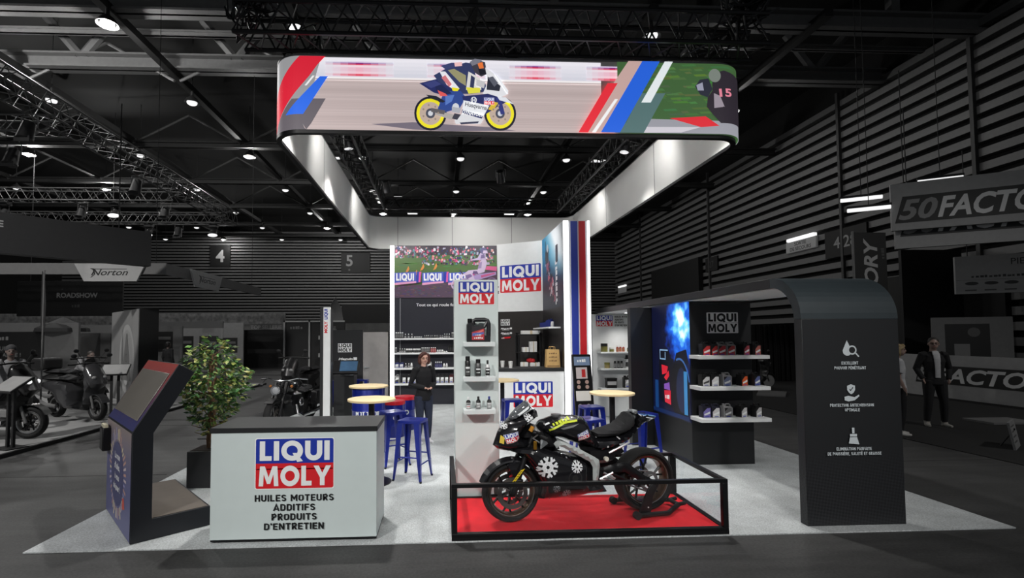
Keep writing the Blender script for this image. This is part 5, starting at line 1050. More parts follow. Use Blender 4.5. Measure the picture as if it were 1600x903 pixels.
p = PR(lambda u, v, l: Vector((-.625 - .105 * v + u * .95, -.128 - l, .52 - .13 * v + u * .27))); p.rect(-.022, .0, .022, 1.0, S(232, 202, 40))
for k in range(5): p.rect(-.012, .12 + k * .16, .012, .2 + k * .16, S(40, 36, 20))
p.out('yellow_fork_sticker', PRINT, bk)
b = MB(); seg = [math.radians(a) for a in range(48, 168, 8)]
for k in range(len(seg) - 1):
    pr = []
    for a in (seg[k], seg[k + 1]): pr += [(-.706 + .31 * math.cos(a), -.07, .285 + .31 * math.sin(a)), (-.706 + .335 * math.cos(a), 0, .285 + .335 * math.sin(a)), (-.706 + .31 * math.cos(a), .07, .285 + .31 * math.sin(a)), (-.706 + .295 * math.cos(a), .075, .285 + .295 * math.sin(a)), (-.706 + .322 * math.cos(a), 0, .285 + .322 * math.sin(a)), (-.706 + .295 * math.cos(a), -.075, .285 + .295 * math.sin(a))]
    b.add(pr, [(i, (i + 1) % 6, 6 + (i + 1) % 6, 6 + i) for i in range(6)] + ([(5, 4, 3, 2, 1, 0)] if k == 0 else []) + ([(6, 7, 8, 9, 10, 11)] if k == len(seg) - 2 else []))
b.puff([(-.78, .56), (-.7, .62), (-.6, .6), (-.58, .52), (-.66, .42), (-.72, .42)], .085, .03, sp=.03); b.build('front_fender', gloss, bk)
hb = MB()
for y in (-1, 1): hb.cyl((-.52, y * .09, .86), (-.45, y * .31, .83), .012, n=8)
ho = hb.build('handlebar', carbon, bk)
for y in (-1, 1): MB().cyl((-.475, y * .23, .84), (-.448, y * .33, .829), .019, n=12).build('grip', rubber, ho)
MB().tube([(-.5, -.2, .85), (-.56, -.24, .83), (-.53, -.33, .81)], .007, n=6).build('lever', steel, ho); MB().cyl((-.545, -.13, .875), (-.52, -.13, .92), .02, n=10).build('fluid_cup', mat('amber_cup', S(190, 130, 40), .4), ho); MB().box(-.545, -.225, .72, -.515, -.2, .8).build('amber_damper', gold, bk, bevel=.006)
cb_ = MB()
for k in range(5): cb_.tube([(-.55 + .02 * k, -.12 - .015 * k, .9 - .01 * k), (-.47 + .02 * k, -.17, .86 - .03 * k), (-.41 + .015 * k, -.15, .8 - .02 * k), (-.38, -.1, .76)], .006, n=5)
cb_.ell((-.5, -.13, .86), .03, .03, .025); cb_.build('cables', carbon, bk)
MB().add([(-.475, -.212, .72), (-.4, -.212, .77), (-.44, -.212, .83), (-.47, -.2, .8), (-.475, -.2, .72), (-.4, -.2, .77), (-.44, -.2, .83), (-.47, -.19, .8)], [(0, 1, 2, 3), (7, 6, 5, 4), (0, 4, 5, 1), (1, 5, 6, 2), (2, 6, 7, 3), (3, 7, 4, 0)]).build('duct_plate', silver, bk)
rs = MB()
for a in (((.13, .4), (.26, .46)), ((.13, .4), (.25, .36)), ((.17, .46), (.28, .4)), ((.2, .35), (.3, .36))): rs.tube([(a[0][0], -.2, a[0][1]), (a[1][0], -.215, a[1][1])], .011, n=6)
rs.cyl((.22, -.2, .41), (.22, -.3, .41), .012, n=8); rs.cyl((.3, -.2, .36), (.3, -.26, .36), .01, n=8); rs.build('footrest', silver, bk)
st_ = MB(); st_.tube([(.26, -.14, .63), (.42, -.13, .69), (.48, -.12, .71)], .012, n=6); st_.build('silver_strut', silver, bk)
MB().cyl((.22, -.145, .58), (.22, -.175, .58), .022, n=12).build('reservoir', mat('white_reservoir', S(220, 216, 200), .4), bk)
# stickers
WK = S(226, 228, 230)
def flake(p, u, v, r):
    def bar(x0, y0, x1, y1, t):
        dx, dy = x1 - x0, y1 - y0; L = math.hypot(dx, dy); nx, ny = -dy / L * t, dx / L * t; p.l = .0022 + .00004 * bar.k; bar.k += 1
        p.poly([(x0 + nx, y0 + ny), (x0 - nx, y0 - ny), (x1 - nx, y1 - ny), (x1 + nx, y1 + ny)], WK)
    bar.k = 0
    for i in range(8):
        a = 2 * PI * i / 8 + .2; c, s = math.cos(a), math.sin(a); P_ = lambda f, g: (u + r * (f * c - g * s), v + r * (f * s + g * c))
        bar(*P_(.16, 0), *P_(.72, 0), .1 * r)
        for k in (-1, 1): bar(*P_(.62, 0), *P_(.96, .2 * k), .11 * r); bar(*P_(.3, 0), *P_(.5, .17 * k), .08 * r)
surf = lambda f: PR(lambda u, v, l: Vector((u, f(u, v) - l, v)), maxe=.03, step=.0003)
for a in ((-.405, .548, .1), (-.112, .535, .058), (-.215, .29, .042), (-.32, .345, .036)): p = surf(f_side); flake(p, *a); p.out('snow_crystal_sticker', PRINT, bk)
p = surf(f_side); p.ring(-.13, .43, .07, .012, K_(38)); p.circ(-.13, .43, .03, K_(34))
for u, v in ((-.36, .23), (-.04, .31), (-.27, .26), (-.55, .68), (-.2, .62)): p.circ(u, v, .008, K_(150), n=8)
p.out('fairing_bolts', PRINT, bk)
ang = .38
def rotf(cu, cv, a): return lambda x, y: (cu + (x - cu) * math.cos(a) - (y - cv) * math.sin(a), cv + (x - cu) * math.sin(a) + (y - cv) * math.cos(a))
p = surf(f_nose); p.logo(-.785, .775, .13, f=rotf(-.74, .81, .32)); p.poly([(-.835, .77), (-.8, .76), (-.79, .82), (-.82, .84)], S(220, 190, 70)); flake(p, -.79, .93, .035); flake(p, -.56, 1.0, .038); p.out('nose_stickers', PRINT, bk)
p = surf(f_scr); p.poly([(-.66, 1.03), (-.55, 1.11), (-.545, 1.095), (-.645, 1.015)], WK); p.poly([(-.6, 1.04), (-.52, 1.09), (-.515, 1.075), (-.59, 1.025)], WK); p.out('screen_stickers', PRINT, bk)
p = surf(f_tank); YG = S(214, 226, 60)
p.logo(-.07, .775, .115, f=rotf(-.015, .825, .4)); p.poly([(-.36, .885), (-.2, .955), (-.06, .965), (-.06, .95), (-.2, .935), (-.35, .868)], YG); p.marks(6, -.22, .945, .03, .2, YG, rot=.28); p.poly([(-.39, .92), (-.34, .94), (-.345, .95), (-.385, .935)], WK); p.poly([(-.25, .895), (-.05, .93), (-.12, .9), (-.22, .88)], K_(120)); p.out('tank_stickers', PRINT, bk)
p = surf(f_tail); p.poly([(.7, .955), (.8, .935), (.8, .928), (.71, .945)], WK)
for u, v in ((.39, .76), (.25, .69), (.44, .71), (.17, .78)): p.circ(u, v, .011, K_(200), n=10)
p.out('tail_stickers', PRINT, bk)
b = MB(); b.box(.58, -.05, .93, .64, .05, 1.02); b.build('tail_plate', silver, bk, bevel=.01)
# paddock stand
ps = thing('paddock_stand', 'black paddock stand lifting the rear wheel of the race motorcycle', 'stand', (1.3625, 4.915, .0605), .1657)
b = MB()
for y in (-1, 1): b.tube([(.5, .23 * y, .035), (.84, .23 * y, .035), (1.0, .12 * y, .045), (1.06, .07 * y, .05)], .024, n=8)
b.tube([(1.06, -.09, .05), (1.06, .09, .05)], .022, n=8); b.build('base_frame', blackm, ps, sharp=60)
for y in (-1, 1):
    MB().prism([(.53, .04), (.66, .04), (.69, .2), (.76, .315), (.72, .33), (.665, .31), (.6, .2)], lambda x, z, t: (x, t, z), .19 * y, .2 * y + .012 * y).build('upright', blackm, ps, bevel=.004)
    MB().cyl((.5, .205 * y, .036), (.5, .255 * y, .036), .036, n=18).build('roller', rubber, ps)
    MB().cyl((1.06, .075 * y, .05), (1.14, .075 * y, .06), .02, n=8).build('push_handle', blackm, ps)
p = PR(plane((0, -.2145, 0), (1, 0, 0)))
for x in (.56, .62, .68, .74, .8): p.circ(x, .04, .009, WHITE, n=8)
p.circ(.63, .1, .008, WHITE, n=8); p.out('bolts', PRINT, ps)

# ================================================================ people
def remesh(o, vox, it=5):
    m = o.modifiers.new('one_skin', 'REMESH'); m.mode = 'VOXEL'; m.voxel_size = vox; m.use_smooth_shade = True
    s = o.modifiers.new('soften', 'SMOOTH'); s.factor = .5; s.iterations = it; return o
def cloth(name, c, rough=.85): return mat(name, c, rough, var=.12, scale=18, bump=.25)
def hand(b, wr, d, side, k, curl=.6):
    d = Vector(d).normalized(); u, w = frame(d); th = u * side
    b.tube([wr - d * .01 * k, wr + d * .02 * k, wr + d * .05 * k], [.014 * k, .02 * k, .019 * k], n=8, sy=.55)
    for i in range(4):
        L = (.036, .042, .04, .03)[i] * k; o = wr + d * .05 * k + u * (i - 1.5) * .0105 * k; e = w * curl * L * .5
        b.tube([o, o + d * L * .5, o + d * L * .85 + e, o + d * L * .95 + e * 2.2], [.0062 * k, .0058 * k, .0053 * k, .0045 * k], n=6)
    o = wr + d * .015 * k - u * .017 * k * side; b.tube([o, o + d * .022 * k - u * .016 * k * side, o + d * .045 * k - u * .016 * k * side + w * .006 * k], [.0075 * k, .007 * k, .0055 * k], n=6)
def person(label, loc, rz, H, topc, botc, shoec, hairc, J=None, skinc=S(206, 160, 138), vox=.009, hair='short', glasses=False, shirt=None, short_sleeve=False, hy=0.0, female=False, cap=None):
    k = H / 1.7; t = thing('person', label, 'person', loc, rz); D = dict(pelvis=(0, .0, .5), chest=(0, 0, .72), neck=(0, .005, .835), head=(0, -.012, .92), sh=(.1, 0, .8), el=(.128, .015, .63), wr=(.125, -.04, .485), hd=(0, -.2, -1), hip=(.05, 0, .5), kn=(.055, -.012, .275), an=(.06, .012, .05), toe=(.068, -.085, .018))
    D.update(J or {})
    def g(n, s): 
        v = D.get(n + ('L' if s > 0 else 'R'))
        if v is None: v = D[n]; v = (v[0] * s, v[1], v[2])
        return Vector(v)
    P = lambda n, s=0: (g(n, s) if s else Vector(D[n])) * H
    def torso(b, e):
        pe, ch, ne = P('pelvis'), P('chest'), P('neck'); w = .93 if female else 1.0; ax = (ne - pe).normalized()
        b.tube([pe - ax * .03 * H, pe + ax * .02 * H, pe.lerp(ch, .5), ch, ch.lerp(ne, .55), ne], [(.082 + e) * H, (.092 + e) * H, (.08 * w + e) * H, (.096 * w + e) * H, (.08 + e) * H, (.034 + e) * H], n=20, sy=.68)
    def arm(b, s, e, end=1.0):
        a, c, d = P('sh', s), P('el', s), P('wr', s); d = c.lerp(d, end)
        b.tube([a + Vector((-.03 * s * H, 0, .002 * H)), a, a.lerp(c, .5), c, c.lerp(d, .4), d], [(.034 + e) * H, (.034 + e) * H, (.028 + e) * H, (.024 + e) * H, (.023 + e) * H, (.017 + e) * H], n=10)
    def leg(b, s, e, top=True):
        a, c, d = P('hip', s), P('kn', s), P('an', s)
        b.tube([a + (a - c) * .06, a, a.lerp(c, .5), c, c.lerp(d, .35), d], [(.05 + e) * H, (.055 + e) * H, (.044 + e) * H, (.033 + e) * H, (.032 + e) * H, (.022 + e) * H], n=12)
    sk = mat('skin_%d' % (skinc[0] * 999), skinc, .5, var=.05); hc = P('head'); Rz = Matrix.Rotation(hy, 3, 'Z'); hp = lambda x, y, z: hc + Rz @ Vector((x * H, y * H, z * H))
    b = MB(); torso(b, -.008)
    for s in (-1, 1): arm(b, s, -.004); leg(b, s, -.006); hand(b, P('wr', s), g('hd', s), s, k); b.ell(P('an', s) + Vector((0, -.008 * H, -.012 * H)), .017 * H, .026 * H, .015 * H)
    b.tube([P('neck') - Vector((0, 0, .02 * H)), P('neck'), hc - Vector((0, -.012 * H, .03 * H))], [.036 * H, .031 * H, .03 * H], n=12)
    b.ell(hp(0, .008, .012), .044 * H, .055 * H, .058 * H, R=Rz, n=20, k=14); b.ell(hp(0, -.012, -.02), .036 * H, .04 * H, .042 * H, R=Rz, n=16, k=10); b.ell(hp(0, -.03, -.046), .017 * H, .016 * H, .014 * H)
    b.tube([hp(0, -.048, .012), hp(0, -.062, -.012), hp(0, -.052, -.017)], [.006 * H, .0085 * H, .007 * H], n=8); b.ell(hp(0, -.046, .018), .03 * H, .009 * H, .006 * H, R=Rz)
    b.ell(hp(0, -.048, -.03), .014 * H, .007 * H, .006 * H, R=Rz)
    for s in (-1, 1): b.ell(hp(.045 * s, .005, -.004), .006 * H, .012 * H, .017 * H, R=Rz)
    remesh(b.build('body', sk, t, recalc=True), vox)
    b = MB()
    for s in (-1, 1): b.ell(hp(.018 * s, -.0475, .004), .0065 * H, .005 * H, .004 * H, R=Rz)
    b.build('eyes', mat('eye_dark', S(30, 24, 22), .2), t); b = MB(); b.tube([hp(-.014, -.0525, -.031), hp(0, -.0565, -.032), hp(.014, -.0525, -.031)], .0026 * H, n=6); b.build('lips', mat('lip_rose', S(160, 92, 88), .5), t)
    # hair
    hm = mat('hair_%d' % (hairc[0] * 9999), hairc, .55, var=.3, scale=60, bump=.4); b = MB()
    if cap: b.ell(hp(0, .012, .03), .05 * H, .06 * H, .05 * H, R=Rz, n=18, k=10); b.build('knit_cap', cloth('cap_cloth', cap), t)
    else:
        b.ell(hp(0, .016, .026), .0485 * H, .056 * H, .05 * H, R=Rz, n=18, k=12); b.ell(hp(0, .03, -.004), .044 * H, .04 * H, .05 * H, R=Rz)
        if hair == 'bob':
            for s in (-1, 1): b.tube([hp(.034 * s, -.008, .05), hp(.05 * s, .004, .01), hp(.052 * s, .006, -.035), hp(.042 * s, .0, -.064)], [.02 * H, .021 * H, .021 * H, .012 * H], n=8)
            b.tube([hp(0, .055, .03), hp(0, .066, -.02), hp(0, .058, -.06)], [.035 * H, .038 * H, .028 * H], n=10); b.tube([hp(.014, -.036, .062), hp(-.026, -.044, .046), hp(-.046, -.024, .012)], [.012 * H, .012 * H, .01 * H], n=8)
        remesh(b.build('hair', hm, t), max(vox, .008), 3)
    if glasses:
        b = MB()
        for s in (-1, 1):
            b.tube([hp(.019 * s + .0145 * math.cos(a) , -.056, .004 + .011 * math.sin(a)) for a in [2 * PI * i / 14 for i in range(14)]], .0017 * H, n=5, closed=True); b.tube([hp(.034 * s, -.055, .006), hp(.046 * s, .0, .004)], .0015 * H, n=5)
        b.tube([hp(-.005, -.056, .006), hp(.005, -.056, .006)], .0015 * H, n=5); b.build('glasses', blackm, t)
    # clothes
    b = MB(); torso(b, .006)
    for s in (-1, 1): arm(b, s, .006, .95 if not short_sleeve else -.0)if not short_sleeve else b.tube([P('sh', s) + Vector((-.03 * s * H, 0, 0)), P('sh', s), P('sh', s).lerp(P('el', s), .75)], [.04 * H, .042 * H, .037 * H], n=10)
    pe, ch = P('pelvis'), P('chest'); ax = (ch - pe).normalized()
    if D.get('hem', 1): b.tube([pe - ax * .035 * H, pe + ax * .03 * H], [.104 * H, .1 * H], n=20, sy=.68)
    remesh(b.build('top', topc if hasattr(topc, 'node_tree') else cloth('top_%d' % (topc[0] * 9999 + topc[2] * 99), topc), t), vox)
    if shirt:
        b = MB(); 
        for z0, z1, w0, w1 in ((.56, .82, .022, .03),):
            b.tube([Vector((0, -.068 * H, .54 * H)), Vector((0, -.071 * H, .66 * H)), Vector((0, -.069 * H, .75 * H)), Vector((0, -.05 * H, .81 * H)), Vector((0, -.028 * H, .84 * H))], [.026 * H, .028 * H, .032 * H, .036 * H, .03 * H], n=10, sy=.35)
        remesh(b.build('shirt_front', cloth('shirt_%d' % (shirt[0] * 999), shirt), t), vox)
    b = MB()
    for s in (-1, 1): leg(b, s, .007)
    b.tube([pe - ax * .05 * H, pe, pe + ax * .05 * H], [.078 * H, .094 * H, .088 * H], n=18, sy=.7); remesh(b.build('trousers', cloth('trousers_%d' % (botc[2] * 9999), botc), t), vox)
    for s in (-1, 1):
        a, c = P('an', s), P('toe', s); d = (c - a); d.z = 0; d.normalize(); b = MB(); q0 = Vector((a.x, a.y, .022 * k)) - d * .02 * H
        b.tube([q0 - d * .01 * H, q0 + d * .03 * H + Vector((0, 0, .012 * k)), q0 + d * .07 * H, q0 + d * .115 * H], [.026 * k, .05 * k, .04 * k, .024 * k], n=10, sy=.9); b.tube([a + Vector((0, 0, .01 * H)), Vector((a.x, a.y, .04 * k))], [.03 * H, .026 * H], n=10)
        remesh(b.build('shoe', cloth('shoe_%d' % (shoec[0] * 999), shoec, .6), t), max(vox * .7, .006), 3)
    return t
BK = S(20, 20, 23)
person('woman in black sweater and dark jeans, hands joined, standing before the product wall', (-.3, 8.58, CZ), .5, 1.57, BK, S(38, 44, 62), S(222, 222, 224), S(74, 40, 34), dict(elL=(.145, .03, .64), wrL=(.035, -.105, .6), elR=(-.145, .03, .64), wrR=(-.03, -.11, .605), hdL=(-1, -.35, 0), hdR=(1, -.35, -.1)), S(214, 168, 150), .0075, 'bob', True, hy=-.25, female=True)
person('man in open black jacket and white shirt standing on the black carpet, hands in pockets', (9.75, 9.35, .012), -.35, 1.76, S(22, 22, 24), S(26, 26, 28), S(150, 148, 142), S(50, 46, 44), dict(el=(.152, .03, .64), wr=(.115, -.03, .52), hd=(-.3, -.3, -1), an=(.08, .012, .05), kn=(.07, -.012, .275), toe=(.1, -.08, .018)), S(150, 126, 116), .0085, 'short', True, S(178, 178, 180), hy=-.35)
person('blonde person in white short sleeved top partly hidden behind the arched canopy', (8.3, 8.62, .012), .95, 1.66, S(176, 176, 178), S(24, 24, 26), S(186, 184, 180), S(150, 130, 96), None, S(150, 122, 110), .01, 'bob', False, short_sleeve=True, female=True)
person('man in dark suit standing among the stands behind the scooters', (-13.4, 18, .076), .9, 1.72, S(24, 24, 26), S(22, 22, 24), S(24, 24, 24), S(30, 28, 28), None, S(110, 96, 90), .013, shirt=S(120, 120, 122))
person('person in pale top bending over a motorcycle behind the dark scooter', (-9.8, 13.9, .076), 1.1, 1.7, S(140, 140, 142), S(34, 34, 36), S(60, 60, 60), S(52, 46, 42), dict(chest=(0, -.15, .66), neck=(0, -.23, .72), head=(0, -.3, .76), sh=(.1, -.2, .71), el=(.13, -.27, .58), wr=(.1, -.36, .52), hd=(0, -1, -.4)), S(120, 104, 98), .012)
person('person in knitted cap and pale jacket seated on the scooter at the platform edge', (-8.3, 9.95, .076), .75, 1.72, S(128, 128, 130), S(44, 44, 46), S(40, 40, 42), S(40, 36, 34), dict(pelvis=(0, .1, .47), chest=(0, .08, .68), neck=(0, .06, .79), head=(0, .04, .88), sh=(.1, .07, .76), el=(.13, -.04, .64), wr=(.12, -.2, .62), hd=(0, -1, 0), hip=(.06, .08, .46), kn=(.13, -.14, .36), an=(.14, -.12, .06), toe=(.15, -.22, .02)), S(112, 98, 92), .012, cap=S(58, 58, 60))
person('dark dressed person standing behind the monolith, seen between it and the plant', (-10.75, 20, .0), 2.9, 1.68, S(26, 26, 28), S(24, 24, 26), S(30, 30, 30), S(22, 20, 20), None, S(90, 78, 74), .014)

# ================================================================ cruiser motorcycle beside the totem
cr = thing('cruiser_motorcycle', 'black cruiser motorcycle facing the viewer behind the reception counter', 'motorcycle', (-3.22, 9.7, .013), 1.42)
# local x runs from the front wheel to the back
wheel(cr, (0, 0, .31), .31, .14, .22, blackm, 'front_wheel', 7, .14, (-.08, .08)); wheel(cr, (1.6, 0, .31), .31, .2, .2, blackm, 'rear_wheel', 7, .13, (.09,))
for y in (-.11, .11): f = MB(); f.cyl((0, y, .31), (.32, y, .92), .028, n=10); f.cyl((.2, y, .7), (.32, y, .92), .036, n=10); f.build('fork_leg', carbon, cr)
b = MB()
for k in range(7):
    a0, a1 = [math.radians(52 + 13 * (k + i)) for i in (0, 1)]; b.add([(.34 * math.cos(a) * -1 + 0, y, .31 + .34 * math.sin(a)) for a in (a0, a1) for y in (-.085, .085)] + [(.328 * math.cos(a) * -1, y, .31 + .328 * math.sin(a)) for a in (a0, a1) for y in (-.085, .085)], [(0, 1, 3, 2), (4, 6, 7, 5), (0, 2, 6, 4), (1, 5, 7, 3), (0, 4, 5, 1), (2, 3, 7, 6)])
b.build('front_fender', carbon, cr)
b = MB(); b.ell((.14, 0, .79), .09, .1, .1, n=18, k=12); hl = b.build('headlamp_shell', carbon, cr); MB().lathe([(.09, -.012), (.095, 0), (.08, .012)], (.06, 0, .79), (1, 0, 0), 24, closed=True).build('headlamp_ring', chrome, hl); MB().ell((.075, 0, .79), .03, .075, .075, n=16).build('headlamp_glass', mat('lamp_glass', S(170, 172, 176), .1, var=0, coat=1), hl)
hb = MB(); hb.tube([(.42, -.5, .98), (.36, -.3, 1.0), (.3, -.12, .96), (.3, .12, .96), (.36, .3, 1.0), (.42, .5, .98)], .013, n=8); ho = hb.build('handlebar', chrome, cr)
for y in (-1, 1):
    MB().cyl((.38, .34 * y, .995), (.43, .48 * y, .978), .019, n=10).build('grip', rubber, ho); m = MB(); m.tube([(.36, .34 * y, 1.0), (.35, .42 * y, .9)], .006, n=5); m.ell((.35, .45 * y, .87), .02, .06, .035); m.build('mirror', carbon, ho); MB().ell((.3, .22 * y, .85), .03, .03, .03).build('indicator', mat('amber_lens', S(170, 110, 60), .2), cr)
b = MB(); b.puff([(.3, .86), (.45, .95), (.75, .93), (.95, .8), (.8, .72), (.4, .74)], .15, .12, sp=.05); b.build('fuel_tank', gloss, cr)
b = MB(); b.puff([(.88, .76), (1.0, .7), (1.3, .7), (1.5, .78), (1.6, .76), (1.55, .66), (1.2, .6), (.95, .66)], .15, .07, sp=.05); b.build('seat', seatm, cr)
b = MB(); b.puff([(.4, .7), (.9, .7), (1.05, .5), (1.0, .2), (.5, .2), (.36, .45)], .17, .06, sp=.05)
for x in (.55, .8):
    for z in (.5, .55, .6, .65): b.lathe([(.11, 0), (.11, .015)], (x, 0, z), n=16)
b.build('engine', carbon, cr)
MB().ell((.7, -.24, .5), .09, .05, .09, n=16).build('air_cleaner', chrome, cr)
b = MB(); b.tube([(.55, -.2, .45), (.5, -.26, .3), (.7, -.27, .22), (1.2, -.27, .22), (1.75, -.27, .26)], [.03, .035, .035, .045, .045], n=10); b.build('exhaust', chrome, cr)
b = MB()
for k in range(8): b.add([(1.6 + .35 * math.cos(a), y, .31 + .35 * math.sin(a)) for a in [math.radians(10 + 17 * (k + i)) for i in (0, 1)] for y in (-.12, .12)] + [(1.6 + .337 * math.cos(a), y, .31 + .337 * math.sin(a)) for a in [math.radians(10 + 17 * (k + i)) for i in (0, 1)] for y in (-.12, .12)], [(0, 1, 3, 2), (4, 6, 7, 5), (0, 2, 6, 4), (1, 5, 7, 3), (0, 4, 5, 1), (2, 3, 7, 6)])
b.build('rear_fender', carbon, cr); MB().box(1.25, -.36, .36, 1.8, -.2, .66).build('saddle_bag', carbon, cr, bevel=.03); MB().cyl((.55, .05, .1), (.75, .3, .0), .012, n=6).build('side_stand', steel, cr)
tag(MB().box(-4.4, 9.2, .0015, -3.62, 13, .0165).box(-3.66, 8.6, 0, -3.6, 14, .02).build('dark_mat', blackp), 'black mat with raised strip under the cruiser motorcycle', 'mat')
# ================================================================ neighbouring stands, far side of the plant
g_mid = mat('stand_grey', S(104, 104, 104), .6); g_dk = mat('stand_dark', S(30, 30, 31), .6); g_lt = mat('stand_pale', S(150, 150, 150), .6); g_fr = mat('stand_frame', S(160, 160, 160), .5)
m_plat = mat('platform_carpet', S(150, 150, 150), .9, var=.12, scale=4)
pf = thing('exhibit_platform', 'pale carpeted platform with black edge carrying the scooters', 'platform', (-6.75, 5, 0))
MB().box(-14, .05, 0.001, -.06, 14.5, .058).build('carpet', m_plat, pf); MB().box(-.06, 0, 0.001, 0, 14.5, .062).box(-14, 0, .001, -.06, .05, .062).build('edge', g_dk, pf)
def mono():
    t = thing('monolith_display', 'tall grey monolith wall with pale oval emblem behind the kiosk', 'display wall', (-7.91, 13.32, .06), math.atan2(.72, -.69)); 
    MB().box(0, -.45, 0, 3.0, 0, 2.55).build('body', m_signd, t, bevel=.005); return t
t = mono(); MB().box(.01, .001, .01, 2.99, .02, 2.54).build('front_panel', mat('monolith_face', S(140, 140, 140), .6, var=.08, scale=3), t)
p = PR(plane((3.0, .021, 0), (-1, 0, 0))); p.poly(arc(1.85, 1.2, .8, 0, 2 * PI, 36, .95)[:-1], K_(176)); p.poly(arc(1.85, 1.2, .66, 0, 2 * PI, 36, .8)[:-1], K_(160))
for z, r in ((1.75, .1), (1.5, .14), (1.22, .18), (.95, .2), (.7, .2)): p.circ(1.85, z, r * 1.3, K_(188), n=20); p.ring(1.85, z, r * 1.3, .03, K_(130))
p.poly([(1.35, .6), (2.35, .6), (1.9, 1.9), (1.8, 1.9)], K_(118)); p.ring(1.85, 1.22, .12, .03, K_(90)); p.out('emblem', PRINT, t)
def lectern(lab, loc, rz):
    t = thing('info_lectern', lab, 'lectern', loc, rz, 'tilted info lecterns'); MB().box(-.2, -.16, 0, .2, .16, .015).build('base', g_dk, t)
    for x in (-.07, .07): MB().box(x - .025, -.02, .015, x + .025, .02, 1.0).build('post', g_dk, t)
    b = MB(Matrix.Translation((0, 0, 1.03)) @ Matrix.Rotation(.6, 4, 'X')); b.box(-.28, -.2, -.015, .28, .2, .015); b.build('plate', g_dk, t); b = MB(Matrix.Translation((0, 0, 1.03)) @ Matrix.Rotation(.6, 4, 'X')); b.box(-.26, -.18, .016, .26, .18, .02); b.build('info_sheet', g_lt, t)
lectern('tilted info lectern in front of the monolith wall', (-7.65, 12.0, .06), .3); lectern('tilted info lectern at the near edge of the platform, before the big scooter', (-7.02, 8.45, .06), -.4)
# scooters
def scooter(lab, loc, rz, bodym, name='scooter', glowing=False, s=1.0, box=False):
    t = thing(name, lab, 'scooter', loc, rz); t.scale = (s, s, s)     # local x: front at +x
    wheel(t, (.64, 0, .24), .24, .12, .16, g_mid, 'front_wheel', 5, .1, (.07,)); wheel(t, (-.62, 0, .24), .24, .13, .16, g_mid, 'rear_wheel', 5, .1, (.07,))
    b = MB(); b.puff([(-.95, .72), (-.6, .78), (-.1, .72), (.0, .6), (.02, .34), (.4, .3), (.46, .6), (.42, .95), (.5, .95), (.64, .7), (.55, .32), (.4, .18), (-.1, .18), (-.35, .3), (-.5, .48), (-.9, .58)], .2, .09, sp=.05); f = b.build('bodywork', bodym, t)
    b = MB(); b.puff([(-.95, .74), (-.9, .84), (-.5, .82), (-.3, .88), (.0, .84), (.05, .74), (-.4, .76)], .15, .06, sp=.05); b.build('seat', seatm, t)
    b = MB(); b.puff([(.36, .9), (.4, 1.1), (.5, 1.12), (.68, .9), (.74, .72), (.64, .6), (.5, .7)], .17, .1, sp=.04); nf = b.build('front_shield', bodym, t); b = MB(); 
    for y in (-.09, .09): b.ell((.66, y, .84), .04, .05, .035)
    b.tube([(.655, -.09, .84), (.665, 0, .84), (.655, .09, .84)], .012, n=6); b.build('headlights', lampm if glowing else g_lt, nf)
    b = MB(); b.tube([(.36, -.36, 1.1), (.44, -.15, 1.12), (.44, .15, 1.12), (.36, .36, 1.1)], .014, n=7); h = b.build('handlebar', g_dk, t)
    for y in (-1, 1):
        MB().cyl((.38, .26 * y, 1.105), (.34, .38 * y, 1.1), .02, n=8).build('grip', rubber, h); m = MB(); m.tube([(.42, .2 * y, 1.1), (.44, .3 * y, 1.24)], .006, n=5); m.ell((.44, .33 * y, 1.27), .015, .06, .04); m.build('mirror', g_dk, h); b = MB(); b.cyl((.64, .085 * y, .24), (.5, .08 * y, .66), .022, n=8); b.build('fork_leg', g_mid, t)
    b = MB()
    for k in range(8):
        aa = [math.radians(25 + 15 * (k + i)) for i in (0, 1)]; b.add([(.64 + .275 * math.cos(a), y, .24 + .275 * math.sin(a)) for a in aa for y in (-.075, .075)] + [(.64 + .262 * math.cos(a), y, .24 + .262 * math.sin(a)) for a in aa for y in (-.075, .075)], [(0, 1, 3, 2), (4, 6, 7, 5), (0, 2, 6, 4), (1, 5, 7, 3), (0, 4, 5, 1), (2, 3, 7, 6)])
    b.build('front_fender', bodym, t); b = MB(); b.tube([(-.3, -.2, .26), (-.6, -.22, .27), (-.95, -.22, .36)], [.03, .05, .05], n=9); b.build('exhaust', g_mid, t); b = MB(); b.box(-.75, .08, .2, -.25, .18, .36); b.build('engine', g_dk, t, bevel=.03); MB().ell((-.97, 0, .68), .03, .1, .04).build('tail_lamp', g_mid, t)
    if box: MB().box(-1.15, -.22, .84, -.75, .22, 1.1).build('top_box', g_dk, t, bevel=.05)
    return t
sc_m = mat('scooter_graphite', S(58, 58, 60), .3, var=0, coat=.5); sc_d = mat('scooter_black', S(30, 30, 31), .3, var=0, coat=.5)
scooter('graphite scooter parked side-on, front wheel towards the monolith wall', (-8.08, 11.4, .06), -.42, sc_m, s=1.1)
scooter('big dark scooter with lit headlight at the platform edge behind the near lectern', (-8.1, 9.15, .06), .1, sc_d, glowing=True, s=1.2)
scooter('black scooter half hidden behind the graphite scooter', (-9.3, 13.1, .06), -.35, sc_d, s=1.15, box=True)
scooter('dark scooter with windshield behind the seated person', (-9.9, 11.6, .06), -.25, sc_d, s=1.1)
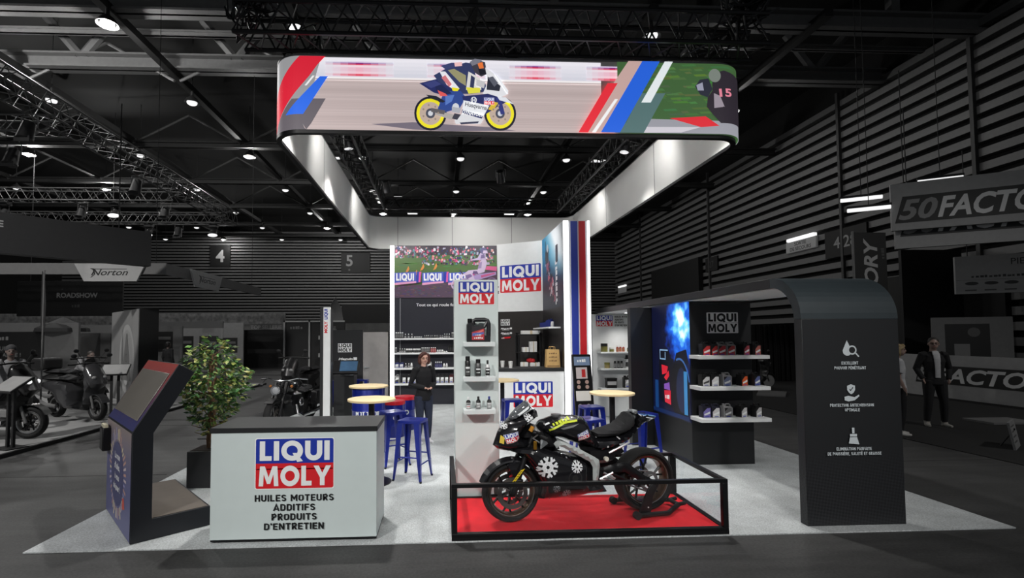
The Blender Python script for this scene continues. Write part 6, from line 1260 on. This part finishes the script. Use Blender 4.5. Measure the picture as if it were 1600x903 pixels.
# canopy fascia with two name shields
cf = thing('canopy_fascia', 'grey canopy fascia band turning a corner above the platform', 'canopy', (-6.75, 12.4, 3.4))
MB().box(-15, 0, 0.0, .0, .08, .27).build('front_band', g_mid, cf); MB().box(-.08, .08, .0, 0, 6.4, .27).build('side_band', g_mid, cf)
for x, y in ((-13, .1), (-.3, .1), (-.3, 6.3), (-13, 6.3)): MB().cyl((x, y, .27), (x, y, 9.5), .008, n=5).build('hanger', g_dk, cf)
def shield(lab, O, U, w, h):
    N = Vector(U).cross(Vector((0, 0, 1))); O = Vector(O); U = Vector(U); t = thing('name_shield', lab, 'sign', O, 0, 'trapezoid name shields')
    MB().prism([(0, h), (w, h), (w * .88, 0), (w * .14, 0)], lambda a, b, c: U * a + Vector((0, 0, b)) - N * c, 0, .05).build('board', mat('shield_pale', S(168, 168, 168), .5), t)
    p = PR(plane((0, 0, 0), U)); p.text('Norton', w * .5, h * .34, h * .34, K_(26), .012, w=w * .52, shear=.35); p.poly([(w * .25, h * .22), (w * .3, h * .4), (w * .28, h * .72), (w * .23, h * .74), (w * .23, h * .7), (w * .26, h * .66), (w * .28, h * .4), (w * .23, h * .2)], K_(26)); p.rect(w * .28, h * .68, w * .74, h * .71, K_(26)); p.out('lettering', PRINT, t)
shield('wide pale trapezoid shield on the front of the canopy fascia', (-8.9, 12.345, 3.22), (1, 0, 0), 1.68, .43)
shield('pale trapezoid shield on the side of the canopy fascia, near the 4 sign', (-6.695, 13.5, 3.23), (0, 1, 0), 1.9, .45)
# dark hanging box sign
t = thing('hanging_box_sign', 'large dark hanging box sign at the edge of the scooter stand', 'sign', (-6.6, 11.5, 3.47)); U = Vector((-.70, -.714, 0)); N = Vector((.714, -.70, 0))
b = MB(); b.prism([(0, 0), (4.6, 0), (4.6, .78), (0, .78)], lambda a, c, d: U * a + N * -d + Vector((0, 0, c)), 0, .25); b.build('box', mat('sign_charcoal', S(46, 46, 47), .6), t, bevel=.004)
p = PR(lambda u, v, l: U * (4.6 - u) + N * l + Vector((0, 0, v))); p.text('E', 2.08, .5, .12, K_(170), .03); p.out('lettering', PRINT, t)
MB().cyl(U * .6 - N * .12 + Vector((0, 0, .78)), U * .6 - N * .12 + Vector((0, 0, 3.6)), .012, n=5).build('cable', g_dk, t); MB().cyl(U * 4 - N * .12 + Vector((0, 0, .78)), U * 4 - N * .12 + Vector((0, 0, 3.6)), .012, n=5).build('cable', g_dk, t)
# light truss grid over that stand
TL = 'grey stage trusses over the scooter stand'; tm = mat('stage_truss_aluminium', S(100, 100, 100), .4, .4)
truss(-8.9, 8.2, -9.3, 22.3, 6.85, .5, 26, tm, 'stage_truss', 'long grey stage truss running back over the scooter stand', TL)
truss(-26, 18, -9.5, 18, 6.7, .42, 30, tm, 'stage_truss', 'nearer grey cross truss over the scooter stand', TL)
truss(-26, 21.4, -9.3, 21.4, 6.7, .42, 30, tm, 'stage_truss', 'further grey cross truss over the scooter stand', TL)
truss(-22, 12.5, -9.3, 12.5, 6.9, .4, 20, tm, 'stage_truss', 'grey cross truss at the near end over the scooter stand', TL)
for i, (x, y, z, l) in enumerate(((-9.7, 21.4, 6.415, 'moving light at the far corner of the stage trusses'), (-12.4, 21.4, 6.415, 'moving light on the further cross truss, nearer its corner'), (-11.6, 18, 6.415, 'moving light on the nearer cross truss, next to the long truss'), (-15.4, 18, 6.415, 'moving light on the nearer cross truss, away from the long truss'), (-15.2, 21.4, 6.415, 'moving light on the further cross truss, away from its corner'), (-13.6, 12.5, 6.615, 'moving light on the near end truss, away from the long truss'), (-11.4, 12.5, 6.615, 'moving light on the near end truss, next to the long truss'))):
    t = thing('moving_light', l, 'stage light', (x, y, z), 0, 'stage lights on the grey trusses')
    MB().box(-.16, -.12, .1, .16, .12, .26).build('base', g_dk, t, bevel=.02); MB().tube([(-.15, 0, -.12), (-.14, 0, .1), (.14, 0, .1), (.15, 0, -.12)], .02, n=6).build('yoke', g_dk, t); MB().cyl((0, .08, -.02), (0, -.1, -.24), .1, .13, n=14).build('head', g_dk, t); MB().ell((0, -.1, -.24), .2, .13, .07, n=14).build('lens', lampm, t)
def par_can(x, y, z, i):
    t = thing('par_can', 'dark par can lamp with barn doors hanging under the stage trusses, %s from the monolith' % ORD[i], 'stage light', (x, y, z), 0, 'par cans under the stage trusses')
    MB().cyl((0, .0, -.1), (0, -.12, -.5), .12, .16, n=14).build('can', g_dk, t); MB().tube([(-.17, 0, -.2), (-.17, 0, .05), (.17, 0, .05), (.17, 0, -.2)], .014, n=6).build('yoke', g_mid, t); MB().box(-.16, -.2, -.56, .16, -.18, -.44).build('barn_door', g_dk, t)
for i, (x, y) in enumerate(((-9.9, 18.1), (-12.8, 18.1), (-16.1, 18.1), (-10.6, 12.6), (-12.6, 12.6), (-11.2, 21.5), (-8.95, 11.0), (-9.05, 15.0))): par_can(x, y, 6.62, i)
# hall stands far behind
def booth(lab, x0, x1, y, z, col, name='exhibition_booth', posters=(), depth=2.5, text=None):
    t = thing(name, lab, 'booth', (x0, y, 0)); w = x1 - x0; MB().box(0, depth, 0, w, depth + .1, z).build('back_panel', col, t); MB().box(0, 0, z - .32, w, .1, z).build('fascia', g_mid, t)
    for x in (0, w - .06): MB().box(x, 0, 0, x + .06, .06, z - .32).build('post', g_fr, t)
    MB().box(0, .1, 0, .05, depth, z - .3).build('side_panel', col, t)
    if posters:
        p = PR(plane((0, depth - .001, 0), (1, 0, 0)))
        for (a, b_, c, d, g) in posters: p.rect(a, b_, c, d, K_(g)); p.rect(a + .1, b_ + (d - b_) * .6, c - .1, b_ + (d - b_) * .75, K_(min(255, g + 70))); p.rect(a + .1, b_ + .12, a + (c - a) * .6, b_ + (d - b_) * .4, K_(max(0, g - 20)))
        p.out('posters', PRINT, t)
    if text: p = PR(plane((0, -.001, 0), (1, 0, 0))); p.text(text, w / 2, z - .27, .2, K_(150), .03); p.out('lettering', PRINT, t)
    return t
booth('pale exhibition booth with product posters behind the plant', -14.6, -10.6, 24.5, 2.6, g_lt, posters=((.4, .9, 1.4, 1.9, 40), (1.7, .7, 2.7, 1.9, 60), (2.9, 1.0, 3.7, 1.8, 50)))
booth('exhibition booth with dark back and pale lettering on its fascia, behind the plant', -11.5, -8.0, 28, 2.55, g_dk, 'drape_booth', text='TOP SELLERIE')
booth('grey exhibition booth with price posters behind the suited man', -15.2, -11.6, 20.2, 2.35, g_mid, posters=((.5, 1.1, 1.8, 2.0, 26), (2.2, 1.2, 3.2, 2.1, 30)))
t = thing('poster_wall', 'grey wall with large dark guide poster behind the seated person', 'wall panel', (-16.4, 17.2, .06)); MB().box(0, 0, 0, 4.2, .1, 2.3).build('panel', g_mid, t)
p = PR(plane((0, -.001, 0), (1, 0, 0))); p.rect(.3, .7, 3.1, 2.0, K_(22)); p.rect(.7, 1.68, .95, 1.88, K_(130)); p.marks(8, 1.5, 1.72, .12, .95, K_(120)); p.text('DATES LE GUIDE', .7, 1.38, .13, K_(110), .02, -1); p.text('DE PERFORMANCE !', .7, 1.16, .13, K_(110), .02, -1)
for k in range(3): p.rect(.7, 1.02 - k * .1, 2.2, 1.05 - k * .1, K_(80))
p.out('poster', PRINT, t)
tag(MB().box(-30, 29.6, 2.45, -9.2, 29.7, 3.25).build('mezzanine_fascia', mat('mottled_fascia', S(110, 110, 110), .6, var=.5, scale=6)), kind='structure')
tag(MB().box(-30, 29.75, 0, -9.2, 29.85, 2.45).build('mezzanine_wall', g_dk), kind='structure')
hs_ = signboard('hanging_sign', 'dark hanging sign with a line of pale capitals beneath the canopy fascia', (-21.5, 26, 2.95), (1, 0, 0), 5.2, 1.8, .1, m_signd, lambda p, w, h: (p.text('ROADSHOW', 2.95, .95, .24, K_(120), .03), p.marks(3, 2.9, .45, .16, .4, K_(60))))
for x in (.6, 4.6): MB().cyl((x, .05, 1.8), (x, .05, 10.6), .015, n=5).build('cable', g_dk, hs_)
t = thing('parasol', 'dark square parasol between the far booths', 'parasol', (-13.0, 17.6, .06)); MB().cyl((0, 0, 0), (0, 0, 2.45), .025, n=8).build('pole', g_dk, t); MB().lathe([(.02, 2.5), (.75, 2.12), (.78, 2.0), (.74, 2.1), (.02, 2.45)], n=8).build('canopy', mat('parasol_cloth', S(40, 40, 41), .8), t); MB().cyl((0, 0, 0), (0, 0, .05), .25, n=18).build('base', g_dk, t)
t = thing('feather_flag', 'slim dark feather flag on a pole beside the far poster wall', 'flag', (-9.4, 12.1, .06)); MB().cyl((0, 0, 0), (0, 0, 3.4), .018, n=7).build('pole', g_mid, t); MB().cyl((0, 0, 0), (0, 0, .03), .22, n=16).build('base', g_dk, t); MB().prism([(.02, 2.0), (.12, 2.02), (.13, 2.6), (.08, 3.3), (.02, 3.38)], lambda a, b, c: (a - .07, c, b), -.004, .004).build('cloth', g_dk, t)
# black framed booth behind the cruiser
t = thing('framed_booth', 'black booth with pale frame and product shelf behind the cruiser motorcycle', 'booth', (-4.95, 15.5, 0))
MB().box(0, .3, 0, 1.9, .4, 2.3).build('back_panel', g_dk, t)
for a in ((0, 0, .05, 2.35), (.78, 0, .83, 2.35)): MB().box(a[0], .25, a[1], a[2], .3, a[3]).build('frame_post', g_fr, t)
MB().box(0, .25, 2.3, 1.9, .3, 2.35).build('frame_rail', g_fr, t)
for z in (.6, 1.2, 1.75): MB().box(1.15, .0, z, 1.8, .3, z + .12).build('shelf_board', g_lt, t)
p = PR(plane((0, .299, 0), (1, 0, 0))); p.marks(5, .4, 2.08, .1, .4, K_(110)); p.out('lettering', PRINT, t)
for i, (x, z, g) in enumerate(((1.25, 1.32, 160), (1.42, 1.32, 120), (1.6, 1.32, 170), (1.3, .72, 170), (1.6, .72, 150), (1.32, 1.87, 60), (1.62, 1.87, 80))):
    put(('fb', g), lambda: bottle(.3, .07, K_(g), K_(g), K_(max(20, g - 60)), 'bottle', .5), 'display_bottle', (-4.95 + x, 15.63, z + .001), '%s display bottle on the shelves of the black framed booth' % ORD[i], 'bottle', 'bottles in the black framed booth')
scooter('dark touring motorcycle parked in front of the black framed booth', (-3.9, 13.95, 0), -1.75, sc_d, 'parked_scooter', s=1.15)
t = thing('beach_flag', 'dark curved beach flag rising behind the thin totem wall', 'flag', (-3.72, 16.6, 0)); MB().tube([(0, 0, 0), (0, 0, 2.4), (.06, 0, 2.9), (.22, 0, 3.15)], .02, n=7).build('pole', g_mid, t); MB().prism([(.02, 1.2), (.5, 1.2), (.48, 2.3), (.4, 2.8), (.2, 3.15), (.06, 2.9), (.02, 2.4)], lambda a, b, c: (a, c, b), -.005, .005).build('cloth', g_mid, t); MB().cyl((0, 0, 0), (0, 0, .04), .25, n=16).build('base', g_dk, t)
t = thing('low_partition', 'low grey partition with faint pictures behind the cabin', 'partition', (-4.2, 17.5, 0)); MB().box(0, 0, 0, 3.2, .1, 2.3).build('panel', mat('partition_grey', S(90, 90, 90), .6, var=.3, scale=2.5), t)
# ================================================================ arch side: neighbouring stands
tag(MB().box(8.08, 3.0, .001, 17.2, 24, .011).build('black_carpet', mat('black_carpet', S(22, 22, 22), .95, var=.2, scale=20)), 'black carpet of the stand beyond the arched canopy', 'carpet')
tag(MB().add([(9.95, 13.9, .012), (10.75, 14.95, .012), (10.15, 15.4, .012), (9.35, 14.3, .012), (9.95, 13.9, .05), (10.75, 14.95, .05), (10.15, 15.4, .05), (9.35, 14.3, .05)], [(0, 3, 2, 1), (4, 5, 6, 7), (0, 1, 5, 4), (1, 2, 6, 5), (2, 3, 7, 6), (3, 0, 4, 7)]).build('low_podium', g_mid), 'low grey podium on the black carpet behind the display block', 'podium')
tag(MB().box(11.0, 9.4, .012, 12.0, 10.0, .05).build('low_podium', g_mid), 'low grey podium behind the standing man', 'podium')
hz = thing('brand_hoarding', 'long pale hoarding with slanted lettering behind the man in the jacket', 'hoarding', (13.8, 15.2, .012)); MB().box(0, -9.5, .06, .08, 0, 1.22).build('panel', mat('hoarding_pale', S(150, 150, 150), .5), hz); MB().box(.01, -9.5, 0, .07, 0, .06).build('foot_rail', g_dk, hz)
p = PR(plane((-.001, 0, 0), (0, -1, 0)))
def factory(p, u, v, h, L):
    p.poly([(u - .1 * h, v - .2 * h), (u + L, v - .2 * h), (u + L, v + 1.2 * h), (u + .25 * h, v + 1.2 * h)], K_(20)); p.text('50', u + .05 * h, v, h, K_(130), .03, -1, w=1.6 * h, shear=.3); p.text('FACTORY', u + 1.62 * h, v, h, K_(210), .03, -1, w=L - 1.8 * h, shear=.3)
factory(p, 1.45, .5, .36, 3.7); p.out('lettering', PRINT, hz)
def tilt(u): return Vector((.86, -.51, 0)) * u
def sign50(lab, O, w, h, txt, name='fascia_sign'):
    O = Vector(O); U = Vector((.86, -.51, 0)); N = U.cross(Vector((0, 0, 1))); t = thing(name, lab, 'sign', O, 0); MB().prism([(0, 0), (w, 0), (w, h), (0, h)], lambda a, b, c: U * a - N * c + Vector((0, 0, b)), 0, .12).build('board', mat('fascia_grey', S(146, 146, 146), .55), t, bevel=.004)
    p = PR(plane((0, 0, 0), U)); txt(p); p.out('lettering', PRINT, t)
    for u in (.3, w - .3): MB().cyl(U * u - N * .06 + Vector((0, 0, h)), U * u - N * .06 + Vector((0, 0, h + 3.2)), .012, n=5).build('cable', g_dk, t)
    return t
sign50('upper grey fascia sign with slanted pale lettering on a black band', (12.52, 13.0, 4.68), 5.2, 1.3, lambda p: factory(p, .12, .3, .52, 3.7))
sign50('lower grey fascia sign with cropped slanted lettering under the upper one', (12.72, 13.12, 4.2), 5.2, .75, lambda p: factory(p, .15, .42, .46, 3.7))
for (x, y, z, l) in ((14.2, 13.2, 6.2, 'tube lamp above the upper fascia sign'), (12.2, 13.6, 5.75, 'tube lamp at the upper corner of the fascia sign'), (12.05, 13.2, 5.35, 'tube lamp at the lower corner of the fascia sign')):
    t = thing('tube_lamp', l, 'lamp', (x, y, z), -.53, 'tube lamps by the fascia sign'); MB().box(-.5, -.05, .05, .5, .05, .11).build('housing', g_dk, t); MB().cyl((-.48, 0, 0), (.48, 0, 0), .055, n=10).build('tube', lampm, t); MB().cyl((0, 0, .11), (0, 0, 13.55 - z), .01, n=5).build('cable', g_dk, t)
def pieces(p):
    p.text('PIECES ET ACCESSOIRES', 1.2, .82, .18, K_(30), .0, -1, w=2.6); p.text('VELO', 1.95, .6, .18, K_(30), 0, -1); p.marks(22, 1.4, .47, .07, 2.1, K_(50)); p.rect(0, .02, 4, .2, K_(140)); p.rect(.0, .4, 4, .405, K_(60))
    for i in range(7): p.poly(arc(.35 + i * .42, .3, .15, 0, 2 * PI, 14, .05)[:-1], K_(50)); p.rect(.2 + i * .42, .08, .45 + i * .42, .12, K_(70))
sign50('pale sign panel about parts and accessories at the edge of the far stand', (15.4, 14.0, 3.0), 3.6, 1.12, pieces, 'sign_panel')
t = thing('vertical_banner', 'black vertical banner with rotated lettering above the arched canopy', 'banner', (10.52, 12.0, 2.6)); MB().box(0, 0, 0, .86, .03, 1.82).build('cloth', mat('banner_black', S(22, 22, 22), .6), t); MB().box(-.03, -.01, -2.58, 0.0, .04, 1.85).build('pole', g_mid, t)
p = PR(plane((0, -.001, 0), (1, 0, 0))); p.text('TORY', .6, .92, .34, K_(150), .03, w=1.5, rot=PI / 2, shear=.2); p.marks(4, .8, 1.3, .09, .3, K_(70), rot=PI / 2); p.out('lettering', PRINT, t)
struct('wall_partition', MB().box(15.2, 15.5, 0, 17.3, 15.6, 4.6), g_dk); 
struct('trim_4', MB().box(14.6, 16.2, 0, 14.75, 16.35, 4.3), g_mid)
m_cur = mat('dark_curtain', S(22, 22, 23), .9, bump=.3); b = MB(); n = 30
for i in range(n): 
    x0 = 11.9 + i * 2.0 / n; b.box(x0, 18.6 + .05 * math.sin(i * 1.9), .02, x0 + 2.05 / n, 18.68 + .05 * math.sin(i * 1.9), 2.2)
tag(b.build('curtain', m_cur), 'dark hanging curtain seen under the arched canopy', 'curtain')
t = thing('poster_stand', 'pale framed poster board behind the hoarding', 'board', (15.0, 14.4, .012), -.5); MB().box(0, 0, 0, 1.8, .06, 2.3).build('panel', g_mid, t); p = PR(plane((0, -.001, 0), (1, 0, 0))); p.rect(.3, .9, 1.3, 2.1, K_(30)); p.rect(.5, 1.0, .85, 1.5, K_(110)); p.circ(.95, 1.85, .14, K_(80)); p.out('poster', PRINT, t)
t = thing('floor_sign', 'pale information board standing on the black carpet near the frame edge', 'board', (8.95, 7.35, .012), .6); b = MB(Matrix.Rotation(-.15, 4, 'X')); b.box(0, 0, 0, .55, .03, .42); b.build('board', mat('board_pale', S(120, 120, 120), .6), t); MB().cyl((.28, .03, .3), (.28, .2, 0), .012, n=6).build('strut', g_dk, t); p = PR(lambda u, v, l: Matrix.Rotation(-.15, 4, 'X') @ Vector((u, -l, v)))
for k in range(4): p.rect(.06, .34 - k * .08, .4 - .05 * (k % 2), .36 - k * .08, K_(70))
p.out('lettering', PRINT, t)
t = scooter('small motorcycle with pale disc wheel behind the display block', (10.45, 16.3, .012), .05, sc_d, 'small_motorcycle', s=1.0); MB().lathe([(.2, -.05), (.2, -.06), (0, -.062)], (.64, 0, .24), (0, 1, 0), 28).build('wheel_disc', mat('pale_disc', S(130, 130, 130), .5), t)
